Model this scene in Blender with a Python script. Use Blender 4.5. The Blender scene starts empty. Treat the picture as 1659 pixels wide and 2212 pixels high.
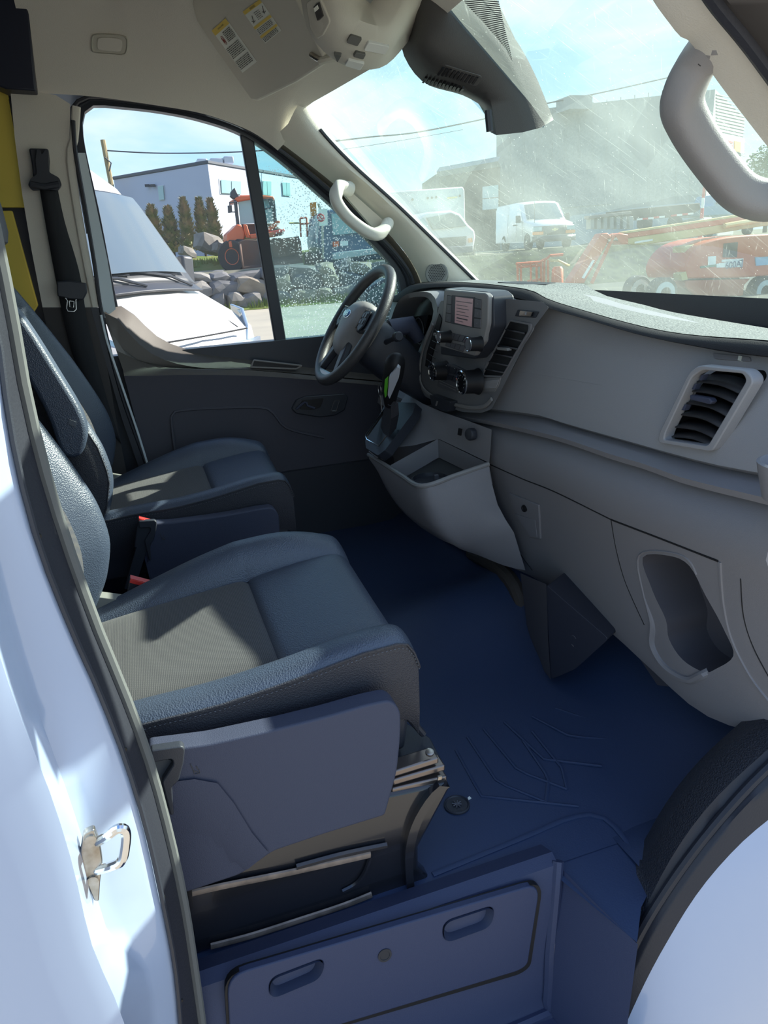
import bpy, bmesh, math, random
from mathutils import Vector, Matrix, noise
random.seed(7)
V = Vector
PI = math.pi
SC = bpy.context.scene
COL = SC.collection

# ------------------------------------------------------------------ camera
# world: x = towards the front of the vehicle, y = towards the driver's side, z = up (cab floor = 0)
CAM = V((0.15, -1.655, 1.0)); YAW, PITCH, ROLL, FPX = 0.3086, 0.349, -0.0618, 1550.0
_fw = V((math.sin(YAW)*math.cos(PITCH), math.cos(YAW)*math.cos(PITCH), -math.sin(PITCH)))
_r = V((math.cos(YAW), -math.sin(YAW), 0)); _u = _r.cross(_fw)
RT = _r*math.cos(ROLL) + _u*math.sin(ROLL); UP = _u*math.cos(ROLL) - _r*math.sin(ROLL)
cd = bpy.data.cameras.new('camera'); co = bpy.data.objects.new('camera', cd); COL.objects.link(co)
co.matrix_world = Matrix(((RT.x, UP.x, -_fw.x, CAM.x), (RT.y, UP.y, -_fw.y, CAM.y), (RT.z, UP.z, -_fw.z, CAM.z), (0, 0, 0, 1)))
cd.sensor_fit = 'VERTICAL'; cd.sensor_height = 36; cd.sensor_width = 27; cd.lens = FPX*36/2212
cd.clip_start = 0.02; cd.clip_end = 1000
SC.camera = co

# ------------------------------------------------------------------ light and exposure
SUN_EL, SUN_AZ = math.radians(30), math.radians(8)
SUN_STRENGTH = 12.0
SKY_STRENGTH = 1.2
EXPOSURE = 0.15
sd = V((math.cos(SUN_EL)*math.cos(SUN_AZ), math.cos(SUN_EL)*math.sin(SUN_AZ), math.sin(SUN_EL)))
sl = bpy.data.lights.new('sun', 'SUN'); sl.energy = SUN_STRENGTH; sl.angle = math.radians(0.6); sl.color = (1.0, 0.93, 0.82)
so = bpy.data.objects.new('sun', sl); COL.objects.link(so); so.rotation_euler = sd.to_track_quat('Z', 'Y').to_euler(); so.location = (20, 5, 20)
SC.view_settings.view_transform = 'Standard'; SC.view_settings.look = 'None'
SC.view_settings.gamma = 1; SC.view_settings.use_curve_mapping = False; SC.view_settings.exposure = EXPOSURE
w = bpy.data.worlds.new('sky'); SC.world = w; w.use_nodes = True
nt = w.node_tree; nt.nodes.clear()
def N(t, **k):
    n = nt.nodes.new(t)
    for a, b in k.items(): setattr(n, a, b)
    return n
out = N('ShaderNodeOutputWorld'); bg = N('ShaderNodeBackground'); tc = N('ShaderNodeTexCoord')
sep = N('ShaderNodeSeparateXYZ'); nt.links.new(tc.outputs['Generated'], sep.inputs[0])
rp = N('ShaderNodeValToRGB'); nt.links.new(sep.outputs['Z'], rp.inputs[0])
els = rp.color_ramp.elements
els[0].position = 0.0; els[0].color = (0.52, 0.76, 0.90, 1)
els[1].position = 0.75; els[1].color = (0.12, 0.30, 0.76, 1)
e = els.new(0.12); e.color = (0.40, 0.68, 0.90, 1)
e = els.new(0.35); e.color = (0.28, 0.54, 0.86, 1)
mp = N('ShaderNodeMapping'); mp.inputs['Scale'].default_value = (1.6, 1.6, 6.0); mp.inputs['Rotation'].default_value = (0.0, 0.25, 0.3)
nt.links.new(tc.outputs['Generated'], mp.inputs[0])
nz = N('ShaderNodeTexNoise'); nz.inputs['Scale'].default_value = 1.7; nz.inputs['Detail'].default_value = 7; nz.inputs['Roughness'].default_value = 0.52
nz.inputs['Distortion'].default_value = 0.6
nt.links.new(mp.outputs[0], nz.inputs['Vector'])
cr = N('ShaderNodeValToRGB'); cr.color_ramp.elements[0].position = 0.41; cr.color_ramp.elements[0].color = (0, 0, 0, 1)
cr.color_ramp.elements[1].position = 0.72; cr.color_ramp.elements[1].color = (0.85, 0.85, 0.85, 1)
nt.links.new(nz.outputs['Fac'], cr.inputs[0])
mx = N('ShaderNodeMix', data_type='RGBA'); nt.links.new(cr.outputs[0], mx.inputs[0]); nt.links.new(rp.outputs[0], mx.inputs[6]); mx.inputs[7].default_value = (0.90, 0.93, 0.93, 1)
nt.links.new(mx.outputs[2], bg.inputs[0]); bg.inputs[1].default_value = SKY_STRENGTH; nt.links.new(bg.outputs[0], out.inputs[0])

# ------------------------------------------------------------------ picking points: a photo position on a real plane
def pk(u, v, **k):
    d = _fw + RT*((u-829.5)/FPX) - UP*((v-1106.0)/FPX)
    (a, val), = k.items(); i = 'xyz'.index(a)
    return CAM + d*((val-CAM[i])/d[i])
def py(y, *pts): return [pk(u, v, y=y) for u, v in pts]
def px(x, *pts): return [pk(u, v, x=x) for u, v in pts]
def pz(z, *pts): return [pk(u, v, z=z) for u, v in pts]
def ppl(o, n, u, v):                       # a photo position on any plane (origin, normal)
    d = _fw + RT*((u-829.5)/FPX) - UP*((v-1106.0)/FPX)
    n = V(n); return CAM + d*((V(o)-CAM).dot(n)/d.dot(n))

# ------------------------------------------------------------------ materials
MATS = {}
def mat(name, col, rough=0.5, metal=0.0, bump=None, var=None, coat=0.0, spec=0.5, coords='Object', sheen=0.0, emit=None, stretch=None):
    """bump=(kind, scale, strength); var=(scale, amount, colour2)"""
    if name in MATS: return MATS[name]
    m = bpy.data.materials.new(name); m.use_nodes = True; t = m.node_tree; b = t.nodes['Principled BSDF']
    b.inputs['Base Color'].default_value = (*col, 1); b.inputs['Roughness'].default_value = rough; b.inputs['Metallic'].default_value = metal
    b.inputs['Coat Weight'].default_value = coat; b.inputs['Coat Roughness'].default_value = 0.05
    b.inputs['Specular IOR Level'].default_value = spec; b.inputs['Sheen Weight'].default_value = sheen
    tcn = t.nodes.new('ShaderNodeTexCoord'); mpn = t.nodes.new('ShaderNodeMapping'); t.links.new(tcn.outputs[coords], mpn.inputs[0])
    if stretch: mpn.inputs['Scale'].default_value = stretch
    if emit:
        b.inputs['Emission Color'].default_value = (*emit[0], 1); b.inputs['Emission Strength'].default_value = emit[1]
    if var:
        n = t.nodes.new('ShaderNodeTexNoise'); n.inputs['Scale'].default_value = var[0]; n.inputs['Detail'].default_value = 5; t.links.new(mpn.outputs[0], n.inputs['Vector'])
        r = t.nodes.new('ShaderNodeValToRGB'); r.color_ramp.elements[0].position = 0.5-var[1]; r.color_ramp.elements[1].position = 0.5+var[1]
        r.color_ramp.elements[0].color = (*col, 1); r.color_ramp.elements[1].color = (*var[2], 1)
        t.links.new(n.outputs['Fac'], r.inputs[0]); t.links.new(r.outputs[0], b.inputs['Base Color'])
    if bump:
        kind, s, st = bump
        if kind == 'noise': n = t.nodes.new('ShaderNodeTexNoise'); n.inputs['Scale'].default_value = s; n.inputs['Detail'].default_value = 3; o = n.outputs['Fac']
        elif kind == 'cell': n = t.nodes.new('ShaderNodeTexVoronoi'); n.inputs['Scale'].default_value = s; o = n.outputs['Distance']
        elif kind == 'wave': n = t.nodes.new('ShaderNodeTexWave'); n.inputs['Scale'].default_value = s; n.inputs['Distortion'].default_value = 0.4; o = n.outputs['Fac']
        t.links.new(mpn.outputs[0], n.inputs['Vector'])
        bn = t.nodes.new('ShaderNodeBump'); bn.inputs['Strength'].default_value = st; bn.inputs['Distance'].default_value = 0.002
        t.links.new(o, bn.inputs['Height']); t.links.new(bn.outputs[0], b.inputs['Normal'])
    MATS[name] = m; return m

def glass_mat(name, tint, refl=0.06, dust=None, dustcol=(0.75, 0.78, 0.72), seed=0.0):
    """thin pane: tinted transparency, mirror reflection at grazing angles, dust and specks that scatter light"""
    m = bpy.data.materials.new(name); m.use_nodes = True; t = m.node_tree; t.nodes.clear()
    L = t.links.new; nn = t.nodes.new
    o = nn('ShaderNodeOutputMaterial'); tr = nn('ShaderNodeBsdfTransparent'); tr.inputs[0].default_value = (*tint, 1)
    gl = nn('ShaderNodeBsdfGlossy'); gl.inputs['Roughness'].default_value = 0.02; gl.inputs['Color'].default_value = (0.9, 0.95, 0.95, 1)
    fr = nn('ShaderNodeFresnel'); fr.inputs[0].default_value = 1.45
    mu = nn('ShaderNodeMath'); mu.operation = 'MULTIPLY'; mu.inputs[1].default_value = refl*3.5; L(fr.outputs[0], mu.inputs[0])
    m1 = nn('ShaderNodeMixShader'); L(mu.outputs[0], m1.inputs[0]); L(tr.outputs[0], m1.inputs[1]); L(gl.outputs[0], m1.inputs[2])
    last = m1
    if dust:
        d1 = nn('ShaderNodeBsdfDiffuse'); d1.inputs[0].default_value = (*dustcol, 1)
        d2 = nn('ShaderNodeBsdfTranslucent'); d2.inputs[0].default_value = (*dustcol, 1)
        dm = nn('ShaderNodeMixShader'); dm.inputs[0].default_value = 0.85; L(d1.outputs[0], dm.inputs[1]); L(d2.outputs[0], dm.inputs[2])
        tcn = nn('ShaderNodeTexCoord'); mpn = nn('ShaderNodeMapping'); mpn.inputs['Location'].default_value = (seed, seed, 0); L(tcn.outputs['Object'], mpn.inputs[0])
        total = None
        def add(sock):
            nonlocal total
            if total is None: total = sock; return
            a = nn('ShaderNodeMath'); a.operation = 'ADD'; a.use_clamp = True; L(total, a.inputs[0]); L(sock, a.inputs[1]); total = a.outputs[0]
        if dust.get('film'):
            n = nn('ShaderNodeTexNoise'); n.inputs['Scale'].default_value = 3.0; n.inputs['Detail'].default_value = 6; L(mpn.outputs[0], n.inputs['Vector'])
            r = nn('ShaderNodeMapRange'); r.inputs[1].default_value = 0.35; r.inputs[2].default_value = 0.75; r.inputs[3].default_value = dust['film']*0.5; r.inputs[4].default_value = dust['film']*1.4
            L(n.outputs['Fac'], r.inputs[0]); add(r.outputs[0])
        if dust.get('specks'):
            sc, th, amt = dust['specks']
            v = nn('ShaderNodeTexVoronoi'); v.inputs['Scale'].default_value = sc; L(mpn.outputs[0], v.inputs['Vector'])
            r = nn('ShaderNodeMapRange'); r.inputs[1].default_value = th; r.inputs[2].default_value = th*0.6; r.inputs[3].default_value = 0; r.inputs[4].default_value = amt
            L(v.outputs['Distance'], r.inputs[0])
            n2 = nn('ShaderNodeTexNoise'); n2.inputs['Scale'].default_value = 9; L(mpn.outputs[0], n2.inputs['Vector'])
            r2 = nn('ShaderNodeMapRange'); r2.inputs[1].default_value = 0.36; r2.inputs[2].default_value = 0.5; L(n2.outputs['Fac'], r2.inputs[0])
            mm = nn('ShaderNodeMath'); mm.operation = 'MULTIPLY'; L(r.outputs[0], mm.inputs[0]); L(r2.outputs[0], mm.inputs[1]); add(mm.outputs[0])
        for (ang, sy, sx, th, amt) in dust.get('streaks', []):
            mq = nn('ShaderNodeMapping'); mq.inputs['Rotation'].default_value = (0, 0, 0); mq.inputs['Scale'].default_value = (1, 1, 1)
            # streaks: noise stretched along one direction of the pane
            rot = nn('ShaderNodeVectorRotate'); rot.rotation_type = 'AXIS_ANGLE'; rot.inputs['Axis'].default_value = (0.70, 0, 0.71); rot.inputs['Angle'].default_value = ang; L(tcn.outputs['Object'], rot.inputs['Vector'])
            mq.inputs['Scale'].default_value = (sx, sy, sx); L(rot.outputs[0], mq.inputs[0])
            n = nn('ShaderNodeTexNoise'); n.inputs['Scale'].default_value = 1.0; n.inputs['Detail'].default_value = 4; n.inputs['Roughness'].default_value = 0.7; L(mq.outputs[0], n.inputs['Vector'])
            r = nn('ShaderNodeMapRange'); r.inputs[1].default_value = th; r.inputs[2].default_value = th+0.10; r.inputs[3].default_value = 0; r.inputs[4].default_value = amt; L(n.outputs['Fac'], r.inputs[0]); add(r.outputs[0])
        m2 = nn('ShaderNodeMixShader'); L(total, m2.inputs[0]); L(m1.outputs[0], m2.inputs[1]); L(dm.outputs[0], m2.inputs[2]); last = m2
    L(last.outputs[0], o.inputs[0]); MATS[name] = m; return m

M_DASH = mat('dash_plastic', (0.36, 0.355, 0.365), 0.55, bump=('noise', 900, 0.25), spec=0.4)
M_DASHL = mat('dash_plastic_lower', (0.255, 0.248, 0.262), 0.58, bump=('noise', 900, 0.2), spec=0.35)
M_DASHTOP = mat('dash_top_grain', (0.12, 0.125, 0.115), 0.5, bump=('noise', 260, 1.0), var=(230, 0.10, (0.26, 0.27, 0.25)), spec=0.5)
M_STACK = mat('stack_plastic', (0.21, 0.21, 0.22), 0.5, bump=('noise', 900, 0.2))
M_KNOB = mat('knob_black', (0.012, 0.012, 0.014), 0.5, spec=0.3)
M_LIP = mat('dash_lip_shaded', (0.030, 0.029, 0.031), 0.75, bump=('noise', 600, 0.3), spec=0.2)  # shade on and under the lip put into this dark colour
M_BLK = mat('black_plastic', (0.034, 0.038, 0.050), 0.45, bump=('noise', 700, 0.15))
M_GLOSS = mat('gloss_black', (0.012, 0.013, 0.016), 0.12, coat=0.5)
M_DARK = mat('vent_dark', (0.008, 0.008, 0.010), 0.5)
M_BTN = mat('button_grey', (0.12, 0.12, 0.135), 0.45)
M_BEZ = mat('bezel_grey', (0.27, 0.262, 0.258), 0.4, spec=0.5)
M_CHR = mat('chrome', (0.80, 0.80, 0.80), 0.12, 1.0)
M_STEEL = mat('worn_steel', (0.55, 0.52, 0.48), 0.32, 1.0, var=(60, 0.2, (0.35, 0.30, 0.24)))
M_HEAD = mat('headliner_felt', (0.70, 0.66, 0.59), 0.95, bump=('noise', 600, 0.35), spec=0.1)
M_PIL = mat('pillar_trim', (0.72, 0.68, 0.60), 0.7, bump=('noise', 500, 0.3), spec=0.3)
M_VISOR = mat('visor_vinyl', (0.66, 0.63, 0.54), 0.7, bump=('noise', 500, 0.2), spec=0.3)
M_CONS = mat('console_plastic', (0.54, 0.52, 0.45), 0.55, bump=('noise', 500, 0.15), spec=0.4)
M_COVER = mat('mirror_cover', (0.052, 0.050, 0.049), 0.55, bump=('noise', 500, 0.2))
M_LEATH = mat('seat_leather', (0.058, 0.077, 0.115), 0.40, bump=('cell', 420, 0.35), spec=0.9)
M_LEATH2 = mat('seat_leather_side', (0.044, 0.045, 0.056), 0.5, bump=('cell', 420, 0.4), spec=0.5)
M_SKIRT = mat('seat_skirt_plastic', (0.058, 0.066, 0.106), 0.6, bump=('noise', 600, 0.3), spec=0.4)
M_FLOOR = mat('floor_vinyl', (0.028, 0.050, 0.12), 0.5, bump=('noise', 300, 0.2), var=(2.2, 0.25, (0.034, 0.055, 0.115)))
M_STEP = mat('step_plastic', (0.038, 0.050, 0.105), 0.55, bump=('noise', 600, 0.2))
M_RUB = mat('rubber_seal', (0.022, 0.024, 0.034), 0.55, bump=('noise', 300, 0.2))
M_RUBG = mat('seal_flock', (0.13, 0.135, 0.13), 0.8)
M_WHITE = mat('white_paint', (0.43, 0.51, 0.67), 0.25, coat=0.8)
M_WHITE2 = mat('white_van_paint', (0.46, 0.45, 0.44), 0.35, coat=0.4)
M_PED = mat('pedestal_paint', (0.016, 0.017, 0.022), 0.22, coat=0.6)
M_RUST = mat('ridge_brown', (0.30, 0.24, 0.20), 0.5, 0.3, var=(40, 0.15, (0.16, 0.13, 0.11)))
M_DOOR = mat('door_panel', (0.080, 0.078, 0.098), 0.62, bump=('noise', 700, 0.2))
M_DOORT = mat('door_upper', (0.26, 0.24, 0.225), 0.6, bump=('noise', 700, 0.25))
M_WEB = mat('belt_webbing', (0.018, 0.019, 0.024), 0.7, bump=('wave', 600, 0.4))
M_YEL = mat('yellow_paint', (0.75, 0.60, 0.10), 0.5)
M_NAVY = mat('navy_beam', (0.012, 0.016, 0.035), 0.5)
M_RED = mat('red_button', (0.75, 0.06, 0.05), 0.3)
M_LENS = mat('lamp_lens', (0.85, 0.85, 0.80), 0.3, bump=('wave', 500, 0.5))
M_LBLW = mat('label_white', (0.85, 0.87, 0.78), 0.6)
M_LBLY = mat('label_yellow', (0.85, 0.62, 0.12), 0.6)
M_INK = mat('label_ink', (0.06, 0.06, 0.05), 0.7)
M_INKR = mat('label_red_ink', (0.30, 0.05, 0.04), 0.7)
M_PRINT = mat('print_grey', (0.40, 0.40, 0.42), 0.6)
M_GREEN = mat('green_reflection', (0.16, 0.62, 0.05), 0.3)

# woven seat fabric: fine ribs across and along
def fabric(name, c1, c2):
    m = bpy.data.materials.new(name); m.use_nodes = True; t = m.node_tree; b = t.nodes['Principled BSDF']; L = t.links.new; nn = t.nodes.new
    tcn = nn('ShaderNodeTexCoord')
    def wave(direction, s, dist):
        n = nn('ShaderNodeTexWave'); n.bands_direction = direction; n.inputs['Scale'].default_value = s; n.inputs['Distortion'].default_value = dist; n.inputs['Detail'].default_value = 2; L(tcn.outputs['Object'], n.inputs['Vector']); return n.outputs['Fac']
    a = wave('Y', 170, 1.5); c = wave('X', 110, 1.2)
    mm = nn('ShaderNodeMath'); mm.operation = 'MULTIPLY'; L(a, mm.inputs[0]); L(c, mm.inputs[1])
    r = nn('ShaderNodeMix'); r.data_type = 'RGBA'; L(mm.outputs[0], r.inputs[0]); r.inputs[6].default_value = (*c1, 1); r.inputs[7].default_value = (*c2, 1); L(r.outputs[2], b.inputs['Base Color'])
    bn = nn('ShaderNodeBump'); bn.inputs['Strength'].default_value = 0.5; bn.inputs['Distance'].default_value = 0.0015; L(mm.outputs[0], bn.inputs['Height']); L(bn.outputs[0], b.inputs['Normal'])
    b.inputs['Roughness'].default_value = 0.85; b.inputs['Sheen Weight'].default_value = 0.2; b.inputs['Specular IOR Level'].default_value = 0.25
    MATS[name] = m; return m
M_FAB = fabric('woven_seat_fabric', (0.050, 0.050, 0.058), (0.125, 0.115, 0.105))

# ------------------------------------------------------------------ objects
def tag(o, label=None, cat=None, group=None, kind=None):
    if label: o['label'] = label
    if cat: o['category'] = cat
    if group: o['group'] = group
    if kind: o['kind'] = kind
    return o
def empty(name, loc=(0, 0, 0), label=None, cat=None, group=None, kind=None, rz=0.0):
    o = bpy.data.objects.new(name, None); COL.objects.link(o); o.location = loc; o.rotation_euler = (0, 0, rz); o.empty_display_size = 0.05
    return tag(o, label, cat, group, kind)
def mesh(name, vs, fs, m, parent=None, smooth=True, bevel=None, subsurf=0, solid=None, local=False, seg=2, ang=35):
    """vs in world coordinates (or in the parent's frame when local)"""
    me = bpy.data.meshes.new(name); me.from_pydata([tuple(v) for v in vs], [], fs)
    bm = bmesh.new(); bm.from_mesh(me); bmesh.ops.remove_doubles(bm, verts=bm.verts, dist=1e-5); bmesh.ops.recalc_face_normals(bm, faces=bm.faces); bm.to_mesh(me); bm.free()
    o = bpy.data.objects.new(name, me); COL.objects.link(o)
    if isinstance(m, (list, tuple)):
        for q in m: me.materials.append(q)
    else: me.materials.append(m)
    if parent is not None:
        o.parent = parent
        if not local:
            pm = parent_matrix(parent); me.transform(pm.inverted())
    for p in me.polygons: p.use_smooth = smooth
    if smooth and not subsurf:
        try: me.set_sharp_from_angle(angle=math.radians(ang))
        except Exception: pass
    if solid: md = o.modifiers.new('solid', 'SOLIDIFY'); md.thickness = solid; md.offset = -1
    if bevel:
        md = o.modifiers.new('bevel', 'BEVEL'); md.width = bevel; md.segments = seg; md.limit_method = 'ANGLE'; md.angle_limit = math.radians(30); md.harden_normals = False
    if subsurf: md = o.modifiers.new('sub', 'SUBSURF'); md.levels = subsurf; md.render_levels = subsurf
    return o
def parent_matrix(p):
    mm = Matrix.Translation(p.location) @ p.rotation_euler.to_matrix().to_4x4()
    return (parent_matrix(p.parent) @ mm) if p.parent else mm

class MB:
    def __init__(s): s.v = []; s.f = []
    def add(s, vs, fs):
        n = len(s.v); s.v += [V(v) for v in vs]; s.f += [tuple(i+n for i in f) for f in fs]; return s
    def box(s, c, d, rot=None):
        hx, hy, hz = d[0]/2, d[1]/2, d[2]/2
        vs = [V((x*hx, y*hy, z*hz)) for x in (-1, 1) for y in (-1, 1) for z in (-1, 1)]
        if rot is not None: vs = [rot @ v for v in vs]
        vs = [v+V(c) for v in vs]
        return s.add(vs, [(0, 1, 3, 2), (4, 6, 7, 5), (0, 4, 5, 1), (2, 3, 7, 6), (0, 2, 6, 4), (1, 5, 7, 3)])
    def prism(s, pts, vec):
        n = len(pts); vs = [V(p) for p in pts]+[V(p)+V(vec) for p in pts]
        return s.add(vs, [tuple(range(n))[::-1], tuple(range(n, 2*n))]+[(i, (i+1) % n, n+(i+1) % n, n+i) for i in range(n)])
    def loft(s, rows, closed=False, caps=False):
        n = len(rows[0]); vs = [p for r in rows for p in r]; fs = []
        for j in range(len(rows)-1):
            for i in range(n if closed else n-1):
                fs.append((j*n+i, j*n+(i+1) % n, (j+1)*n+(i+1) % n, (j+1)*n+i))
        if caps: fs.append(tuple(range(n))[::-1]); fs.append(tuple(range((len(rows)-1)*n, len(rows)*n)))
        return s.add(vs, fs)
    def tube(s, pts, r, n=10, caps=True, flat=None, up=None):
        """round (or flat: second radius) section swept along pts"""
        pts = [V(p) for p in pts]; rows = []
        rr = r if isinstance(r, (list, tuple)) else [r]*len(pts)
        prev = None
        for i, p in enumerate(pts):
            t = (pts[min(i+1, len(pts)-1)]-pts[max(i-1, 0)]).normalized()
            if up is not None: a = (V(up)-t*V(up).dot(t)).normalized()
            elif prev is None:
                a = V((0, 0, 1)) if abs(t.z) < 0.9 else V((1, 0, 0)); a = (a-t*a.dot(t)).normalized()
            else: a = (prev-t*prev.dot(t)).normalized()
            prev = a; b = t.cross(a)
            fl = 1.0 if flat is None else flat
            rows.append([p+a*math.cos(2*PI*k/n)*rr[i]+b*math.sin(2*PI*k/n)*rr[i]*fl for k in range(n)])
        return s.loft(rows, True, caps)
    def lathe(s, o, axis, prof, n=24):
        """prof: (distance along axis, radius)"""
        ax = V(axis).normalized(); a = V((0, 0, 1)) if abs(ax.z) < 0.9 else V((1, 0, 0)); a = (a-ax*a.dot(ax)).normalized(); b = ax.cross(a)
        rows = [[V(o)+ax*h+(a*math.cos(2*PI*k/n)+b*math.sin(2*PI*k/n))*r for k in range(n)] for h, r in prof]
        return s.loft(rows, True, True)
    def out(s, name, m, parent=None, **k): return mesh(name, s.v, s.f, m, parent, **k)

def smoothline(pts, n=8, closed=False):
    """Catmull-Rom through points"""
    pts = [V(p) for p in pts]; res = []; N_ = len(pts)
    rng = range(N_) if closed else range(N_-1)
    for i in rng:
        if closed: p0, p1, p2, p3 = pts[(i-1) % N_], pts[i], pts[(i+1) % N_], pts[(i+2) % N_]
        else: p0, p1, p2, p3 = pts[max(i-1, 0)], pts[i], pts[i+1], pts[min(i+2, N_-1)]
        for k in range(n):
            t = k/n; res.append(0.5*((2*p1)+(p2-p0)*t+(2*p0-5*p1+4*p2-p3)*t*t+(3*p1-p0-3*p2+p3)*t**3))
    if not closed: res.append(pts[-1])
    return res
def resample(pts, n):
    pts = [V(p) for p in pts]; L_ = [0]
    for a, b in zip(pts, pts[1:]): L_.append(L_[-1]+(b-a).length)
    res = []; j = 0
    for i in range(n):
        d = L_[-1]*i/(n-1)
        while j < len(pts)-2 and L_[j+1] < d: j += 1
        seg = L_[j+1]-L_[j]; t = 0 if seg < 1e-9 else (d-L_[j])/seg
        res.append(pts[j].lerp(pts[j+1], min(max(t, 0), 1)))
    return res
def line(pts, n=24): return resample(smoothline(pts, 6), n)
def roundpoly(pts, r, n=5):
    """fillet the corners of a closed polygon lying in a plane"""
    pts = [V(p) for p in pts]; res = []; N_ = len(pts)
    for i in range(N_):
        p = pts[i]; rr = r[i] if isinstance(r, (list, tuple)) else r
        a = pts[i-1]-p; b = pts[(i+1) % N_]-p; d = min(rr, a.length*0.48, b.length*0.48)
        p1 = p+a.normalized()*d; p2 = p+b.normalized()*d
        for k in range(n+1):
            t = k/n; res.append((1-t)**2*p1+2*t*(1-t)*p+t*t*p2)
    return res
def plate(name, pts, vec, m, parent=None, r=0.0, bevel=None, **k):
    pts = roundpoly(pts, r) if r else pts
    return MB().prism(pts, vec).out(name, m, parent, bevel=bevel, **k)
def ring(name, outer, inner, vec, m, parent=None, bevel=None, **k):
    """frame between two outlines with the same number of points"""
    n = len(outer); vec = V(vec)
    rows = [outer, [p+vec for p in outer], [p+vec for p in inner], inner, outer]
    return MB().loft(rows, True).out(name, m, parent, bevel=bevel, **k)
def text(name, s, origin, xdir, ydir, size, m, parent, depth=0.0004):
    cu = bpy.data.curves.new('t', 'FONT'); cu.body = s; cu.size = 1.0; cu.align_x = 'CENTER'; cu.align_y = 'CENTER'; cu.extrude = 0.0
    to = bpy.data.objects.new('t', cu); COL.objects.link(to); dg = bpy.context.evaluated_depsgraph_get(); dg.update()
    me = bpy.data.meshes.new_from_object(to.evaluated_get(dg)); bpy.data.objects.remove(to)
    x = V(xdir).normalized(); y = V(ydir); y = (y-x*y.dot(x)).normalized(); z = x.cross(y)
    vs = [V(origin)+(x*v.co.x+y*v.co.y)*size+z*depth for v in me.vertices]; fs = [tuple(p.vertices) for p in me.polygons]
    return mesh(name, vs, fs, m, parent, smooth=False)
def copytree(o, delta=(0, 0, 0), parent=None):
    c = o.copy(); COL.objects.link(c)
    if parent is None: c.location = o.location+V(delta)
    else: c.parent = parent
    for ch in [q for q in bpy.data.objects if q.parent == o]: copytree(ch, parent=c)
    return c
# ================================================================== the cab shell (setting)
def struct(o): o['kind'] = 'structure'; return o

# ---- windscreen surface: raked, bowed forward in the middle
def ws(y, z):
    """x of the glass at (y, z)"""
    bow = 0.19*(1-(y/0.84)**2)
    return 0.745+bow*(0.55+0.45*min(max((1.45-z)/0.55, 0), 1))+(1.44-z)*0.98
def wsp(y, z, off=0.0): return V((ws(y, z)-off*0.7, y, z-off*0.7))
def ws_hit(u, v, off=0.0):
    """photo position on the glass"""
    d = _fw + RT*((u-829.5)/FPX) - UP*((v-1106.0)/FPX)
    lo, hi = 0.2, 8.0
    def g(t):
        p = CAM+d*t; return p.x-(ws(max(-1.1, min(1.1, p.y)), p.z)-off)
    t = lo; prev = g(t); 
    while t < hi:
        t2 = t+0.02; c = g(t2)
        if prev < 0 <= c or prev > 0 >= c:
            a, b = t, t2
            for _ in range(30):
                mdl = (a+b)/2
                if (g(mdl) < 0) == (prev < 0): a = mdl
                else: b = mdl
            return CAM+d*a
        t, prev = t2, c
    return CAM+d*1.5
glass_mat('windscreen_glass', (0.84, 0.98, 0.95), refl=0.05, dust=dict(film=0.17, specks=(70, 0.10, 0.35), streaks=[(0.5, 260, 9, 0.60, 0.18), (-0.75, 220, 10, 0.63, 0.16)]), dustcol=(0.58, 0.70, 0.62))
glass_mat('door_glass_clear', (0.97, 0.985, 0.99), refl=0.04, dust=dict(film=0.02), dustcol=(0.8, 0.8, 0.78))
glass_mat('door_glass_spotted', (0.72, 0.90, 0.88), refl=0.05, dust=dict(film=0.06, specks=(120, 0.32, 1.0)), dustcol=(1.0, 1.0, 0.95), seed=3.0)

rows = []
for i in range(13):
    y = -0.95+1.9*i/12
    rows.append([wsp(y, 0.76+0.82*k/10) for k in range(11)])
win = MB().loft(rows).out('window_1', MATS['windscreen_glass'])
struct(win); tag(win, label='large dusty scratched windscreen glass above the dashboard')
# ceramic dot band beside the mirror cover: rows of fine black lines on the glass
dots = MB()
eL = [ws_hit(*p, off=0.006) for p in ((1000, -60), (1003, 5), (1050, 55), (1092, 105), (1104, 128))]
eR = [ws_hit(*p, off=0.006) for p in ((1072, -60), (1078, 5), (1090, 60), (1103, 112), (1107, 134))]
eL = resample(eL, 43); eR = resample(eR, 43)
for i in range(0, 42):
    a, b, c, d = eL[i], eR[i], eR[i].lerp(eR[i+1], 0.5), eL[i].lerp(eL[i+1], 0.5)
    dots.add([a, b, c, d], [(0, 1, 2, 3)])
tag(dots.out('shade_band', M_BLK, win, smooth=False), kind='stuff')
# black lower border of the windscreen
rows = []
for i in range(13):
    y = -0.95+1.9*i/12
    rows.append([wsp(y, z, 0.004) for z in (0.72, 0.79, 0.842)])
MB().loft(rows).out('glass_border', M_BLK, win)

# ---- floor
fl = MB()
XS = [-0.9+2.15*i/24 for i in range(25)]
rows = []
for x in XS:
    r = []
    for k in range(25):
        y = -0.84+1.7*k/24
        z = 0.012*math.sin(x*3)*0.3
        if x > 0.95: z += (x-0.95)**1.5*1.4
        tun = math.exp(-((y-0.0)/0.17)**2)*max(0, min(1, (x-0.55)/0.35))*0.10   # raised tunnel under the centre stack
        r.append(V((x, y, z+tun)))
    rows.append(r)
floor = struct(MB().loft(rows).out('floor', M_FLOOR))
# outboard floor in front of the step well
a = pz(0.0, (1225, 1855), (1385, 2040), (1372, 1990), (1330, 1790), (1659, 1560))
MB().add([V((0.66, -0.84, 0.001)), pk(1376, 2036, z=0.001), pk(1385, 1960, z=0.001), pk(1440, 1850, z=0.001), pk(1560, 1650, z=0.001), V((1.30, -0.80, 0.001))], [(0, 1, 2, 3, 4, 5)]).out('outer_floor', M_FLOOR, floor, smooth=False)
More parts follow.
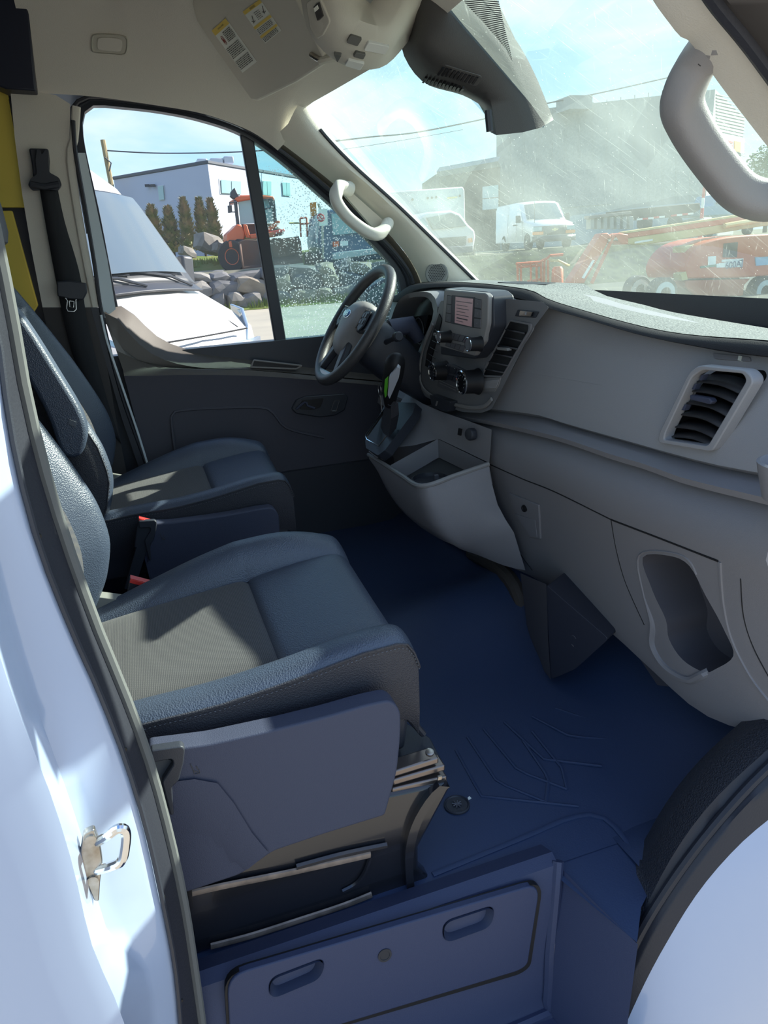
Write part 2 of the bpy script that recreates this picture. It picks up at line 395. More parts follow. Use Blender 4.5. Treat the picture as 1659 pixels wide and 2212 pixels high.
# moulded chevron ribs of the floor mat
for pts in (((1010, 1592), (1075, 1690), (1185, 1735)), ((1045, 1575), (1120, 1665), (1225, 1705)), ((1090, 1560), (1175, 1640), (1300, 1655)), ((1150, 1548), (1230, 1590), (1345, 1600)),
            ((985, 1620), (1040, 1720), (1250, 1742)), ((1200, 1530), (1290, 1560), (1390, 1560)), ((1180, 1735), (1185, 1680), (1130, 1600)), ((1225, 1705), (1215, 1660), (1150, 1580))):
    MB().tube(resample(pz(0.004, *pts), 10), 0.0022, 6, flat=1.6).out('mat_rib', M_FLOOR, floor)
MB().tube(line(pz(0.004, (935, 1890), (1130, 1810), (1240, 1765), (1310, 1770), (1385, 1860)), 18), 0.003, 6, flat=2.0).out('mat_edge', M_FLOOR, floor)

# ---- step well below the passenger door opening
yS = -0.855
top = py(yS, (395, 2060), (1225, 1857))
zt = 0.03
step = empty('wall_right_step', (0.3, yS, -0.2), 'dark moulded step well with a covered riser below the floor edge', kind='structure')
step.name = 'trim_1'
x0, x1 = 0.02, 0.672
# riser with a rounded top lip
sec = [(-0.80, 0.012), (-0.835, 0.028), (-0.855, 0.020), (-0.868, -0.01), (-0.880, -0.05), (-0.905, -0.205), (-0.915, -0.225)]
MB().loft([[V((x, y, z)) for y, z in sec] for x in resample([V((x0, 0, 0)), V((x1, 0, 0))], 8) for x in [x.x]]).out('riser', M_STEP, step, ang=60)
def ryz(z): # riser surface
    return -0.880-0.025*(-0.05-z)/0.155
def rpt(u, v, off=0.0):
    """photo position on the riser face"""
    n = V((0, -1, 0.16)).normalized(); return ppl(V((0, -0.881, -0.05))+n*off, n, u, v)
cover = roundpoly([rpt(*p, off=0.006) for p in ((490, 2110), (1168, 1908), (1140, 2085), (1120, 2098), (500, 2285))], [0.03, 0.03, 0.01, 0.02, 0.03])
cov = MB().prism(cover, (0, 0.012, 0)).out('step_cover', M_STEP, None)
def cut(o, cutters):
    for cb in cutters:
        c_ = mesh('cutter', cb.v, cb.f, getattr(cb, 'mat', M_STEP))
        md = o.modifiers.new('cut', 'BOOLEAN'); md.operation = 'DIFFERENCE'; md.object = c_; md.solver = 'EXACT'
        try: md.material_mode = 'TRANSFER'
        except Exception: pass
        bpy.context.view_layer.update(); dg = bpy.context.evaluated_depsgraph_get()
        me = bpy.data.meshes.new_from_object(o.evaluated_get(dg)); o.modifiers.clear(); o.data = me; bpy.data.objects.remove(c_)
    try: o.data.set_sharp_from_angle(angle=math.radians(40))
    except Exception: pass
POCK = []
gap = roundpoly([rpt(*p, off=0.002) for p in ((484, 2107), (1174, 1903), (1146, 2088), (1124, 2104), (494, 2290))], [0.03, 0.03, 0.01, 0.02, 0.03])
MB().prism(gap, (0, 0.01, 0)).out('cover_joint', M_DARK, step)
def pocket(u0, v0, u1, v1, hgt):
    o = [rpt(u0, v0, 0.0085), rpt(u1, v1, 0.0085), rpt(u1-8, v1+hgt, 0.0085), rpt(u0+2, v0+hgt, 0.0085)]
    c = sum(o, V((0, 0, 0)))/4
    outer = roundpoly(o, 0.022, 6); POCK.append(MB().prism([p+V((0, -0.03, 0)) for p in outer], (0, 0.10, 0))); inner = [c+(p-c)*0.80+V((0, 0.024, 0.0)) for p in outer]
    MB().loft([outer, [c+(p-c)*0.95+V((0, 0.005, 0)) for p in outer], inner], True).out('grip_recess', mat('recess_navy', (0.035, 0.045, 0.085), 0.5), step)
    MB().add(inner, [tuple(range(len(inner)))]).out('recess_floor', MATS['recess_navy'], step, smooth=False)
pocket(582, 2118, 702, 2072, 42); pocket(958, 1995, 1070, 1958, 44)
cut(cov, POCK); cut(bpy.data.objects['cover_joint'], POCK); cut([o for o in bpy.data.objects if o.name.startswith('riser')][0], [MB().prism([q+parent_matrix(step).inverted().to_translation() for q in pc.v[:len(pc.v)//2]], (0, 0.10, 0)) for pc in POCK])
cov.parent = step; cov.data.transform(parent_matrix(step).inverted()); md = cov.modifiers.new('bevel', 'BEVEL'); md.width = 0.002; md.segments = 2; md.limit_method = 'ANGLE'
MB().lathe(rpt(831, 2063, 0.006), (0, -1, 0.16), [(0, 0.011), (0.0015, 0.011), (0.0015, 0.008), (0.0005, 0.0075)], 16).out('cover_plug', mat('plug_dark', (0.03, 0.03, 0.035), 0.6), step)
# front wall of the well and tread
MB().loft([[V((x1, -0.82, 0.01)), V((x1, -0.84, 0.01)).lerp(pk(1378, 2040, z=0.0), 0.5), pk(1378, 2040, z=0.0)], [V((x1-0.03, -0.90, -0.10)), V((x1-0.02, -0.95, -0.10)), V((x1+0.01, -1.04, -0.10))], [V((x1-0.05, -0.915, -0.225)), V((x1-0.04, -0.97, -0.225)), V((x1-0.01, -1.06, -0.225))]]).out('front_wall', M_STEP, step)
MB().tube(line([V((x1+0.002, -0.85, 0.022)), V((x1-0.012, -0.868, -0.02)), V((x1-0.035, -0.893, -0.12)), V((x1-0.05, -0.91, -0.215)), V((x1-0.09, -0.918, -0.228)), V((0.05, -0.918, -0.228))], 40), 0.010, 8).out('well_edge', M_STEP, step)
MB().box((0.33, -1.02, -0.245), (0.80, 0.24, 0.035)).out('tread', M_STEP, step, bevel=0.006)
for k in range(5):
    MB().box((0.38, -0.945-0.022*k, -0.226), (0.46-0.02*k, 0.008, 0.006)).out('tread_rib', M_STEP, step, bevel=0.001)
for k in range(4):
    x = 0.33+0.075*k
    MB().prism([V((x, -1.06, -0.226)), V((x+0.05, -1.045, -0.226)), V((x+0.06, -1.055, -0.226)), V((x+0.01, -1.07, -0.226))], (0, 0, 0.006)).out('tread_rib', M_STEP, step)

# ---- passenger-side body: B pillar aperture, seal, jamb, outer skin (swept curves, photo left and bottom left)
def curve(y, pts, n=40, up=True):
    p = py(y, *pts)
    if up:                                          # carry on up the pillar out of view
        q = p[0]; p = [V((q.x-0.03, y+0.06, 1.72)), V((q.x, y+0.02, 1.35))]+p
    return line(p, n)
sealI = curve(-0.885, ((0, 600), (28, 760), (72, 960), (128, 1150), (198, 1345), (258, 1490), (310, 1630), (352, 1780), (388, 1940), (412, 2090), (436, 2260)))
sealM = curve(-0.915, ((-10, 640), (14, 800), (52, 1000), (108, 1185), (175, 1350), (235, 1490), (288, 1630), (330, 1780), (362, 1935), (392, 2090), (415, 2260)))
sealO = curve(-0.935, ((-20, 680), (0, 800), (34, 1000), (82, 1180), (150, 1355), (210, 1490), (268, 1640), (312, 1785), (346, 1935), (376, 2095), (390, 2260)))
jamb1 = curve(-0.948, ((-30, 750), (-6, 900), (20, 1060), (60, 1200), (128, 1370), (185, 1500), (240, 1650), (285, 1790), (318, 1935), (352, 2095), (366, 2260)))
jamb2 = curve(-0.958, ((-60, 850), (-40, 980), (-15, 1130), (25, 1290), (80, 1450), (135, 1570), (180, 1700), (225, 1840), (262, 1985), (330, 2110), (345, 2260)))
ridgR = curve(-0.968, ((-90, 900), (-60, 1020), (-30, 1150), (8, 1300), (55, 1460), (100, 1585), (145, 1710), (190, 1850), (232, 2010), (312, 2105), (322, 2260)))
ridgL = curve(-1.036, ((-100, 950), (-80, 1100), (-50, 1230), (-15, 1370), (30, 1510), (72, 1620), (118, 1740), (160, 1880), (198, 2040), (250, 2160), (285, 2260)))
skin1 = curve(-1.042, ((-130, 1000), (-110, 1150), (-85, 1280), (-50, 1420), (-5, 1560), (38, 1680), (84, 1800), (125, 1930), (165, 2080), (215, 2190), (250, 2290)))
skin2 = [V((p.x-0.10, p.y-0.006, p.z)) for p in skin1]
skin3 = [V((-0.9, -1.05, p.z)) for p in skin1]
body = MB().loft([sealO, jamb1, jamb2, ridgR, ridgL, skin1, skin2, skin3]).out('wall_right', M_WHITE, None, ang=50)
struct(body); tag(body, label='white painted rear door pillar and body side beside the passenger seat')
sb = MB().loft([sealI, [p+V((0, -0.012, 0)) for p in sealI], sealM, sealO]).out('trim_2', M_RUB, None, ang=70); struct(sb); tag(sb, label='grey rubber door seal curving down the white rear pillar')
MB().tube([p+V((0.004, -0.006, 0)) for p in sealI], 0.0065, 8).out('seal_lip', M_RUBG, sb)
MB().tube([p+V((0.002, -0.004, 0)) for p in sealO], 0.003, 6).out('seal_edge', M_BLK, sb)
for t in (10, 16, 22, 28, 33, 37):
    MB().lathe(sealM[t].lerp(sealO[t], 0.6)+V((0.0, -0.003, 0)), (0.3, -1, 0), [(0, 0.003), (0.002, 0.0025)], 8).out('seal_pin', M_DARK, sb)
# inner trim behind the seal
inn = [V((p.x-0.05, -0.80, p.z)) for p in sealI]; inn2 = [V((p.x-0.28, -0.80, p.z)) for p in sealI]
MB().loft([sealI, inn, inn2]).out('inner_trim', M_BLK, body, ang=60)

# ---- passenger-side front: hinge pillar, seal, kick panel (photo bottom right)
fs = ((1990, 1375), (1800, 1535), (1659, 1655), (1560, 1760), (1470, 1875), (1390, 2000), (1340, 2110), (1300, 2230))
fo = ((2040, 1470), (1860, 1600), (1700, 1738), (1600, 1822), (1510, 1925), (1435, 2045), (1385, 2140), (1340, 2240))
def fcurve(y, pts, n=30):
    p = py(y, *pts); q = p[0]
    return line(p, n)
f0 = fcurve(-0.955, ((2000, 1330), (1800, 1495), (1680, 1600), (1545, 1725), (1455, 1845), (1382, 1985), (1330, 2095), (1275, 2230)))
f1 = fcurve(-0.965, fs); f2 = fcurve(-0.985, ((2010, 1420), (1820, 1570), (1680, 1690), (1580, 1785), (1490, 1900), (1412, 2022), (1362, 2125), (1318, 2235))); f3 = fcurve(-0.995, fo)
f4 = fcurve(-1.02, ((2080, 1540), (1900, 1670), (1760, 1795), (1650, 1890), (1570, 1990), (1500, 2100), (1440, 2200), (1400, 2290)))
f5 = fcurve(-1.05, ((2200, 1680), (2040, 1820), (1900, 1950), (1800, 2040), (1700, 2120), (1620, 2200), (1560, 2290), (1520, 2360)))
f6 = [V((p.x+0.25, p.y-0.02, p.z-0.02)) for p in f5]
sf = MB().loft([f0, f1, [p.lerp(q, 0.5)+V((0.0, -0.008, 0.004)) for p, q in zip(f1, f2)], f2, f3]).out('trim_3', M_RUB, None, ang=70); struct(sf); tag(sf, label='black door seal curving round the front of the step, bottom right')
MB().tube([p+V((-0.004, -0.004, 0.002)) for p in f1], 0.008, 8).out('seal_lip', M_RUB, sf)
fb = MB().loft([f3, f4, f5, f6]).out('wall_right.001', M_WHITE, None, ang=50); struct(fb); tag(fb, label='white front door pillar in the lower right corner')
# kick panel, textured black
kp0 = [V((p.x, p.y, p.z)) for p in f0]
kp1 = [V((min(p.x+0.02, 1.6), p.y+0.05, max(p.z, -0.0))) for p in f0]
kp2 = [V((p.x+0.05, -0.86, max(p.z-0.02, 0.0))) for p in f0]
MB().loft([kp0, kp1, kp2]).out('kick_panel', mat('kick_textured', (0.030, 0.032, 0.042), 0.5, bump=('cell', 350, 0.8)), sf, ang=60)
# moulded wheel-arch bulge inside the kick panel
wa = []
for i in range(9):
    t = i/8; cx = 0.80+0.55*t
    wa.append([V((cx, -0.98+0.16*k/6+0.02*t, 0.002+(0.05+0.20*t)*math.sin(PI*min(1, (6-k)/6+0.0)*0.5)*min(1, 4*t+0.15))) for k in range(7)])
MB().loft(wa).out('arch_bulge', M_FLOOR, sf, ang=60)

# ---- driver-side body: B pillar trim, door opening, headliner
yB = 0.86
bp = MB().loft([py(yB, *r) for r in (((22, 190), (32, 300), (48, 420), (68, 540), (92, 664)),
                                      ((60, 195), (66, 300), (82, 420), (105, 540), (125, 664)),
                                      ((120, 205), (128, 300), (140, 420), (160, 540), (175, 664)),
                                      ((152, 225), (150, 300), (168, 420), (188, 540), (208, 664)))]).out('wall_left', M_PIL, None)
struct(bp); tag(bp, label='beige trim of the driver-side pillar behind the window')
MB().tube(line(py(yB-0.004, (165, 230), (160, 300), (152, 340), (165, 440), (186, 560), (207, 664)), 20), 0.012, 8, flat=0.5).out('pillar_edge', M_PIL, bp)
MB().loft([py(yB-0.005, (92, 664), (140, 900), (175, 1160)), py(yB-0.01, (210, 664), (250, 900), (300, 1160))]).out('lower_trim', mat('pillar_lower', (0.055, 0.050, 0.050), 0.65), bp)
MB().loft([py(yB-0.01, (196, 664), (222, 760), (262, 900), (300, 1010)), py(yB-0.01, (222, 664), (240, 760), (275, 900), (316, 1010))]).out('sill_trim', M_BLK, bp)
# white metal jamb between pillar trim and door frame, and its seals
jb = MB().loft([py(yB+0.01, *r) for r in (((168, 330), (183, 430), (205, 560), (222, 690)), ((184, 330), (205, 430), (232, 560), (250, 668)))]).out('jamb', mat('jamb_white', (0.62, 0.70, 0.74), 0.4), bp)
MB().tube(line(py(yB-0.01, (158, 260), (163, 330), (184, 450), (204, 570), (222, 690), (262, 850), (318, 1008)), 30), 0.006, 6).out('door_seal', M_RUB, bp)
MB().tube(line(py(yB-0.015, (218, 680), (232, 740), (262, 830), (296, 930), (320, 1008)), 24), 0.004, 6).out('white_edge', mat('edge_white', (0.70, 0.76, 0.80), 0.4), bp)
# dark beam and yellow partition behind the pillar
MB().prism(py(0.80, (-60, -80), (48, -80), (62, 30), (77, 196), (12, 192), (-60, 160)), (0, 0.10, 0)).out('cross_beam', M_NAVY, bp, bevel=0.004)
for k, q in enumerate((((-60, 190), (14, 192), (66, 448), (-60, 448)), ((-60, 456), (26, 455), (82, 660), (-60, 900)))):
    MB().prism(py(0.90, *q), (0, 0.03, 0)).out('yellow_panel', M_YEL, bp, bevel=0.003)
MB().prism(py(0.915, (-60, 180), (30, 180), (100, 680), (-60, 920)), (0, 0.03, 0)).out('dark_backing', M_BLK, bp)
MB().tube(py(0.885, (22, 215), (42, 330), (60, 450), (92, 640)), 0.004, 6).out('panel_joint', M_BLK, bp)

MB().box((0.25, 0.93, 0.08), (2.3, 0.16, 0.36)).out('sill_box', M_BLK, bp)
# headliner: side wall above the door curving into the roof, front header to the windscreen
HD = [(74, 200), (95, 202), (120, 203), (170, 206), (230, 212), (340, 228), (440, 246), (530, 278), (575, 305), (600, 325)]
low = resample(smoothline(py(0.865, *HD), 6), 30)
low = low+[pk(612, 312, y=0.855), pk(628, 285, y=0.835), pk(648, 250, y=0.81), pk(658, 226, y=0.79)]
def lerp_rows():
    n = len(low); rows = [low]
    for (fy, fz, pull) in ((0.845, 0.04, 0.02), (0.83, 0.10, 0.05), (0.80, 0.20, 0.1), (0.74, 0.29, 0.2), (0.60, 0.34, 0.35), (0.30, 0.36, 0.5), (0.0, 0.365, 0.5), (-0.3, 0.36, 0.5), (-0.6, 0.34, 0.35), (-0.78, 0.27, 0.2), (-0.84, 0.15, 0.1), (-0.87, 0.02, 0.0)):
        r = []
        for i, p in enumerate(low):
            cx = min(p.x, 0.74)
            if cx > 0.25:                     # the roof comes down to the windscreen header
                k = (cx-0.25)/0.49; ztop = 1.80-(0.36-0.0)*k**1.3
            else: ztop = 1.82
            base = p.z
            zz = base+(ztop-base)*min(1, fz/0.365)
            hdx = 0.745+0.19*0.55*(1-(fy/0.84)**2)
            xx = cx if cx < 0.25 else 0.25+(cx-0.25)*(hdx-0.25)/0.49
            if i >= n-4 and fz < 0.2: xx = p.x*(1-fz/0.2)+xx*(fz/0.2)
            r.append(V((xx, fy, zz)))
        rows.append(r)
    return rows
ceil = MB().loft(lerp_rows()).out('ceiling', M_HEAD, None, ang=80)
struct(ceil); tag(ceil, label='grey felt headliner above the driver door and windscreen')
# outer roof skin so that no sky shows through
MB().loft([[V((-0.9, 0.95, 1.45)), V((-0.9, 0.80, 1.90)), V((-0.9, 0, 1.95)), V((-0.9, -0.80, 1.90)), V((-0.9, -0.93, 1.45))], [V((0.2, 0.95, 1.46)), V((0.2, 0.80, 1.88)), V((0.2, 0, 1.93)), V((0.2, -0.80, 1.88)), V((0.2, -0.93, 1.46))], [V((0.70, 0.90, 1.50)), V((0.72, 0.66, 1.66)), V((0.80, 0, 1.68)), V((0.72, -0.66, 1.66)), V((0.70, -0.90, 1.50))]]).out('roof_skin', M_WHITE, ceil)
# rear closing walls of the cab (behind the camera's view, keep stray sky out)
bk = MB(); bk.box((-0.92, 0.0, 0.9), (0.03, 1.9, 2.0)); bk = bk.out('wall_back', M_BLK, None); struct(bk)
MB().box((-0.5, 0.93, 0.6), (0.86, 0.03, 1.9)).out('side_lining', M_BLK, bk)
MB().box((-0.55, -0.86, 0.6), (0.72, 0.03, 1.9)).out('side_lining', M_BLK, bk)
# assist recess moulded into the headliner
BLANK = True
# ---- door window frame (black) following the arched opening, left door
fo_ = [(222, 700), (200, 560), (178, 430), (155, 320), (147, 262), (162, 228), (190, 211), (240, 213), (340, 226), (440, 244), (530, 278), (610, 330), (700, 403), (780, 475), (845, 540), (880, 585), (893, 625), (890, 680)]
fi_ = [(262, 700), (240, 590), (215, 460), (184, 320), (178, 262), (186, 237), (206, 227), (250, 230), (340, 240), (430, 258), (518, 288), (590, 335), (672, 404), (750, 475), (812, 535), (850, 580), (865, 620), (868, 680)]
O = line(py(0.90, *fo_), 60); I = line(py(0.905, *fi_), 60)
door = empty('door_1', (0.45, 0.9, 0.6), 'driver door with dark inner panel and black window frame', kind='structure')
MB().loft([[p+V((0, 0.05, 0)) for p in O], O, [p.lerp(q_, 0.35)+V((0, -0.006, 0)) for p, q_ in zip(O, I)], [p.lerp(q_, 0.45)+V((0, 0.006, 0)) for p, q_ in zip(O, I)], I, [p+V((0, 0.04, 0)) for p in I]]).out('window_frame', M_BLK, door, ang=50)
MB().tube([p+V((0, -0.012, 0.0)) for p in O[8:58]], 0.006, 6).out('frame_seal', M_RUB, door)
# dark channel and pale weather strip outside the frame along the A pillar
o2 = line(py(0.885, (540, 268), (620, 318), (715, 392), (800, 465), (870, 540), (905, 600), (912, 640)), 30); o3 = line(py(0.90, (530, 278), (610, 330), (700, 403), (780, 475), (845, 540), (880, 585), (893, 625)), 30)
MB().loft([o2, [a_.lerp(b_, 0.5)+V((0, 0.012, 0)) for a_, b_ in zip(o2, o3)], o3]).out('weather_channel', mat('weather_strip', (0.085, 0.08, 0.07), 0.6), door)
# divider bar between main window and quarter light
dvi = py(0.915, (517, 280), (547, 292), (626, 782), (601, 780))
MB().prism(dvi, (0, 0.02, 0)).out('divider_bar', M_BLK, door, bevel=0.004)
# ---- A pillar trim, driver side
gE = line(py(0.775, (652, 214), (660, 232), (672, 252), (705, 296), (765, 358), (860, 444), (955, 536), (1030, 610), (1080, 660)), 40)
gM = line(py(0.80, (622, 268), (640, 288), (668, 318), (712, 352), (770, 392), (850, 470), (905, 535), (945, 600), (965, 650)), 40)
gD = line(py(0.87, (590, 298), (600, 306), (622, 320), (717, 394), (802, 467), (872, 542), (908, 602), (920, 650)), 40)
pa = MB().loft([[p+V((0.03, 0.03, 0)) for p in gE], gE, [a_.lerp(b_, 0.5)+V((-0.004, -0.012, 0)) for a_, b_ in zip(gE, gM)], gM, [a_.lerp(b_, 0.5)+V((0, -0.010, 0)) for a_, b_ in zip(gM, gD)], gD]).out('trim_4', M_PIL, None, ang=60)
struct(pa); tag(pa, label='beige windscreen pillar trim on the driver side')
MB().tube(gE[4:36], 0.006, 6).out('glass_seal', M_BLK, pa)
# recess behind the grab handle
MB().prism(roundpoly(py(0.812, (728, 402), (748, 405), (842, 488), (826, 505), (806, 492)), 0.02), (0, 0.02, 0)).out('handle_recess', mat('recess_beige', (0.55, 0.50, 0.42), 0.8), pa)
# tweeter grille
spc = pk(943, 591, y=0.785); sn = V((-0.45, -0.86, 0.24)).normalized()
sp = MB().lathe(spc-sn*0.004, sn, [(-0.02, 0.040), (0.004, 0.040), (0.007, 0.036), (0.006, 0.033)], 28).out('speaker_grille', mat('grille_grey', (0.20, 0.20, 0.19), 0.6), pa)
sx_ = sn.cross(V((0, 0, 1))).normalized(); sy_ = sx_.cross(sn)
hl = MB()
for i in range(-5, 6):
    for j in range(-5, 6):
        p = sx_*(i*0.006+(j % 2)*0.003)+sy_*(j*0.0055)
        if p.length < 0.029: hl.lathe(spc-sn*0.004+p+sn*0.0062, sn, [(0, 0.0019), (0.0006, 0.0019)], 6)
tag(hl.out('grille_hole', M_DARK, sp, smooth=False), kind='stuff')

# ---- A pillar trim, passenger side (photo top right)
rG = line(py(-0.78, (1385, -60), (1410, 0), (1452, 58), (1468, 78), (1488, 88), (1510, 118), (1553, 180), (1610, 255), (1665, 325), (1730, 400)), 34)
rO = line(py(-0.83, (1480, -60), (1518, 0), (1560, 55), (1600, 106), (1640, 160), (1680, 215), (1730, 285)), 34)
pb = MB().loft([[p+V((0.03, -0.03, 0)) for p in rG], rG, [a_.lerp(b_, 0.5)+V((-0.008, 0.008, 0)) for a_, b_ in zip(rG, rO)], rO]).out('trim_5', M_PIL, None, ang=60)
struct(pb); tag(pb, label='beige windscreen pillar trim in the upper right corner')
rS = line(py(-0.87, (1530, -60), (1570, 0), (1610, 45), (1650, 95), (1720, 190)), 20); rT = line(py(-0.90, (1640, -60), (1690, 0), (1730, 60), (1770, 110), (1820, 190)), 20); rO2 = resample(rO, 20)
MB().loft([rO2, [p+V((0, -0.02, 0.0)) for p in rO2], rS, rT]).out('door_seal', mat('seal_brown', (0.055, 0.048, 0.045), 0.6), pb, ang=60)
MB().tube([a_.lerp(b_, 0.5) for a_, b_ in zip(rO2, rS)], 0.010, 8).out('seal_bead', M_RUB, pb)

# ---- grab handles
def grab(name, label, path, r, mt, foot, up):
    e = empty(name, path[0], label, 'grab handle', 'moulded grab handles')
    P_ = smoothline(path, 10)
    n = len(P_); rr = [r*(1.05-0.12*math.sin(PI*i/(n-1))) for i in range(n)]
    g_ = MB().tube(P_, rr, 24, True, flat=0.92, up=up)
    for i_, p_ in enumerate(P_):                       # squarish moulded section
        for k_ in range(24):
            v_ = g_.v[i_*24+k_]; a_ = 2*PI*k_/24; q_ = (abs(math.cos(a_))**4+abs(math.sin(a_))**4)**-0.25
            g_.v[i_*24+k_] = p_+(v_-p_)*(1+(q_-1)*0.65)
    g_.out('grip', mt, e, ang=70)
    for s in (0, 1):
        idx = 0 if s == 0 else n-1; t = (P_[4]-P_[0]).normalized() if s == 0 else (P_[-5]-P_[-1]).normalized()
        MB().tube([P_[idx]-t*0.012, P_[idx], P_[idx]+t*0.012], [r*1.12, r*1.2, r*1.06], 14, True, flat=0.85, up=up).out('mounting_cap', mt, e)
        k = 7 if s == 0 else n-8
        t2 = (P_[k+1]-P_[k-1]).normalized()
        MB().tube([P_[k]-t2*0.0006, P_[k]+t2*0.0006], [rr[k]*1.015]*2, 14, True, flat=0.92, up=up).out('joint_line', M_COVER, e)
    return e
M_GRABL = mat('grab_handle_light', (0.62, 0.60, 0.54), 0.55, bump=('noise', 500, 0.2))
M_GRABR = mat('grab_handle_grey', (0.33, 0.315, 0.31), 0.55, bump=('noise', 500, 0.2))
grab('grab_handle', 'light grey grab handle on the far windscreen pillar above the steering wheel',
     [pk(752, 408, y=0.79), pk(732, 404, y=0.765), pk(726, 432, y=0.745), pk(748, 466, y=0.74), pk(782, 494, y=0.74), pk(808, 506, y=0.745), pk(826, 500, y=0.765), pk(836, 486, y=0.79)], 0.0205, M_GRABL, None, (0.5, 0, 0.6))
grab('grab_handle', 'large grey grab handle in the upper right corner, nearest the camera',
     [pk(1560, 78, y=-0.79), pk(1508, 135, y=-0.755), pk(1474, 215, y=-0.735), pk(1490, 272, y=-0.73), pk(1540, 348, y=-0.73), pk(1600, 415, y=-0.735), pk(1665, 432, y=-0.75), pk(1722, 400, y=-0.775)], 0.0285, M_GRABR, None, (0.5, 0, 0.6))

# ---- sun visor with warning labels (driver side)
A_, B_, C_ = pk(418, -10, y=0.62), pk(545, 215, y=0.62), pk(700, 132, y=0.16)
vn = (B_-A_).cross(C_-A_).normalized()
if vn.dot(CAM-A_) < 0: vn = -vn
def vp(u, v, off=0.0): return ppl(A_+vn*off, vn, u, v)
vis = empty('sun_visor', (A_+B_)/2, 'grey sun visor with two warning labels folded against the roof', 'sun visor')
vo = [vp(*p) for p in ((424, -40), (414, 8), (424, 45), (470, 115), (515, 178), (543, 217), (556, 219), (580, 208), (640, 178), (700, 140), (700, 125), (640, 0), (620, -40))]
MB().prism(vo, -vn*0.018).out('visor_panel', M_VISOR, vis, bevel=0.006, seg=3)
MB().prism([vp(556, 219, -0.004), vp(583, 204, -0.004), vp(590, 196, -0.016), vp(560, 214, -0.018)], -vn*0.01).out('finger_tab', M_VISOR, vis, bevel=0.002)
MB().tube([vp(696, 132, 0.002), vp(684, 126, 0.006), vp(672, 118, 0.004)], 0.006, 8).out('visor_hook', M_STEEL, vis)
MB().tube([vp(690, 132, 0.004), vp(706, 128, -0.005), vp(722, 124, -0.02)], 0.008, 8).out('hook_clip', M_CONS, vis)
def label(poly, rows, heads, name='warning_label', extra=None):
    """poly: 4 photo corners (top-left, top-right, bottom-right, bottom-left as the print reads)"""
    c = [vp(*p, 0.0006) for p in poly]
    lb = MB().prism(c, vn*0.0004).out(name, M_LBLW, vis, smooth=False)
    def q(s, t, h=0.0014): return c[0].lerp(c[1], s).lerp(c[3].lerp(c[2], s), t)+vn*h
    for t0, t1 in heads:
        MB().add([q(0.0, t0), q(1, t0), q(1, t1), q(0, t1)], [(0, 1, 2, 3)]).out('yellow_heading', M_LBLY, lb, smooth=False)
    ink = MB(); random.seed(len(rows))
    for s0, s1, t in rows:
        s = s0
        while s < s1-0.03:
            w_ = random.uniform(0.04, 0.13); e_ = min(s+w_, s1)
            ink.add([q(s, t-0.008, 0.0018), q(e_, t-0.008, 0.0018), q(e_, t+0.008, 0.0018), q(s, t+0.008, 0.0018)], [(0, 1, 2, 3)]); s = e_+0.025
    tag(ink.out('printed_lines', M_INK, lb, smooth=False), kind='stuff')
    return lb, q
r1 = [(0.42, 0.92, 0.17+0.033*i) for i in range(7)]+[(0.06, 0.92, 0.46+0.036*i) for i in range(7)]+[(0.06, 0.92, 0.76+0.034*i) for i in range(6)]
lb, q = label([(458, 66), (488, 39), (555, 133), (524, 157)], r1, [(0.0, 0.12)])
xd, yd = q(1, 0)-q(0, 0), q(0, 0)-q(0, 1)
text('printed_heading', 'WARNING: AIR BAG', q(0.54, 0.06, 0.0016), xd, yd, 0.0052, M_INK, lb)
cc = q(0.24, 0.29, 0.0016); x_, y_ = xd.normalized(), yd.normalized()
MB().tube([cc+x_*math.cos(a)*0.007+y_*math.sin(a)*0.012 for a in [2*PI*i/24 for i in range(25)]], 0.0006, 5).out('red_circle', M_INKR, lb)
MB().tube([cc-x_*0.004+y_*0.008, cc+x_*0.004-y_*0.008], 0.0006, 5).out('red_circle', M_INKR, lb)
MB().tube([cc-x_*0.002-y_*0.006, cc-x_*0.003+y_*0.001, cc+x_*0.001+y_*0.002, cc+x_*0.003-y_*0.004], 0.0009, 5).out('red_circle', M_INKR, lb)
r2 = [(0.42, 0.70, 0.20+0.05*i) for i in range(5)]+[(0.06, 0.9, 0.60+0.04*i) for i in range(4)]+[(0.06, 0.9, 0.86+0.035*i) for i in range(4)]
lb, q = label([(525, 25), (562, -2), (608, 66), (573, 94)], r2, [(0.0, 0.10), (0.48, 0.56), (0.77, 0.84)])
xd, yd = q(1, 0)-q(0, 0), q(0, 0)-q(0, 1)
text('printed_heading', 'WARNING', q(0.52, 0.055, 0.0016), xd, yd, 0.0070, M_INK, lb)
for s, t in ((0.20, 0.32), (0.86, 0.28)):
    cc = q(s, t, 0.0016)
    MB().tube([cc-xd*0.06-yd*0.09, cc+xd*0.02+yd*0.02, cc+xd*0.07+yd*0.10], 0.0008, 5).out('printed_figure', M_INK, lb)
    MB().tube([cc-xd*0.09-yd*0.02, cc-xd*0.01-yd*0.07, cc+xd*0.06-yd*0.05], 0.0007, 5).out('printed_figure', M_INK, lb)

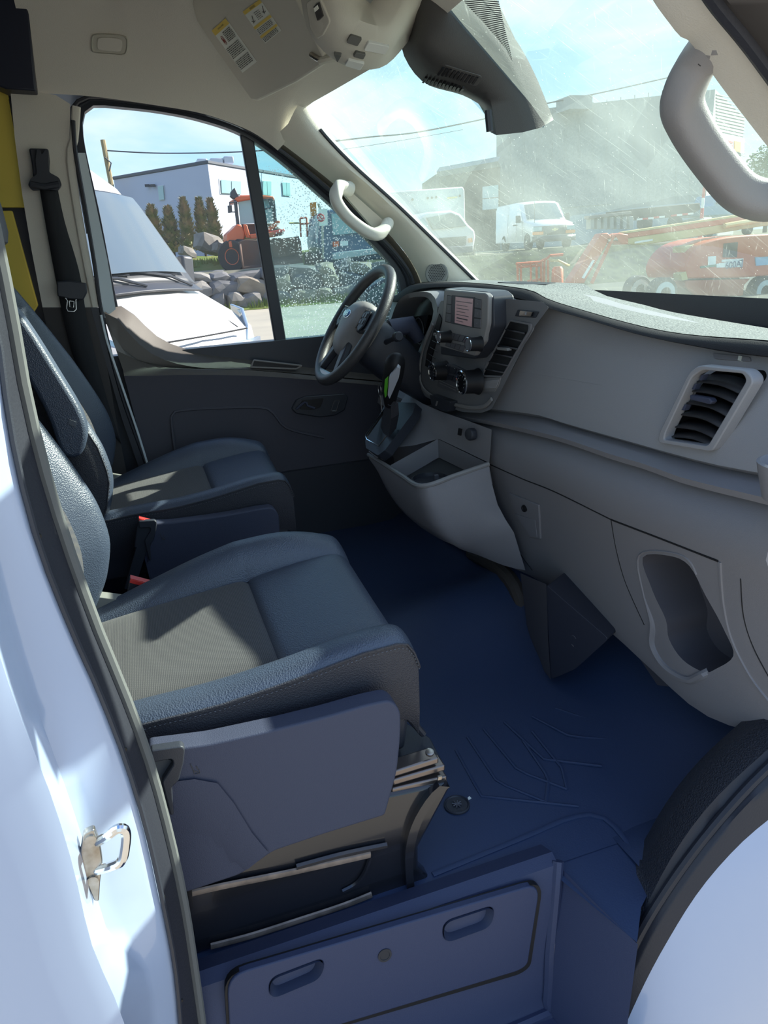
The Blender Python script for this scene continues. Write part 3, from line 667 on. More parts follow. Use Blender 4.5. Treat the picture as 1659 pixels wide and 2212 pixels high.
# ---- overhead console with lamps
con = empty('overhead_console', (0.72, 0.0, 1.45), 'grey overhead console with map lamps and switches above the windscreen', 'roof console')
CY = 0.0
def cpt(u, v, y=CY): return pk(u, v, y=y)
rings = []
base = [(640, -60), (650, 0), (664, 62), (700, 112), (745, 142), (790, 151), (835, 140), (880, 92), (915, 40), (952, -8), (985, -60)]
def cring(pts, y): return line(py(y, *pts), 30)
inner1 = [(652, -60), (668, 0), (682, 58), (712, 100), (750, 128), (790, 138), (828, 126), (866, 84), (900, 36), (935, -10), (965, -60)]
inner2 = [(676, -60), (708, 0), (722, 50), (745, 68), (775, 80), (810, 88), (846, 98), (862, 78), (880, 40), (905, -5), (925, -60)]
inner3 = [(715, -60), (735, -20), (752, 20), (775, 42), (800, 52), (820, 56), (838, 52), (850, 38), (862, 15), (880, -20), (895, -60)]
MB().loft([[p+V((0.05, 0, 0.10)) for p in cring(base, 0.02)], cring(base, -0.01), cring(inner1, -0.045), cring(inner2, -0.085), cring(inner3, -0.10), [p.lerp(pk(800, 8, y=-0.085), 0.75)+V((0, 0.02, 0.01)) for p in cring(inner3, -0.10)], [pk(800, 8, y=-0.06) for _ in range(30)]]).out('console_shell', M_CONS, con, ang=70)
def cpatch(name, pts, y, m, th=0.004, r=0.004, bev=0.001):
    p = roundpoly(py(y, *pts), r); return MB().prism(p, (0, -th, 0)).out(name, m, con, bevel=bev)
def con_y(u, v):
    """depth of the console face at a photo position"""
    pts = []
    import bpy as _b
    return None
from mathutils.bvhtree import BVHTree
bpy.context.view_layer.update()
def bvh(o):
    dg = bpy.context.evaluated_depsgraph_get(); me = o.evaluated_get(dg).to_mesh(); mw = parent_matrix(o.parent) if o.parent else Matrix()
    t = BVHTree.FromPolygons([mw @ v.co for v in me.vertices], [tuple(p.vertices) for p in me.polygons]); return t
def hit(t, u, v, off=0.0):
    d = (_fw + RT*((u-829.5)/FPX) - UP*((v-1106.0)/FPX)).normalized()
    loc, nor, i, dist = t.ray_cast(CAM, d)
    if loc is None: return None
    if nor.dot(d) > 0: nor = -nor
    return loc+nor*off
def decal(name, tree, pts, th, m, parent, r=0.0, off=0.0, bevel=None, **k):
    """a raised or inlaid piece that sits on the modelled surface"""
    p = [hit(tree, *q) for q in pts]; p = [q for q in p if q is not None]
    nrm = V((0, 0, 0)); c = sum(p, V((0, 0, 0)))/len(p)
    for i in range(len(p)): nrm += (p[i]-c).cross(p[(i+1) % len(p)]-c)
    nrm.normalize()
    if nrm.dot(CAM-c) < 0: nrm = -nrm
    if r: p = roundpoly(p, r)
    p = [q+nrm*off-nrm*th*0.5 for q in p]
    return MB().prism(p, nrm*(th*1.5)).out(name, m, parent, bevel=bevel, **k)
q = [hit(bvh(ceil), u, v, 0.001) for u, v in ((197, 84), (203, 74), (236, 73), (268, 77), (277, 86), (276, 108), (268, 119), (238, 117), (205, 114), (197, 106))]
q = smoothline([p for p in q if p], 4, True); c = sum(q, V((0, 0, 0)))/len(q); nb = (q[0]-c).cross(q[len(q)//4]-c).normalized(); nb = nb if nb.dot(CAM-c) > 0 else -nb
MB().loft([[p-nb*0.01 for p in q], [p+nb*0.004 for p in q], [c+(p-c)*0.94+nb*0.007 for p in q], [c+(p-c)*0.88+nb*0.002 for p in q]], True, True).out('moulded_blank', M_CONS, ceil)
MB().prism([c+(p-c)*0.66+nb*0.001 for p in q], nb*0.006).out('blank_centre', M_HEAD, ceil, bevel=0.002)
con_shell = [o for o in bpy.data.objects if o.name.startswith('console_shell')][0]
T_ = bvh(con_shell)
decal('map_lamp', T_, [(795, 86), (841, 96), (831, 113), (785, 104)], 0.006, M_LENS, con, 0.004, bevel=0.001)
decal('map_lamp', T_, [(752, 124), (788, 132), (778, 146), (745, 136)], 0.006, M_LENS, con, 0.004, bevel=0.001)
decal('switch_blank', T_, [(757, 72), (782, 80), (772, 96), (748, 88)], 0.006, mat('switch_grey', (0.13, 0.13, 0.12), 0.6), con, 0.003)
decal('switch_blank', T_, [(722, 110), (739, 114), (730, 129), (713, 124)], 0.006, MATS['switch_grey'], con, 0.003)
decal('rocker_switch', T_, [(768, 108), (790, 113), (784, 124), (762, 118)], 0.007, MATS['switch_grey'], con, 0.003, bevel=0.001)
dk = decal('cover_panel', T_, [(664, 6), (690, -14), (716, 46), (700, 76), (686, 84), (672, 60)], 0.004, M_CONS, con, 0.006, bevel=0.0015)
decal('console_label', T_, [(682, 14), (694, 4), (702, 34), (690, 44)], 0.007, M_COVER, con)
decal('label_print', T_, [(684, 18), (692, 11), (694, 19), (686, 26)], 0.0085, M_LBLW, con)

# ---- mirror and sensor cover hanging on the windscreen centre
mc = empty('sensor_cover', (0.95, 0.0, 1.4), 'dark grey vented camera and mirror cover hanging at the windscreen centre', 'sensor cover')
def mrow(L_, y): return line(py(y, *L_), 22)
oR = [(1000, -70), (1003, 0), (1052, 58), (1095, 118), (1128, 180), (1150, 232), (1168, 276)]
oM = [(960, -70), (966, 10), (1010, 78), (1060, 140), (1095, 195), (1118, 240), (1128, 286)]
oI = [(930, -70), (925, 20), (935, 92), (1010, 140), (1046, 180), (1062, 228), (1072, 292)]
oL = [(890, -70), (900, 35), (905, 110), (985, 178), (1040, 215), (1056, 240), (1060, 286)]
oLL = [(880, -70), (878, 45), (868, 108), (915, 178), (1000, 206), (1046, 236), (1053, 278)]
sc_ = MB().loft([[p+V((0.05, 0.03, 0.02)) for p in mrow(oR, -0.10)], mrow(oR, -0.105), mrow(oM, -0.100), mrow(oI, -0.085), mrow(oL, -0.055), mrow(oLL, 0.035), [p+V((0.03, 0.06, 0.03)) for p in mrow(oLL, 0.03)]], False, True).out('cover_shell', M_COVER, mc, ang=70)
T_ = bvh(sc_)
def slots(p00, p10, p11, p01, n):
    """row of vent slots between four photo corners"""
    P4 = [V((*p, 0)) for p in (p00, p10, p11, p01)]
    for k in range(n):
        a, b = (k+0.18)/n, (k+0.72)/n
        f_ = lambda s, t: tuple(P4[0].lerp(P4[1], s).lerp(P4[3].lerp(P4[2], s), t))[:2]
        decal('vent_slot', T_, [f_(a, 0), f_(b, 0), f_(b, 1), f_(a, 1)], 0.005, M_DARK, mc)
decal('vent_surround', T_, [(958, 138), (1042, 164), (1030, 186), (938, 160)], 0.0012, M_CONS if False else mat('surround_grey', (0.10, 0.098, 0.096), 0.5), mc, 0.006, bevel=0.0005)
slots((955, 143), (1036, 167), (1026, 182), (944, 158), 10)
slots((918, 164), (1006, 188), (998, 197), (912, 174), 11)
MB().tube(line(py(-0.08, (1054, 238), (1056, 262), (1058, 284)), 8), 0.008, 8).out('mirror_stalk', M_BLK, mc)

# ================================================================== seats
YC = -0.475
seat = empty('passenger_seat', (0.25, YC, 0.0), 'black leather seat with grey woven insert, nearest the open door', 'seat', 'front seats')
seat.name = 'front_seat'
def itp(tab, x):
    if x <= tab[0][0]: return tab[0][1]
    for (a, va), (b, vb) in zip(tab, tab[1:]):
        if x <= b: t = (x-a)/(b-a); return va+(vb-va)*t*t*(3-2*t) if False else va+(vb-va)*t
    return tab[-1][1]
def cz(x): return itp([(-0.04, 0.352), (0.06, 0.366), (0.17, 0.378), (0.28, 0.390), (0.40, 0.407), (0.47, 0.412), (0.52, 0.402)], x)   # cushion centre
def crN(x): return itp([(-0.04, 0.405), (0.07, 0.414), (0.17, 0.414), (0.26, 0.424), (0.34, 0.436), (0.41, 0.446), (0.47, 0.448), (0.52, 0.438)], x)   # near bolster
def crF(x): return itp([(-0.04, 0.352), (0.0, 0.364), (0.10, 0.398), (0.19, 0.428), (0.27, 0.448), (0.36, 0.454), (0.43, 0.445), (0.48, 0.428), (0.52, 0.410)], x)   # far bolster
def cprof(x):
    z = cz(x); fr = max(0.0, (x-0.44)/0.08); w_ = 0.262-0.012*fr*fr
    def side(b):
        return [(-w_+0.012, 0.285), (-w_-0.002, 0.335), (-w_-0.004, z+b-0.014), (-w_+0.003, z+b-0.006), (-w_+0.013, z+b-0.001), (-0.230, z+b), (-0.210, z+b-0.004), (-0.190, z+b*0.40+0.001), (-0.181, z-0.004), (-0.170, z+0.002), (-0.14, z+0.004), (-0.08, z+0.003), (0, z+0.002)]
    n_, f_ = side(crN(x)-z), side(crF(x)-z)
    return n_+[(-y, zz) for y, zz in f_[-2::-1]]
xs = [-0.04, -0.02, 0.0, 0.03, 0.06, 0.10, 0.14, 0.18, 0.22, 0.25, 0.268, 0.276, 0.282, 0.288, 0.30, 0.33, 0.37, 0.41, 0.45, 0.475, 0.495, 0.508, 0.516, 0.518]
rows = []
for i, x in enumerate(xs):
    pr = cprof(min(x, 0.475)); r = []
    for j, (dy, z) in enumerate(pr):
        if 8 <= j <= len(pr)-9:               # cross seam between woven insert and front pad
            z -= 0.010*math.exp(-((x-0.281)/0.006)**2)
        if x > 0.475:                         # rolled front edge
            k = (x-0.475)/0.043; z -= 0.05*k**3; dy *= (1-0.025*k*k)
        r.append(V((x, YC+dy, z)))
    rows.append(r)
fr1 = [V((0.516, YC+(p.y-YC)*0.985, max(p.z-0.03, 0.285))) for p in rows[-1]]; fr2 = [V((0.505, YC+(p.y-YC)*0.97, 0.30)) for p in rows[-1]]; fr3 = [V((0.48, YC+(p.y-YC)*0.95, 0.268)) for p in rows[-1]]
rows += [fr1, fr2, fr3]
for rw in rows:
    for p in rw: p.x -= (0.032-0.020*(p.y-YC+0.262)/0.524)*max(0, (p.x-0.3)/0.218)
nP = len(rows[0])
def sub(rs, a, b): return [r[a:b+1] for r in rs]
ci = 12                                        # station of the cross seam
MB().loft(sub(rows[:ci+1], 8, nP-9)).out('seat_insert', M_FAB, seat, subsurf=1)
MB().loft(sub(rows[ci:], 8, nP-9)).out('front_pad', M_LEATH, seat, subsurf=1)
MB().loft(sub(rows, 2, 8)).out('side_bolster', M_LEATH, seat, subsurf=1); MB().loft(sub(rows, nP-9, nP-3)).out('side_bolster', M_LEATH, seat, subsurf=1)
MB().loft(sub(rows, 0, 2)).out('side_panel', M_LEATH2, seat, subsurf=1); MB().loft(sub(rows, nP-3, nP-1)).out('side_panel', M_LEATH2, seat, subsurf=1)
for j in (2, nP-3):
    sgn = -1 if j == 2 else 1
    MB().tube([r[j]+V((0, sgn*0.001, 0.0)) for r in rows[1:-3]]+[rows[-4][j]+V((0.003, -sgn*0.005, -0.008))], 0.0022, 6).out('piping', M_LEATH2, seat)
    stp = resample([r[j]+V((0, sgn*0.0022, -0.007)) for r in rows[2:-3]], 150); st = MB()
    for a_, b_ in zip(stp[::2], stp[1::2]): st.tube([a_, a_.lerp(b_, 0.8)], 0.0006, 4)
    tag(st.out('stitching', mat('thread_grey', (0.14, 0.15, 0.17), 0.7), seat), kind='stuff')
# lower pan and skirt
MB().loft([[V((x, YC+s*0.24, 0.30)) for s in (-1, 0, 1)] for x in (-0.04, 0.2, 0.48)]).out('cushion_base', M_BLK, seat)
pan = [(-0.05, 0.33), (0.05, 0.315), (0.15, 0.300), (0.25, 0.298), (0.33, 0.305), (0.40, 0.325), (0.455, 0.318), (0.47, 0.28), (0.46, 0.22), (-0.05, 0.22)]
MB().prism([V((x, YC-0.245, z)) for x, z in pan], (0, 0.49, 0)).out('cushion_pan', M_BLK, seat, bevel=0.008)
# moulded side cover of the seat base
yc_ = -0.797
so_ = roundpoly(py(yc_, (318, 1625), (450, 1608), (600, 1575), (700, 1550), (790, 1524), (845, 1512), (866, 1535), (866, 1590), (858, 1670), (832, 1762), (700, 1803), (590, 1840), (520, 1890), (400, 1930), (370, 1820), (338, 1700)), [0.01]*4+[0.01, 0.03, 0.03, 0.02, 0.02, 0.006, 0.01, 0.01, 0.01, 0.005, 0.01, 0.01])
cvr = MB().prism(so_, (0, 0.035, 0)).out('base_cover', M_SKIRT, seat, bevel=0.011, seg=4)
MB().loft([py(yc_-0.004, (340, 1715), (366, 1690), (420, 1683), (470, 1692), (505, 1735), (545, 1800), (580, 1842)),
           py(yc_-0.004, (345, 1735), (375, 1730), (420, 1732), (450, 1745), (475, 1790), (505, 1850), (535, 1878)),
           [p+V((0, 0.010, -0.002)) for p in py(yc_-0.004, (390, 1900), (400, 1905), (420, 1910), (440, 1908), (465, 1902), (490, 1895), (515, 1888))]]).out('cover_bulge', M_SKIRT, cvr, ang=60)
icon = MB()
for pts in (((412, 1652), (418, 1664), (428, 1668)), ((418, 1664), (420, 1672), (432, 1670), (430, 1662)), ((424, 1655), (428, 1662)), ((411, 1650), (413, 1650))):
    icon.tube(py(yc_-0.0006, *pts), 0.0006, 5)
icon.out('embossed_icon', mat('emboss', (0.075, 0.07, 0.072), 0.5), cvr)
MB().prism(roundpoly(py(-0.812, (325, 1622), (392, 1612), (400, 1618), (397, 1648), (386, 1688), (372, 1700), (376, 1760), (368, 1762), (350, 1690), (375, 1652), (372, 1640), (330, 1648)), 0.004), (0, 0.014, 0)).out('recline_lever', M_BLK, seat, bevel=0.004)
MB().prism(roundpoly(py(-0.800, (325, 1640), (372, 1642), (372, 1660), (355, 1690), (340, 1690)), 0.004), (0, 0.01, 0)).out('lever_pocket', mat('lever_pocket', (0.06, 0.07, 0.085), 0.5), seat, bevel=0.004)
# steel pedestal with pressed slots and slide rail
yp = -0.784
ped = [(395, 1925), (415, 1840), (560, 1780), (700, 1745), (845, 1716), (968, 1690), (974, 1702), (945, 1755), (905, 1830), (905, 1875), (932, 1900), (930, 1922), (890, 1932), (800, 1955), (640, 2000), (455, 2052), (420, 2065)]
pdl = MB().prism(py(yp, *ped), (0, 0.03, 0)).out('pedestal', M_PED, seat, bevel=0.006)
MB().box((0.245, YC, 0.095), (0.36, 0.48, 0.19)).out('pedestal_core', M_PED, seat, bevel=0.01)
fl_ = line(py(yp-0.012, (972, 1700), (946, 1722), (912, 1775), (896, 1830), (893, 1880), (896, 1920)), 14)
fl2 = line(py(yp-0.012, (950, 1698), (925, 1722), (893, 1775), (877, 1830), (876, 1880), (880, 1922)), 14)
MB().loft([[p+V((0, 0.02, 0)) for p in fl_], fl_, fl2, [p+V((0, 0.012, 0)) for p in fl2]]).out('front_flange', M_PED, pdl, ang=60)
for pts in (((415, 1929), (480, 1914), (600, 1890), (720, 1864), (800, 1846)), ((455, 2044), (540, 2022), (640, 1990), (740, 1957), (803, 1932))):
    c_ = line(py(yp-0.006, *pts), 16); MB().tube(c_, 0.0062, 8, flat=0.5, up=(0, 0, 1)).out('pale_ridge', M_RUST, pdl)  # ridges in a lighter brown than the pedestal
MB().tube(line(py(yp-0.004, (800, 1850), (790, 1880), (770, 1908), (740, 1925)), 10), 0.004, 6).out('pressed_edge', M_PED, pdl)
MB().tube(line(py(yp-0.005, (640, 1872), (740, 1845), (835, 1825)), 10), 0.005, 6).out('pressed_edge', M_PED, pdl)
rl = MB()
for (a_, b_, th) in (((845, 1668), (948, 1636), 0.012), ((848, 1685), (962, 1652), 0.012), ((846, 1704), (966, 1676), 0.015)):
    rl.prism([pk(*a_, y=yp+0.005), pk(*b_, y=yp+0.005), pk(*b_, y=yp+0.005)+V((0, 0, -th)), pk(*a_, y=yp+0.005)+V((0, 0, -th))], (0, 0.03, 0))
rl.out('slide_rail', mat('rail_steel', (0.24, 0.20, 0.18), 0.3, 0.8), seat, bevel=0.003)
MB().prism(pz(0.205, (868, 1560), (930, 1600), (950, 1640), (850, 1672)), (0, 0, 0.006)).out('rail_plate', M_BLK, seat, bevel=0.002)
MB().tube([V((0.455, -0.70, 0.30)), V((0.50, -0.70, 0.225))], 0.006, 8).out('tilt_rod', M_BLK, seat)
MB().lathe(pk(928, 1627, y=-0.775), (0, -0.3, 1), [(0, 0.007), (0.004, 0.007), (0.005, 0.004)], 12).out('rail_rivet', M_STEEL, seat)
MB().prism(py(-0.79, (947, 1679), (955, 1677), (954, 1684), (946, 1686)), (0, 0.004, 0)).out('rail_clip', M_STEEL, seat)

# backrest
bz = [0.30, 0.36, 0.42, 0.50, 0.58, 0.66, 0.74, 0.82, 0.90, 0.96, 1.00, 1.025]
def bx(z):       # front of the bolsters
    pts = [(0.30, -0.05), (0.36, -0.015), (0.42, 0.020), (0.50, 0.042), (0.58, 0.030), (0.66, 0.0), (0.74, -0.035), (0.82, -0.075), (0.90, -0.115), (0.96, -0.145), (1.0, -0.165), (1.03, -0.19)]
    for (a, xa), (b, xb) in zip(pts, pts[1:]):
        if z <= b: return xa+(xb-xa)*(z-a)/(b-a)
    return pts[-1][1]
rows = []
for z in resample([V((0, 0, q_)) for q_ in bz], 24):
    z = z.z; x = bx(z); k = max(0, (z-0.80)/0.24)
    w_ = 0.262-0.10*k**1.6; b = 0.050*(1-0.65*k)
    pr = [(-w_+0.02, -0.13), (-w_-0.002, -0.10), (-w_-0.005, -0.05), (-w_+0.004, -0.016), (-w_+0.022, 0.0), (-w_+0.045, -0.006), (-w_*0.74, -b*0.8), (-w_*0.70, -b-0.006), (-w_*0.66, -b), (-w_*0.35, -b*0.9), (0, -b*0.86)]
    full = pr+[(-y, xx) for y, xx in pr[-2::-1]]
    top = 0.02*max(0, (z-0.99)/0.04)
    rows.append([V((x+xx-top*0.5, YC+y, z)) for y, xx in full])
nB = len(rows[0])
MB().loft(sub(rows, 7, nB-8)).out('backrest_insert', M_FAB, seat, subsurf=1)
MB().loft(sub(rows, 3, 7)).out('backrest_bolster', M_LEATH, seat, subsurf=1); MB().loft(sub(rows, nB-8, nB-4)).out('backrest_bolster', M_LEATH, seat, subsurf=1)
MB().loft(sub(rows, 0, 3)).out('backrest_side', M_LEATH2, seat, subsurf=1); MB().loft(sub(rows, nB-4, nB-1)).out('backrest_side', M_LEATH2, seat, subsurf=1)
back = [[r[0] for r in rows], [r[0]+V((-0.02, 0.05, 0)) for r in rows], [r[nB-1]+V((-0.02, -0.05, 0)) for r in rows], [r[nB-1] for r in rows]]
MB().loft(back).out('backrest_rear', M_LEATH2, seat)
MB().add(rows[-1], [tuple(range(nB))]).out('backrest_top', M_LEATH2, seat)
for j in (3, nB-4):
    MB().tube([r[j] for r in rows], 0.0022, 6).out('piping', M_LEATH2, seat)
    stp = resample([r[j]+V((0.004, 0.004 if j == 3 else -0.004, 0)) for r in rows], 170); st = MB()
    for a_, b_ in zip(stp[::2], stp[1::2]): st.tube([a_, a_.lerp(b_, 0.75)], 0.0006, 4)
    tag(st.out('stitching', MATS['thread_grey'], seat), kind='stuff')
hd = MB()
hr = []
for z, w_, d in ((1.065, 0.08, 0.03), (1.075, 0.105, 0.044), (1.10, 0.125, 0.052), (1.16, 0.130, 0.056), (1.22, 0.125, 0.054), (1.26, 0.105, 0.046), (1.275, 0.07, 0.030)):
    hr.append([V((-0.165-(z-1.06)*0.10+d*math.copysign(abs(math.cos(a))**0.7, math.cos(a)), YC+w_*math.copysign(abs(math.sin(a))**0.6, math.sin(a)), z)) for a in [2*PI*i/28 for i in range(28)]])
hd.loft(hr, True, True).out('headrest', M_LEATH, seat)
for s in (-1, 1): MB().tube([V((-0.18, YC+s*0.06, 0.99)), V((-0.17, YC+s*0.06, 1.09))], 0.006, 8).out('headrest_post', M_CHR, seat)
MB().prism(roundpoly([V((-0.06, YC+0.235, 0.345)), V((-0.06, YC+0.235, 0.405)), V((-0.01, YC+0.235, 0.385)), V((0.06, YC+0.235, 0.358)), V((0.06, YC+0.235, 0.33))], 0.01), (0, 0.03, 0)).out('carpet_wedge', mat('sunlit_carpet_grey', (0.22, 0.22, 0.20), 0.7), seat, bevel=0.004)  # grey wedge stands in for sunlit carpet, its brightness in the colour

# driver seat: a copy 0.94 m across, with its folded-up armrest
seat2 = copytree(seat, (0, 0.945, 0))
seat2['label'] = 'black driver seat with folded armrest, farther one beside the driver door'
arm = line([V((-0.115, 0, 0.97)), V((-0.075, 0, 0.90)), V((-0.03, 0, 0.78)), V((0.0, 0, 0.69)), V((0.002, 0, 0.63)), V((-0.025, 0, 0.585)), V((-0.06, 0, 0.60)), V((-0.075, 0, 0.70)), V((-0.11, 0, 0.82)), V((-0.15, 0, 0.93))], 40)
MB().prism([V((p.x, 0.125, p.z)) for p in arm], (0, 0.065, 0)).out('folded_armrest', M_LEATH, seat2, bevel=0.012, seg=3)
MB().prism(py(0.122, (150, 906), (165, 912), (163, 922), (148, 916)), (0, 0.002, 0)).out('cloth_tag', MATS['thread_grey'], seat2)

# ---- belt buckles between the seats
def buckle(u, v, y, label, tilt):
    top = pk(u, v, y=y); e = empty('belt_buckle', top-V((0.03, 0, 0.14)), label, 'buckle', 'seat belt buckles')
    ax = V((math.sin(tilt), 0, math.cos(tilt))); sd_ = V((math.cos(tilt), 0, -math.sin(tilt)))
    c = top-ax*0.035; hw = 0.024
    MB().prism([c-sd_*hw+ax*0.032, c+sd_*hw+ax*0.026, c+sd_*(hw*0.8)-ax*0.045, c-sd_*(hw*0.8)-ax*0.045], (0, 0.022, 0)).out('buckle_body', M_BLK, e, bevel=0.003)
    MB().prism([c-sd_*hw*0.9+ax*0.0335, c+sd_*hw*0.9+ax*0.0275, c+sd_*hw*0.9+ax*0.019, c-sd_*hw*0.9+ax*0.025], (0, -0.0015, 0)).out('release_button', M_RED, e, bevel=0.0008)
    MB().prism([c-sd_*hw*0.9+ax*0.0335, c+sd_*hw*0.9+ax*0.0275, c+sd_*hw*0.9+ax*0.0275+V((0, 0.02, 0)), c-sd_*hw*0.9+ax*0.0335+V((0, 0.02, 0))], ax*0.001).out('release_button', M_RED, e)
    MB().prism([c-sd_*0.014-ax*0.04, c+sd_*0.014-ax*0.04, c+sd_*0.012-ax*0.16-sd_*0.01, c-sd_*0.012-ax*0.16-sd_*0.01], (0, 0.012, 0)).out('buckle_stalk', M_BLK, e, bevel=0.002)
buckle(320, 1122, 0.14, 'black belt buckle with red button beside the driver seat', 0.35)
buckle(305, 1252, -0.185, 'belt buckle with bright red button half hidden behind the nearest seat cushion', 0.35)

# ---- driver seat belt on the pillar
yb = 0.838
bt = empty('seat_belt', pk(100, 500, y=yb), 'black seat belt hanging on the beige pillar behind the driver seat', 'seat belt')
wl = line(py(yb, (84, 395), (98, 480), (118, 590), (140, 700), (170, 800), (210, 900)), 24); wr = line(py(yb, (122, 395), (140, 480), (172, 590), (190, 700), (225, 840), (262, 960)), 24)
MB().loft([wl, [a_.lerp(b_, 0.5)+V((0, -0.004, 0)) for a_, b_ in zip(wl, wr)], wr]).out('webbing', M_WEB, bt, solid=0.002)
MB().prism(roundpoly(py(yb-0.006, (62, 320), (104, 321), (107, 350), (105, 385), (88, 388), (72, 384), (68, 350)), 0.006), (0, 0.02, 0)).out('height_adjuster', M_BLK, bt, bevel=0.004)
MB().prism(roundpoly(py(yb-0.022, (76, 345), (80, 322), (86, 322), (90, 335), (98, 322), (104, 323), (106, 372), (128, 384), (133, 400), (124, 412), (96, 408), (70, 412), (60, 400), (66, 386), (80, 376)), 0.006), (0, 0.018, 0)).out('upper_anchor', M_BLK, bt, bevel=0.004)
MB().tube(py(yb-0.028, (66, 398), (96, 404), (128, 398)), 0.009, 8).out('guide_bar', M_BLK, bt)
MB().prism(roundpoly(py(yb-0.028, (122, 608), (150, 606), (186, 612), (188, 632), (180, 648), (150, 646), (124, 640)), 0.004), (0, 0.022, 0)).out('tongue_grip', M_BLK, bt, bevel=0.004)
tg = [(137, 636), (172, 638), (164, 648), (165, 668), (160, 673), (147, 672), (144, 666), (146, 650)]
th_ = py(yb-0.024, *tg); c_ = py(yb-0.024, (155, 656))[0]
MB().tube(th_+[th_[0]], 0.0022, 6).out('metal_tongue', M_CHR, bt); MB().tube(py(yb-0.024, (150, 650), (160, 651), (159, 664), (151, 663), (150, 650)), 0.0016, 6).out('metal_tongue', M_CHR, bt)

# ---- door panel of the driver door
cols = 24
D0 = line(py(0.905, (228, 664), (250, 662), (274, 666), (305, 696), (340, 728), (385, 750), (450, 764), (545, 776), (600, 784), (665, 792), (760, 802), (880, 815)), cols)
D1 = line(py(0.860, (226, 676), (236, 678), (254, 690), (280, 722), (318, 758), (368, 782), (430, 794), (490, 797), (560, 800), (640, 806), (740, 815), (860, 826)), cols)
D2 = line(py(0.888, (228, 694), (236, 704), (246, 726), (262, 752), (292, 778), (344, 792), (414, 796), (486, 798), (560, 802), (640, 809), (740, 818), (860, 829)), cols)
D3 = line(py(0.845, (266, 800), (290, 799), (320, 799), (350, 798), (390, 797), (430, 798), (470, 798), (520, 799), (570, 802), (640, 808), (740, 818), (860, 829)), cols)
D4 = line(py(0.838, (268, 812), (290, 812), (320, 812), (350, 811), (390, 810), (430, 810), (470, 810), (520, 811), (570, 813), (640, 818), (740, 826), (860, 836)), cols)
D5 = line(py(0.855, (278, 850), (310, 850), (350, 850), (390, 850), (430, 850), (470, 850), (520, 850), (570, 850), (620, 850), (680, 850), (780, 855), (900, 860)), cols)
D6 = line(py(0.870, (318, 1006), (350, 1006), (400, 1006), (450, 1006), (500, 1006), (550, 1006), (600, 1006), (660, 1006), (720, 1006), (800, 1010), (900, 1015), (1000, 1020)), cols)
D7 = line(py(0.875, (345, 1200), (380, 1200), (430, 1200), (480, 1200), (530, 1200), (580, 1200), (640, 1200), (700, 1200), (760, 1200), (840, 1200), (940, 1200), (1040, 1200)), cols)
MB().loft([[p+V((0, 0.03, 0)) for p in D0], D0, D1])  .out('window_ledge', mat('ledge_sunlit', (0.105, 0.092, 0.082), 0.6, bump=('noise', 700, 0.25)), door, ang=70)  # direct sun offset in the colour: darker copy for ledge and armrest
MB().loft([[a_.lerp(b_, 0.6)+V((0, 0.012, 0)) for a_, b_ in zip(D2, D3)], D3, D4]).out('armrest', MATS['ledge_sunlit'], door, ang=70)
MB().loft([D1, D2, [a_.lerp(b_, 0.6)+V((0, 0.012, 0)) for a_, b_ in zip(D2, D3)]]).out('upper_panel', M_DOORT, door, ang=70)
dl = MB().loft([D4, D5, D6, D7]).out('lower_panel', M_DOOR, door, ang=70)
MB().box((0.45, 0.93, 0.35), (1.6, 0.06, 0.75)).out('door_core', M_BLK, door)
q = roundpoly(py(0.862, (548, 778), (652, 790), (640, 797), (542, 793)), 0.004)
MB().prism(q, (0, 0.01, 0.004)).out('switch_recess', M_DARK, door)
MB().tube([*q, q[0]], 0.003, 6).out('recess_rim', M_DOORT, door)
qs = line(py(0.858, (378, 975), (370, 900), (385, 888), (450, 882), (560, 880), (590, 892), (620, 925), (700, 945)), 30)
MB().tube(qs, 0.005, 6).out('pocket_edge', M_DOOR, door)
hb = roundpoly(py(0.846, (630, 884), (640, 864), (660, 856), (746, 850), (753, 858), (745, 886), (724, 898), (690, 902), (640, 894)), 0.006)
MB().prism(hb, (0, 0.02, 0)).out('handle_bezel', M_BLK, door, bevel=0.004)
hq = MB().prism(roundpoly(py(0.842, (652, 866), (700, 860), (692, 880), (672, 886), (648, 884)), 0.006), (0, 0.006, 0)).out('release_handle', M_DARK, door, bevel=0.002)
MB().tube(line(py(0.838, (640, 884), (660, 868), (664, 876), (680, 882)), 10), 0.004, 6).out('handle_lever', M_SKIRT, hq)
ls = roundpoly(py(0.840, (722, 866), (734, 864), (727, 888), (715, 888)), 0.003)
MB().tube([*ls, ls[0]], 0.0018, 6).out('lock_switch', M_CHR, door); MB().prism(ls, (0, 0.004, 0)).out('lock_switch', M_BLK, door)
# triangular quarter trim and panes
MB().prism([p for p in py(0.925, (176, 250), (240, 225), (340, 232), (440, 252), (520, 284), (602, 784), (545, 778), (400, 760), (262, 670), (215, 480))], (0, 0.003, 0)).out('window_2', MATS['door_glass_clear'], None, smooth=False)
MB().prism([p for p in py(0.925, (545, 300), (600, 335), (680, 405), (760, 478), (820, 538), (860, 590), (880, 700), (880, 800), (625, 784))], (0, 0.003, 0)).out('window_3', MATS['door_glass_spotted'], None, smooth=False)
for nm, lb_ in (('window_2', 'clear driver door window pane'), ('window_3', 'water-spotted quarter window pane behind the steering wheel')):
    o = bpy.data.objects[nm]; struct(o); tag(o, label=lb_)

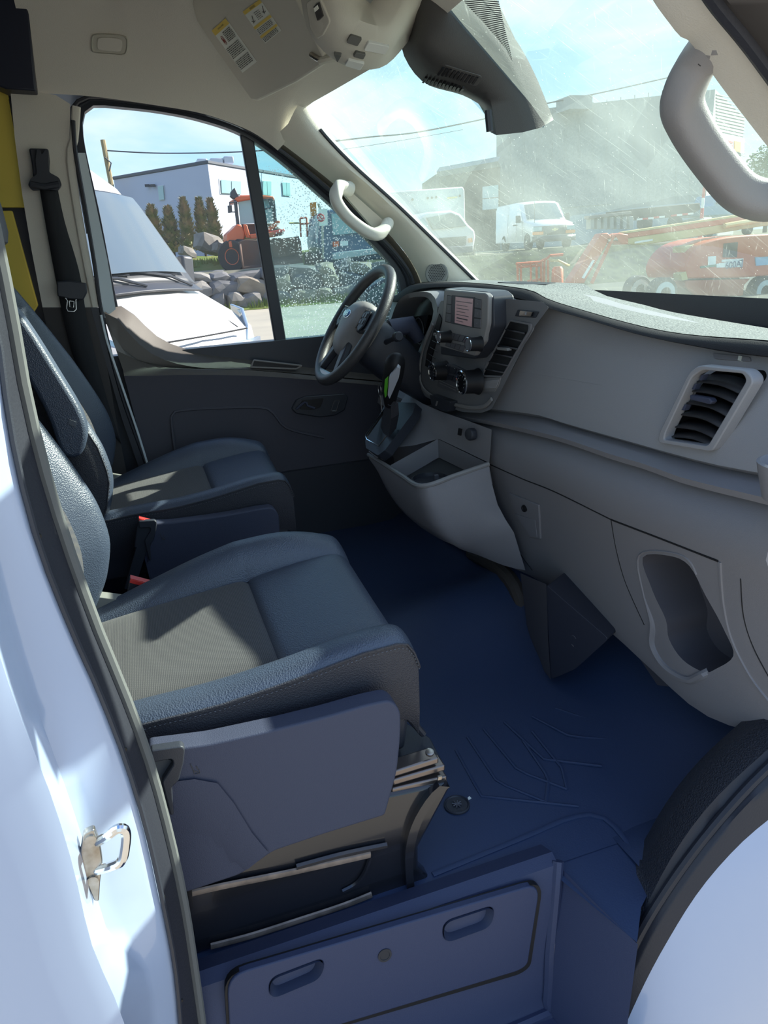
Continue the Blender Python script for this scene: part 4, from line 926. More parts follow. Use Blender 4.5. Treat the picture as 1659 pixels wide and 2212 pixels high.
# ---- door striker on the white pillar
stc = pk(205, 1830, y=-0.985)
stk = empty('door_striker', stc, 'chrome door striker loop bolted to the white pillar', 'door striker')
MB().prism(roundpoly([pk(*p, y=-0.985) for p in ((180, 1790), (204, 1779), (216, 1812), (222, 1850), (217, 1890), (214, 1935), (204, 1934), (186, 1890), (174, 1830))], 0.004), (0, -0.008, 0)).out('striker_plate', M_STEEL, stk, bevel=0.002)
MB().tube(smoothline([pk(212, 1818, y=-0.99), pk(232, 1806, y=-1.000), pk(255, 1790, y=-1.004), pk(271, 1796, y=-1.004), pk(270, 1830, y=-1.004), pk(262, 1860, y=-1.004), pk(240, 1872, y=-1.000), pk(210, 1880, y=-0.99)], 6), 0.0052, 10).out('striker_loop', M_CHR, stk)
for u, v in ((196, 1812), (200, 1900)): MB().lathe(pk(u, v, y=-0.992), (0, -1, 0), [(0, 0.006), (0.003, 0.006), (0.003, 0.003)], 10).out('striker_bolt', M_STEEL, stk)

# ---- floor clip
fc = pk(987, 1740, z=0.004); e = empty('floor_clip', fc, 'round black retaining clip on the floor mat beside the seat rail', 'floor clip')
MB().lathe(fc, (0, 0, 1), [(0, 0.0245), (0.003, 0.0245), (0.004, 0.022), (0.002, 0.020)], 28).out('clip_disc', M_BLK, e)
for k in range(4):
    a = PI*k/4+0.3; MB().tube([fc+V((math.cos(a)*0.009, math.sin(a)*0.009, 0.004)), fc-V((math.cos(a)*0.009, math.sin(a)*0.009, -0.004))], 0.0014, 5).out('clip_star', M_BTN, e)
p_ = pk(1012, 1729, z=0.003)
MB().prism([p_, p_+V((0.007, 0.002, 0)), p_+V((0.005, 0.007, 0.001)), p_+V((0.0, 0.004, 0.001))], (0, 0, 0.002)).out('white_chip', M_LBLW, e)
# ================================================================== dashboard
dash = empty('dashboard', (1.0, 0.0, 0.5), 'grey moulded dashboard across the cab below the windscreen', 'dashboard')
YS = [0.87-1.80*i/36 for i in range(37)]
def atY(p3, ys=YS):
    p3 = sorted(smoothline(p3, 6), key=lambda p: -p.y); r = []
    for y in ys:
        if y >= p3[0].y: a, b = p3[0], p3[1]
        elif y <= p3[-1].y: a, b = p3[-2], p3[-1]
        else:
            for a, b in zip(p3, p3[1:]):
                if a.y >= y >= b.y: break
        t = 0 if abs(b.y-a.y) < 1e-6 else (y-a.y)/(b.y-a.y); t = max(-3, min(4, t)); r.append(V((a.x+(b.x-a.x)*t, y, a.z+(b.z-a.z)*t)))
    return r
R0 = atY(px(1.30, (930, 604), (1000, 604), (1075, 606), (1140, 609), (1200, 610), (1245, 612), (1275, 617), (1300, 636), (1397, 660), (1457, 675), (1659, 709), (1900, 745)))
R1 = atY(px(1.035, (862, 634), (882, 618), (905, 611), (960, 608), (1040, 612), (1110, 620), (1151, 628), (1187, 647), (1278, 675), (1357, 697), (1437, 715), (1516, 725), (1659, 735), (1800, 750)))
R2 = atY(px(1.010, (866, 648), (890, 632), (912, 624), (960, 621), (1010, 627), (1063, 637), (1139, 650), (1187, 667), (1278, 693), (1357, 717), (1437, 736), (1512, 750), (1576, 762), (1659, 772), (1800, 792)))
R3 = [p+V((0.026, 0, -0.004)) for p in R2]
R5 = atY(px(0.990, (840, 800), (900, 850), (980, 872), (1060, 883), (1159, 896), (1218, 914), (1357, 953), (1417, 970), (1530, 1000), (1659, 1025), (1800, 1055)))
R6 = [p+V((0.018, 0, -0.010)) for p in R5]
R7 = atY(px(0.962, (870, 862), (930, 885), (1000, 900), (1060, 910), (1199, 942), (1318, 981), (1397, 1004), (1477, 1033), (1659, 1077), (1800, 1115)))
R8 = [p+V((0.004, 0, -0.011)) for p in R7]
R9 = [p+V((0.022, 0, -0.004)) for p in R8]
R11 = atY(px(0.965, (900, 920), (980, 965), (1060, 1003), (1200, 1062), (1320, 1122), (1430, 1166), (1560, 1212), (1659, 1240), (1800, 1290)))
R10 = [a_.lerp(b_, 0.45)+V((-0.022, 0, 0.004)) for a_, b_ in zip(R9, R11)]
R12 = atY(px(1.03, (900, 1120), (1000, 1185), (1120, 1232), (1180, 1265), (1300, 1350), (1400, 1440), (1500, 1530), (1590, 1572), (1659, 1580), (1800, 1560)))
R13 = [p+V((0.05, 0, -0.01)) for p in R12]
R4 = [a_.lerp(b_, 0.5)+V((-0.006, 0, 0)) for a_, b_ in zip(R3, R5)]
RB = [V((1.36, y, 0.30)) for y in YS]; RC = [V((1.37, y, 0.80)) for y in YS]
def rows_solid(rs):
    secs = [[r[i] for r in rs] for i in range(len(YS))]
    return MB().loft(secs, True, True)
def mid(a, b, t, off): return [p.lerp(q, t)+V(off) for p, q in zip(a, b)]
top_ = rows_solid([R0, mid(R0, R1, 0.5, (0, 0, 0.002)), mid(R0, R1, 0.9, (0, 0, 0.001)), R1, [p+V((0.05, 0, -0.01)) for p in R1], [p+V((0.2, 0, -0.02)) for p in R3]])
rows_solid([[p+V((0.004, 0, -0.001)) for p in R1], mid(R1, R2, 0.10, (-0.005, 0, 0)), mid(R1, R2, 0.5, (-0.010, 0, 0)), mid(R1, R2, 0.9, (-0.004, 0, 0)), R2, R3, [p+V((0.06, 0, 0)) for p in R3]]).out('pad_lip', M_LIP, dash, ang=60)
dt = top_.out('top_pad', M_DASHTOP, dash, ang=50)
T_top = bvh(dt)
decal('defroster_slot', T_top, [(1075, 611), (1120, 609), (1200, 612), (1180, 616), (1120, 615)], 0.002, M_DARK, dash)
R5b = mid(R3, R5, 0.9, (-0.003, 0, 0))
up_ = rows_solid([R3, mid(R3, R5, 0.25, (-0.006, 0, 0)), R4, R5b, R5, R6, [p+V((0.16, 0, 0)) for p in R6], [p+V((0.16, 0, 0)) for p in R3]])
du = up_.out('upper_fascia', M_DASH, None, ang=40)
WELL = mat('well_shaded', (0.09, 0.088, 0.105), 0.6)  # shade inside the bottle well put into its wall colour
def pcut(pts, x, depth, r=0.0, m=None):
    p = px(x, *pts); p = roundpoly(p, r) if r else p
    c_ = MB().prism([q+V((-0.03, 0, 0)) for q in p], (depth+0.03, 0, 0)); c_.mat = m or M_DARK; return c_
ventR_in = [(1516, 799), (1604, 807), (1612, 822), (1528, 964), (1433, 950), (1437, 934), (1493, 815)]
clus = [(836, 720), (858, 664), (880, 645), (911, 640), (929, 646), (937, 668), (933, 694), (915, 735), (895, 800), (850, 830), (835, 780)]
cut(du, [pcut(ventR_in, 0.985, 0.06, 0.006), pcut(clus, 0.985, 0.07, 0.008)])
du.parent = dash; du.data.transform(parent_matrix(dash).inverted())
lo_ = rows_solid([R6, R7, R8, R9, mid(R9, R10, 0.5, (-0.008, 0, 0)), R10, mid(R10, R11, 0.55, (-0.009, 0, 0)), R11, mid(R11, R12, 0.33, (0.004, 0, 0)), mid(R11, R12, 0.66, (0.003, 0, 0)), mid(R11, R12, 0.92, (-0.004, 0, 0)), R12, R13, RB, RC])
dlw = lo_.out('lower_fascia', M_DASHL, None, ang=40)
well = [(1385, 1205), (1450, 1200), (1492, 1222), (1516, 1290), (1545, 1372), (1554, 1425), (1510, 1455), (1482, 1462), (1438, 1435), (1412, 1390), (1412, 1345), (1392, 1280)]
cut(dlw, [pcut([(p.x, p.y) for p in smoothline([V((*p, 0)) for p in well], 4, True)], 0.975, 0.13, 0, WELL)])
dlw.parent = dash; dlw.data.transform(parent_matrix(dash).inverted())
T_up = bvh(du); T_lo = bvh(dlw)
def hline(tree, pts, off=0.0, n=None):
    q = []
    q = [(p.x, p.y) for p in smoothline([V((*p, 0)) for p in pts], 8)]; r = [hit(tree, u, v, off) for u, v in q]; return [p for p in r if p is not None]
M_JOINT = mat('joint_black', (0.012, 0.012, 0.014), 0.8)  # near-black for the panel joints
def seam(tree, pts, name='panel_joint', r=0.0016, m=None, off=0.0):
    q = hline(tree, pts, off)
    if len(q) > 2: MB().tube(q, r, 5).out(name, m or M_JOINT, dash)
# joints in the upper fascia (airbag cover) and glovebox
seam(T_up, [(1178, 668), (1150, 712), (1110, 790), (1080, 845), (1058, 884)])
seam(T_lo, [(1058, 1003), (1130, 1035), (1200, 1063), (1320, 1122)]); seam(T_lo, [(1320, 1122), (1332, 1190), (1352, 1260), (1392, 1350)], r=0.0012)
seam(T_lo, [(1058, 1003), (1066, 1060), (1088, 1130), (1120, 1190), (1150, 1232)], r=0.0012)
seam(T_lo, [(1320, 1122), (1440, 1168), (1552, 1212)], r=0.0022); seam(T_lo, [(1556, 1214), (1562, 1300), (1580, 1380), (1620, 1460), (1665, 1520)], r=0.003, m=M_DASHL)
seam(T_lo, [(1600, 1250), (1606, 1330), (1628, 1400), (1665, 1470)], r=0.0010)
seam(T_up, [(1100, 800), (1200, 815), (1300, 832)], r=0.0006, m=M_DASH)
# shelf joint
# bottle holder lip and back wall
wc = smoothline([V((*p, 0)) for p in well], 5, True); wcen = sum(wc, V((0, 0, 0)))/len(wc)
lipw = [hit(T_lo, *tuple(wcen+(p-wcen)*1.045)[:2]) for p in wc]; rad = []
for p, q in zip(wc, lipw): rad.append(0.0022+0.0058*max(0, min(1, (p.y-1300)/60))*(1 if p.x < 1548 or p.y > 1420 else 0.3))
ok = [(q, rr) for q, rr in zip(lipw, rad) if q and q.x < 1.03]
gi = max(range(len(ok)), key=lambda i: (ok[i][0]-ok[i-1][0]).length)
ok = ok[gi:]+ok[:gi]
MB().tube([q for q, _ in ok], [rr for _, rr in ok], 8, True).out('holder_lip', M_DASHL, dash)
wb = MB(); wb.loft([px(1.095, (1360, 1180), (1360, 1300), (1380, 1420), (1420, 1480)), px(1.10, (1480, 1160), (1480, 1300), (1490, 1400), (1500, 1490)), px(1.095, (1600, 1180), (1600, 1300), (1600, 1400), (1600, 1490))])
wb.out('well_back', WELL, dash)
# glovebox latch
lt = decal('glovebox_latch', T_lo, [(1101, 1064), (1166, 1090), (1170, 1164), (1146, 1160), (1122, 1122)], 0.004, M_DASHL, dash, 0.004, bevel=0.002)
decal('latch_recess', T_lo, [(1116, 1108), (1160, 1122), (1164, 1160), (1148, 1154)], 0.006, mat('latch_grey', (0.24, 0.24, 0.26), 0.6), dash, 0.003)  # recess slightly darker than the lower fascia
lc = hit(T_lo, 1138, 1096, 0.006)
MB().lathe(lc, (-1, -0.3, 0.1), [(0, 0.009), (0.003, 0.009), (0.003, 0.006), (0.001, 0.005)], 16).out('key_lock', M_DARK, dash)
# right air vent
def frame(tree, outer, inner, th, m, name, r=0.006):
    po = roundpoly([hit(tree, *p) or V((0.985, 0, 0)) for p in outer], r); pi_ = roundpoly([hit(tree, *p) or V((0.985, 0, 0)) for p in inner], r*0.7)
    return po, pi_
X_ = 0.978
po = roundpoly(px(X_+0.002, (1508, 789), (1612, 800), (1629, 822), (1538, 976), (1420, 956), (1424, 934), (1487, 806)), 0.010); pi_ = roundpoly(px(X_+0.002, *ventR_in), 0.008)
vr = ring('vent_frame', po, pi_, (0.022, 0, 0), M_DASH, dash, bevel=0.002)
VM = mat('vent_blade', (0.030, 0.030, 0.034), 0.45)
for (l, r_) in (((1490, 822), (1598, 850)), ((1477, 842), (1588, 872)), ((1468, 868), (1572, 900)), ((1458, 893), (1558, 925)), ((1444, 920), (1545, 948)), ((1436, 942), (1532, 962))):
    m_ = ((l[0]+r_[0])/2+8, (l[1]+r_[1])/2-6)
    a_, c_, b_ = pk(*l, x=0.998), pk(*m_, x=0.990), pk(*r_, x=0.998)
    q = smoothline([a_, c_, b_], 4)
    MB().loft([q, [p+V((0.03, 0, 0.010)) for p in q]]).out('vent_blade', VM, vr, solid=0.0022)
MB().prism(px(0.982, (1489, 853), (1532, 860), (1538, 868), (1532, 874), (1490, 864)), (0.012, 0, 0)).out('vent_tab', M_SKIRT, vr, bevel=0.002)
for u, v in ((1515, 815), (1500, 835), (1478, 880), (1455, 910), (1441, 932)):
    MB().prism(px(0.992, (u, v-5), (u+6, v-6), (u, v+7), (u-6, v+6)), (0.01, 0, 0)).out('vent_link', M_SKIRT, vr)
MB().prism(px(1.045, (1480, 780), (1640, 790), (1560, 990), (1410, 970)), (0.01, 0, 0)).out('vent_back', M_DARK, vr)
wh = decal('vent_wheel', T_up, [(1542, 764), (1622, 772), (1624, 782), (1545, 776)], 0.003, M_DASHL, dash, 0.003, bevel=0.001)
decal('wheel_mark', T_up, [(1600, 770), (1606, 771), (1604, 781), (1598, 780)], 0.005, M_LBLW, wh.parent)
# cup holder at the right end
cc = pk(1722, 1000, x=0.94)
MB().lathe(cc+V((0, 0, -0.05)), (0, 0, 1), [(0, 0.036), (0.04, 0.046), (0.05, 0.048), (0.052, 0.044), (0.02, 0.038)], 28).out('cup_holder', M_DASHL, dash)
# airbag indicator and lock near the centre

# ---- instrument hood and cluster
hood = line(px(0.955, (838, 712), (856, 658), (878, 636), (911, 630), (934, 636), (945, 662), (940, 696), (918, 742), (905, 775)), 26)
hin = line(px(0.965, (838, 722), (860, 666), (880, 646), (911, 641), (928, 647), (936, 668), (932, 694), (912, 738), (898, 775)), 26)
MB().loft([[p+V((0.06, 0, 0)) for p in hood], hood, hin, [p+V((0.07, 0, 0)) for p in hin]]).out('cluster_surround', M_STACK, dash, ang=50)
MB().prism(px(1.05, (820, 640), (960, 640), (940, 860), (820, 860)), (0.01, 0, 0)).out('cluster_back', M_DARK, dash)
cl = MB().prism(px(1.035, (850, 690), (925, 680), (905, 770), (850, 775)), (0.006, 0, 0)).out('cluster_lens', M_GLOSS, dash)
for u, v in ((866, 725), (905, 715)):
    MB().tube([pk(u, v, x=1.032)+V((0, math.cos(a)*0.042, math.sin(a)*0.042)) for a in [2*PI*i/20 for i in range(21)]], 0.0016, 5).out('dial_ring', M_BTN, cl)

# ---- centre stack
XS_ = 0.948
outl = [(1186, 664), (1150, 712), (1110, 790), (1082, 845), (1062, 884), (1040, 892), (1000, 890), (955, 876), (918, 856), (904, 830), (905, 785), (918, 740), (940, 690), (952, 650), (1100, 646), (1172, 652)]
old_ = [(952, 650), (940, 690), (918, 740), (905, 785), (904, 830), (918, 856), (955, 876), (1000, 890), (1040, 892), (1060, 884), (1078, 845), (1090, 815), (1118, 762), (1150, 706), (1168, 672), (1164, 654), (1100, 646)]
so1 = roundpoly(px(XS_, *outl), 0.008); so2 = roundpoly(px(1.005, *outl), 0.008)
stk_ = MB().loft([so1, so2], True, True).out('stack_panel', M_STACK, dash, bevel=0.004, seg=3)
pl_ = lambda name, pts, x, th, m, par, rr=0.0, bv=None: MB().prism(roundpoly(px(x, *pts), rr) if rr else px(x, *pts), (th, 0, 0)).out(name, m, par, bevel=bv)
ir_ = pl_('indicator_recess', [(1118, 669), (1164, 673), (1156, 687), (1112, 683)], XS_-0.002, 0.006, M_BLK, dash, 0.004, 0.001)
pl_('indicator_window', [(1123, 671), (1150, 674), (1146, 684), (1121, 682)], XS_-0.006, 0.006, M_GLOSS, ir_, 0.003, 0.001)
pl_('indicator_mark', [(1134, 674), (1137, 674), (1136, 680), (1133, 680)], XS_-0.007, 0.001, M_PRINT, ir_)
bz_ = line(px(XS_-0.004, (935, 700), (912, 760), (907, 820), (925, 850), (965, 868), (1010, 880), (1045, 878), (1062, 862)), 30)
MB().tube(bz_, 0.0055, 8, flat=0.6).out('stack_edge', M_BEZ, dash)
def pl(name, pts, x, th, m, parent=dash, r=0.0, bevel=None): return MB().prism(roundpoly(px(x, *pts), r) if r else px(x, *pts), (th, 0, 0)).out(name, m, parent, bevel=bevel)
vl = pl('left_centre_vent', [(954, 690), (946, 722), (934, 765), (926, 795), (918, 790), (922, 760), (936, 715), (948, 678)], XS_-0.003, 0.004, M_DARK)
for a_, b_ in (((940, 712), (952, 722)), ((934, 736), (950, 744)), ((929, 750), (945, 760)), ((926, 764), (940, 774)), ((921, 776), (937, 786))):
    MB().tube([pk(*a_, x=XS_-0.006), pk(*b_, x=XS_-0.006)], 0.0014, 5).out('vent_blade', VM, vl)
pl('vent_tab', [(936, 719), (944, 722), (942, 727), (935, 724)], XS_-0.012, 0.01, M_BEZ, vl)
vq = [(1100, 694), (1142, 702), (1140, 716), (1112, 762), (1084, 812), (1042, 810), (1056, 780), (1078, 738)]
po = roundpoly(px(XS_-0.004, *[(u+(u-1093)*0.10, v+(v-755)*0.06) for u, v in vq]), 0.006); pi_ = roundpoly(px(XS_-0.004, *vq), 0.006)
vc = ring('centre_vent', po, pi_, (0.010, 0, 0), M_STACK, dash, bevel=0.002)
pl('vent_cavity', vq, XS_-0.001, 0.002, M_DARK, vc)
for a_, b_ in (((1094, 710), (1134, 718)), ((1086, 726), (1128, 736)), ((1077, 744), (1118, 752)), ((1068, 762), (1108, 770)), ((1058, 780), (1098, 788)), ((1050, 796), (1089, 803))):
    q = [pk(*a_, x=XS_-0.003), pk(*b_, x=XS_-0.003)]
    MB().loft([q, [p+V((0.0, 0, -0.0035)) for p in q]]).out('vent_blade', mat('blade_edge', (0.060, 0.060, 0.066), 0.4), vc, solid=0.003)
pl('vent_tab', [(1072, 750), (1094, 752), (1096, 758), (1074, 756)], XS_-0.014, 0.012, M_BEZ, vc, bevel=0.001)
pl('coin_tray', [(1042, 818), (1081, 815), (1076, 832), (1068, 846), (1024, 846), (1032, 834)], XS_-0.003, 0.01, M_BEZ, dash, 0.004, 0.0015)
pl('tray_recess', [(1044, 823), (1077, 820), (1071, 838), (1032, 841)], XS_-0.0045, 0.002, M_DASH, dash, 0.004)

# radio unit
XR = 0.905
sideo = [(960, 625), (1047, 633), (1054, 640), (1053, 700), (1044, 738), (1024, 769), (949, 748), (954, 702)]
rad = pl('radio_unit', sideo, XR, 0.014, M_BEZ, dash, 0.006, 0.003)
pl('radio_shell', [(959, 623), (1050, 630), (1064, 642), (1066, 706), (1044, 754), (1024, 776), (951, 766), (953, 704)], XR+0.010, 0.055, M_BLK, dash, 0.008, 0.004)
pl('shell_rear_box', [(1050, 636), (1082, 655), (1080, 700), (1050, 770), (1000, 775)], XR+0.05, 0.05, M_BLK, dash, 0.01, 0.006)  # dark housing behind the radio unit
XB = XR-0.0015
ib = px(XB, (977, 638), (1025, 643), (1021, 708), (975, 699)); sc4 = px(XR+0.004, (984, 641), (1022, 645.5), (1019, 706), (982, 697))
pl('screen_recess', [(976, 637.5), (1025.5, 642.5), (1021.5, 708.5), (974.5, 699)], XR-0.001, 0.002, M_BLK, rad)
scr = mat('screen_lit', (0.16, 0.13, 0.145), 0.25, emit=((0.30, 0.20, 0.22), 0.28))
sp_ = px(XR-0.0016, (984, 641), (1022, 645.5), (1019, 706), (982, 697)); sob = MB().add(sp_, [(0, 1, 2, 3)]).out('display', scr, rad, smooth=False)
lines = MB()
def sq(s, t): return sp_[0].lerp(sp_[1], s).lerp(sp_[3].lerp(sp_[2], s), t)+V((-0.0004, 0, 0))
for t, a_, b_ in ((0.16, .05, .95), (0.30, .1, .7), (0.42, .1, .8), (0.54, .1, .6), (0.66, .1, .8), (0.78, .12, .75), (0.80, .12, .75), (0.9, .1, .5)):
    lines.add([sq(a_, t-0.012), sq(b_, t-0.012), sq(b_, t+0.012), sq(a_, t+0.012)], [(0, 1, 2, 3)])
tag(lines.out('screen_text', mat('screen_ink', (0.06, 0.06, 0.08), 0.4), sob, smooth=False), kind='stuff')
Yd, Zd = V((0, -1, 0)), V((0, 0, 1))
def grid_buttons(q4, nx, ny, x, chars=None, gap=0.06):
    P4 = [V((*p, 0)) for p in q4]; k = 0
    for j in range(ny):
        for i in range(nx):
            f_ = lambda s, t: tuple(P4[0].lerp(P4[1], s).lerp(P4[3].lerp(P4[2], s), t))[:2]
            s0, s1, t0, t1 = (i+gap)/nx, (i+1-gap)/nx, (j+gap)/ny, (j+1-gap)/ny
            b = pl('button', [f_(s0, t0), f_(s1, t0), f_(s1, t1), f_(s0, t1)], x-0.0022, 0.004, M_BTN, rad, 0.001, 0.0006)
            if chars and k < len(chars): text('button_print', chars[k], pk(*f_((s0+s1)/2, (t0+t1)/2), x=x-0.0026), Yd, Zd, 0.006, M_PRINT, b, depth=0.0003)
            k += 1
def backplate(q4, x): pl('button_surround', q4, x-0.0008, 0.002, M_DARK, rad)
for q4, nx, ny, ch in (([(966, 637.5), (976, 639), (973.5, 698), (961.5, 695)], 1, 3, '123'), ([(1025, 644), (1039.5, 647.5), (1037.5, 710), (1022.5, 708)], 1, 3, '456'),
                       ([(971, 718), (1017, 728), (1008, 741.5), (967, 732)], 4, 1, None), ([(964, 737.5), (1005, 747), (1000, 760), (962, 747)], 4, 1, None)):
    backplate(q4, XR); grid_buttons(q4, nx, ny, XR, ch)
def knob(u, v, x, r, ln, parent, mark=True):
    c = pk(u, v, x=x); ax = V((-1, 0.0, 0.06)).normalized()
    k = MB().lathe(c-ax*ln, ax, [(0, r*1.15), (ln*0.2, r*1.02), (ln*0.9, r*0.98), (ln, r*0.93)], 28).out('knob', M_KNOB, parent)
    MB().tube([c+V((0, math.cos(a)*r*0.95, math.sin(a)*r*0.95)) for a in [2*PI*i/28 for i in range(29)]], r*0.11, 6).out('chrome_ring', M_CHR, k)
    MB().lathe(c, ax, [(0, r*0.88), (0.001, r*0.86)], 24).out('knob_face', M_GLOSS if r > 0.02 else M_BTN, k)
    return k, c
knob(947, 728, 0.872, 0.0145, 0.032, dash); knob(1011, 744, 0.872, 0.0160, 0.032, dash)
k1, c1 = knob(934, 802, 0.905, 0.0250, 0.045, dash); k2, c2 = knob(997, 826, 0.890, 0.0290, 0.045, dash)
for k_, c_, r_ in ((k1, c1, 0.025), (k2, c2, 0.029)):
    for i in range(9):
        a = -2.2+i*0.55; MB().prism([c_+V((-0.0015, math.sin(a)*r_*0.62-0.0012, math.cos(a)*r_*0.62-0.0012)), c_+V((-0.0015, math.sin(a)*r_*0.62+0.0012, math.cos(a)*r_*0.62-0.0012)), c_+V((-0.0015, math.sin(a)*r_*0.62, math.cos(a)*r_*0.62+0.0016))], (-0.0003, 0, 0)).out('dial_mark', M_PRINT, k_)
pl('climate_panel', [(958, 786), (975, 786), (1003, 800), (1000, 836), (985, 849), (944, 834), (950, 800)], XS_-0.006, 0.006, M_BTN, dash, 0.004, 0.001)
for q4 in ([(959, 789), (971, 792), (967, 806), (956, 803)], [(973, 793), (986, 796), (981, 809), (969, 806)], [(988, 797), (1001, 802), (996, 813), (983, 810)], [(955, 806), (966, 809), (962, 822), (951, 818)], [(967, 809), (979, 812), (975, 822), (964, 820)], [(980, 813), (992, 816), (988, 827), (976, 824)]):
    pl('button', q4, XS_-0.009, 0.004, M_BLK, dash, 0.001, 0.0006)
for u, v in ((964, 790), (982, 796)): MB().lathe(pk(u, v, x=XS_-0.0095), (-1, 0, 0), [(0, 0.0011), (0.0006, 0.001)], 8).out('led', M_LBLW, dash)
MB().tube(px(XS_-0.008, (950, 822), (985, 838)), 0.001, 5).out('trim_line', M_BEZ, dash); MB().tube(px(XS_-0.008, (949, 827), (984, 843)), 0.001, 5).out('trim_line', M_BEZ, dash)
# latch tab below the stack
tb = pl('release_tab', [(928, 853), (972, 868), (966, 890), (950, 886), (932, 876)], 0.925, 0.03, M_BLK, dash, 0.004, 0.003)
pl('tab_mark', [(943, 866), (946, 867), (943, 877), (940, 876)], 0.9235, 0.001, M_BEZ, tb)
decal('usb_slot', T_lo, [(991, 926), (996, 928), (994, 940), (989, 938)], 0.003, M_DARK, dash) if hit(T_lo, 993, 932) else None

# ---- centre console: storage bin, socket and gear gate
def K(u, v, x): return pk(u, v, x=x)
con_top = [[K(905, 868, .935), K(950, 888, .935), K(1000, 905, .938), K(1062, 928, .945)],
           [K(880, 905, .89), K(925, 925, .905), K(985, 950, .925), K(1060, 965, .935)],
           [K(842, 968, .80), K(895, 962, .86), K(948, 948, .915), K(1057, 1000, .94)]]
cb = MB(); 
MB().loft(con_top).out('console_face', M_DASHL, dash, ang=60)
MB().loft([[K(905, 868, .935), K(880, 905, .89), K(842, 968, .80), K(815, 990, .765)], [K(878, 850, 0.95), K(850, 890, .89), K(815, 940, .80), K(796, 975, .765)]]).out('console_side', M_DASHL, dash, ang=60)
rimL, rimN, rimR, rimB = K(838, 1008, .765), K(912, 1050, .765), K(1056, 1002, .942), K(946, 948, .915)
g0 = K(796, 982, .765)
rim_out = [g0, g0.lerp(rimL, 0.6), rimL, rimL.lerp(rimN, 0.5)+V((-0.006, 0, 0)), rimN, rimN.lerp(rimR, 0.33)+V((0, -0.004, 0)), rimN.lerp(rimR, 0.66)+V((0, -0.003, 0)), rimR]
low1 = [K(812, 1010, .78), K(828, 1040, .775), K(850, 1070, .775), K(890, 1100, .775), K(935, 1130, .79), K(985, 1125, .84), K(1035, 1105, .90), K(1075, 1090, .955)]
low2 = [K(835, 1050, .80), K(850, 1080, .80), K(880, 1115, .80), K(925, 1150, .815), K(975, 1175, .84), K(1020, 1180, .89), K(1070, 1165, .94), K(1110, 1150, .975)]
low3 = [p+V((0.10, 0.0, -0.02)) for p in low2[:4]]+[K(985, 1180, .88), K(1035, 1200, .93), K(1090, 1222, .98), K(1135, 1232, 1.0)]
bin_rows = [smoothline(r, 4) for r in (rim_out, low1, low2, low3)]
MB().loft([bin_rows[0], [a_.lerp(b_, 0.3)+V((-0.006, -0.004, 0)) for a_, b_ in zip(bin_rows[0], bin_rows[1])], bin_rows[1], [a_.lerp(b_, 0.5)+V((-0.003, -0.003, 0)) for a_, b_ in zip(bin_rows[1], bin_rows[2])], bin_rows[2], bin_rows[3]]).out('bin_front', M_DASHL, dash, ang=80)
MB().tube(smoothline([g0, rimL, rimL.lerp(rimN, 0.5)+V((-0.005, 0, 0)), rimN, rimN.lerp(rimR, 0.5)+V((0, -0.003, 0)), rimR], 6), 0.0062, 8).out('bin_rim', M_BEZ, dash)
dn = V((0.01, 0.0, -0.055))
MB().loft([[rimL, rimB, rimR], [rimL+dn, rimB+dn+V((-0.01, 0, 0)), rimR+dn]]).out('bin_wall', M_DASHL, dash, ang=30)
MB().loft([[rimL, rimN, rimR], [rimL+dn+V((0.01, 0, 0)), rimN+dn+V((0.012, 0.01, 0)), rimR+dn]]).out('bin_wall', M_DASHL, dash, ang=30)
MB().add([rimL+dn, rimN+dn, rimR+dn, rimB+dn], [(0, 1, 2, 3)]).out('bin_floor', mat('bin_dark', (0.05, 0.055, 0.06), 0.6), dash, smooth=False)
ch = (rimL+rimN+rimR+rimB)/4+dn+V((-0.02, 0.0, 0.006))
MB().lathe(ch, (0, 0, 1), [(0, 0.05), (0.008, 0.052), (0.010, 0.047), (-0.02, 0.040), (-0.03, 0.0)], 28).out('cup_ring', M_BLK, dash)
MB().lathe(ch+V((0.075, -0.04, 0)), (0, 0, 1), [(0, 0.025), (0.006, 0.026), (0.007, 0.022), (-0.02, 0.018)], 20).out('cup_ring', M_BLK, dash)
MB().box(ch+V((0.01, -0.02, 0.01)), (0.012, 0.008, 0.025)).out('cup_fin', M_BTN, dash, bevel=0.002)
s12 = pk(1014, 938, x=0.915); ax = V((-1, -0.25, 0.15)).normalized()
MB().lathe(s12-ax*0.012, ax, [(0, 0.016), (0.012, 0.0165), (0.016, 0.014), (0.017, 0.010)], 24).out('power_socket_cap', M_BLK, dash)
MB().prism([K(990, 925, .915), K(996, 927, .915), K(994, 941, .915), K(988, 939, .915)], (0.004, 0, 0)).out('media_slot', M_DARK, dash)
# gear gate
gq = [K(835, 868, .865), K(898, 870, .90), K(892, 892, .875), K(832, 972, .765), K(816, 984, .75), K(790, 968, .745), K(788, 950, .75)]
MB().prism(roundpoly(gq, 0.006), (0.02, 0, -0.02)).out('gate_housing', M_BLK, dash, bevel=0.004)
gr = [K(838, 876, .856), K(850, 880, .856), K(826, 956, .748), K(794, 948, .742), K(796, 940, .745)]
ofs = V((-0.004, 0, 0.004))
MB().tube([p+ofs for p in [K(832, 888, .845), K(792, 944, .742), K(796, 952, .740), K(822, 966, .745), K(838, 944, .765)]], 0.0022, 6).out('gate_rim', M_CHR, dash)
MB().tube([p+ofs for p in [K(833, 892, .84), K(797, 943, .745)]], 0.004, 6, flat=0.5).out('gate_scale', M_STEEL, dash)

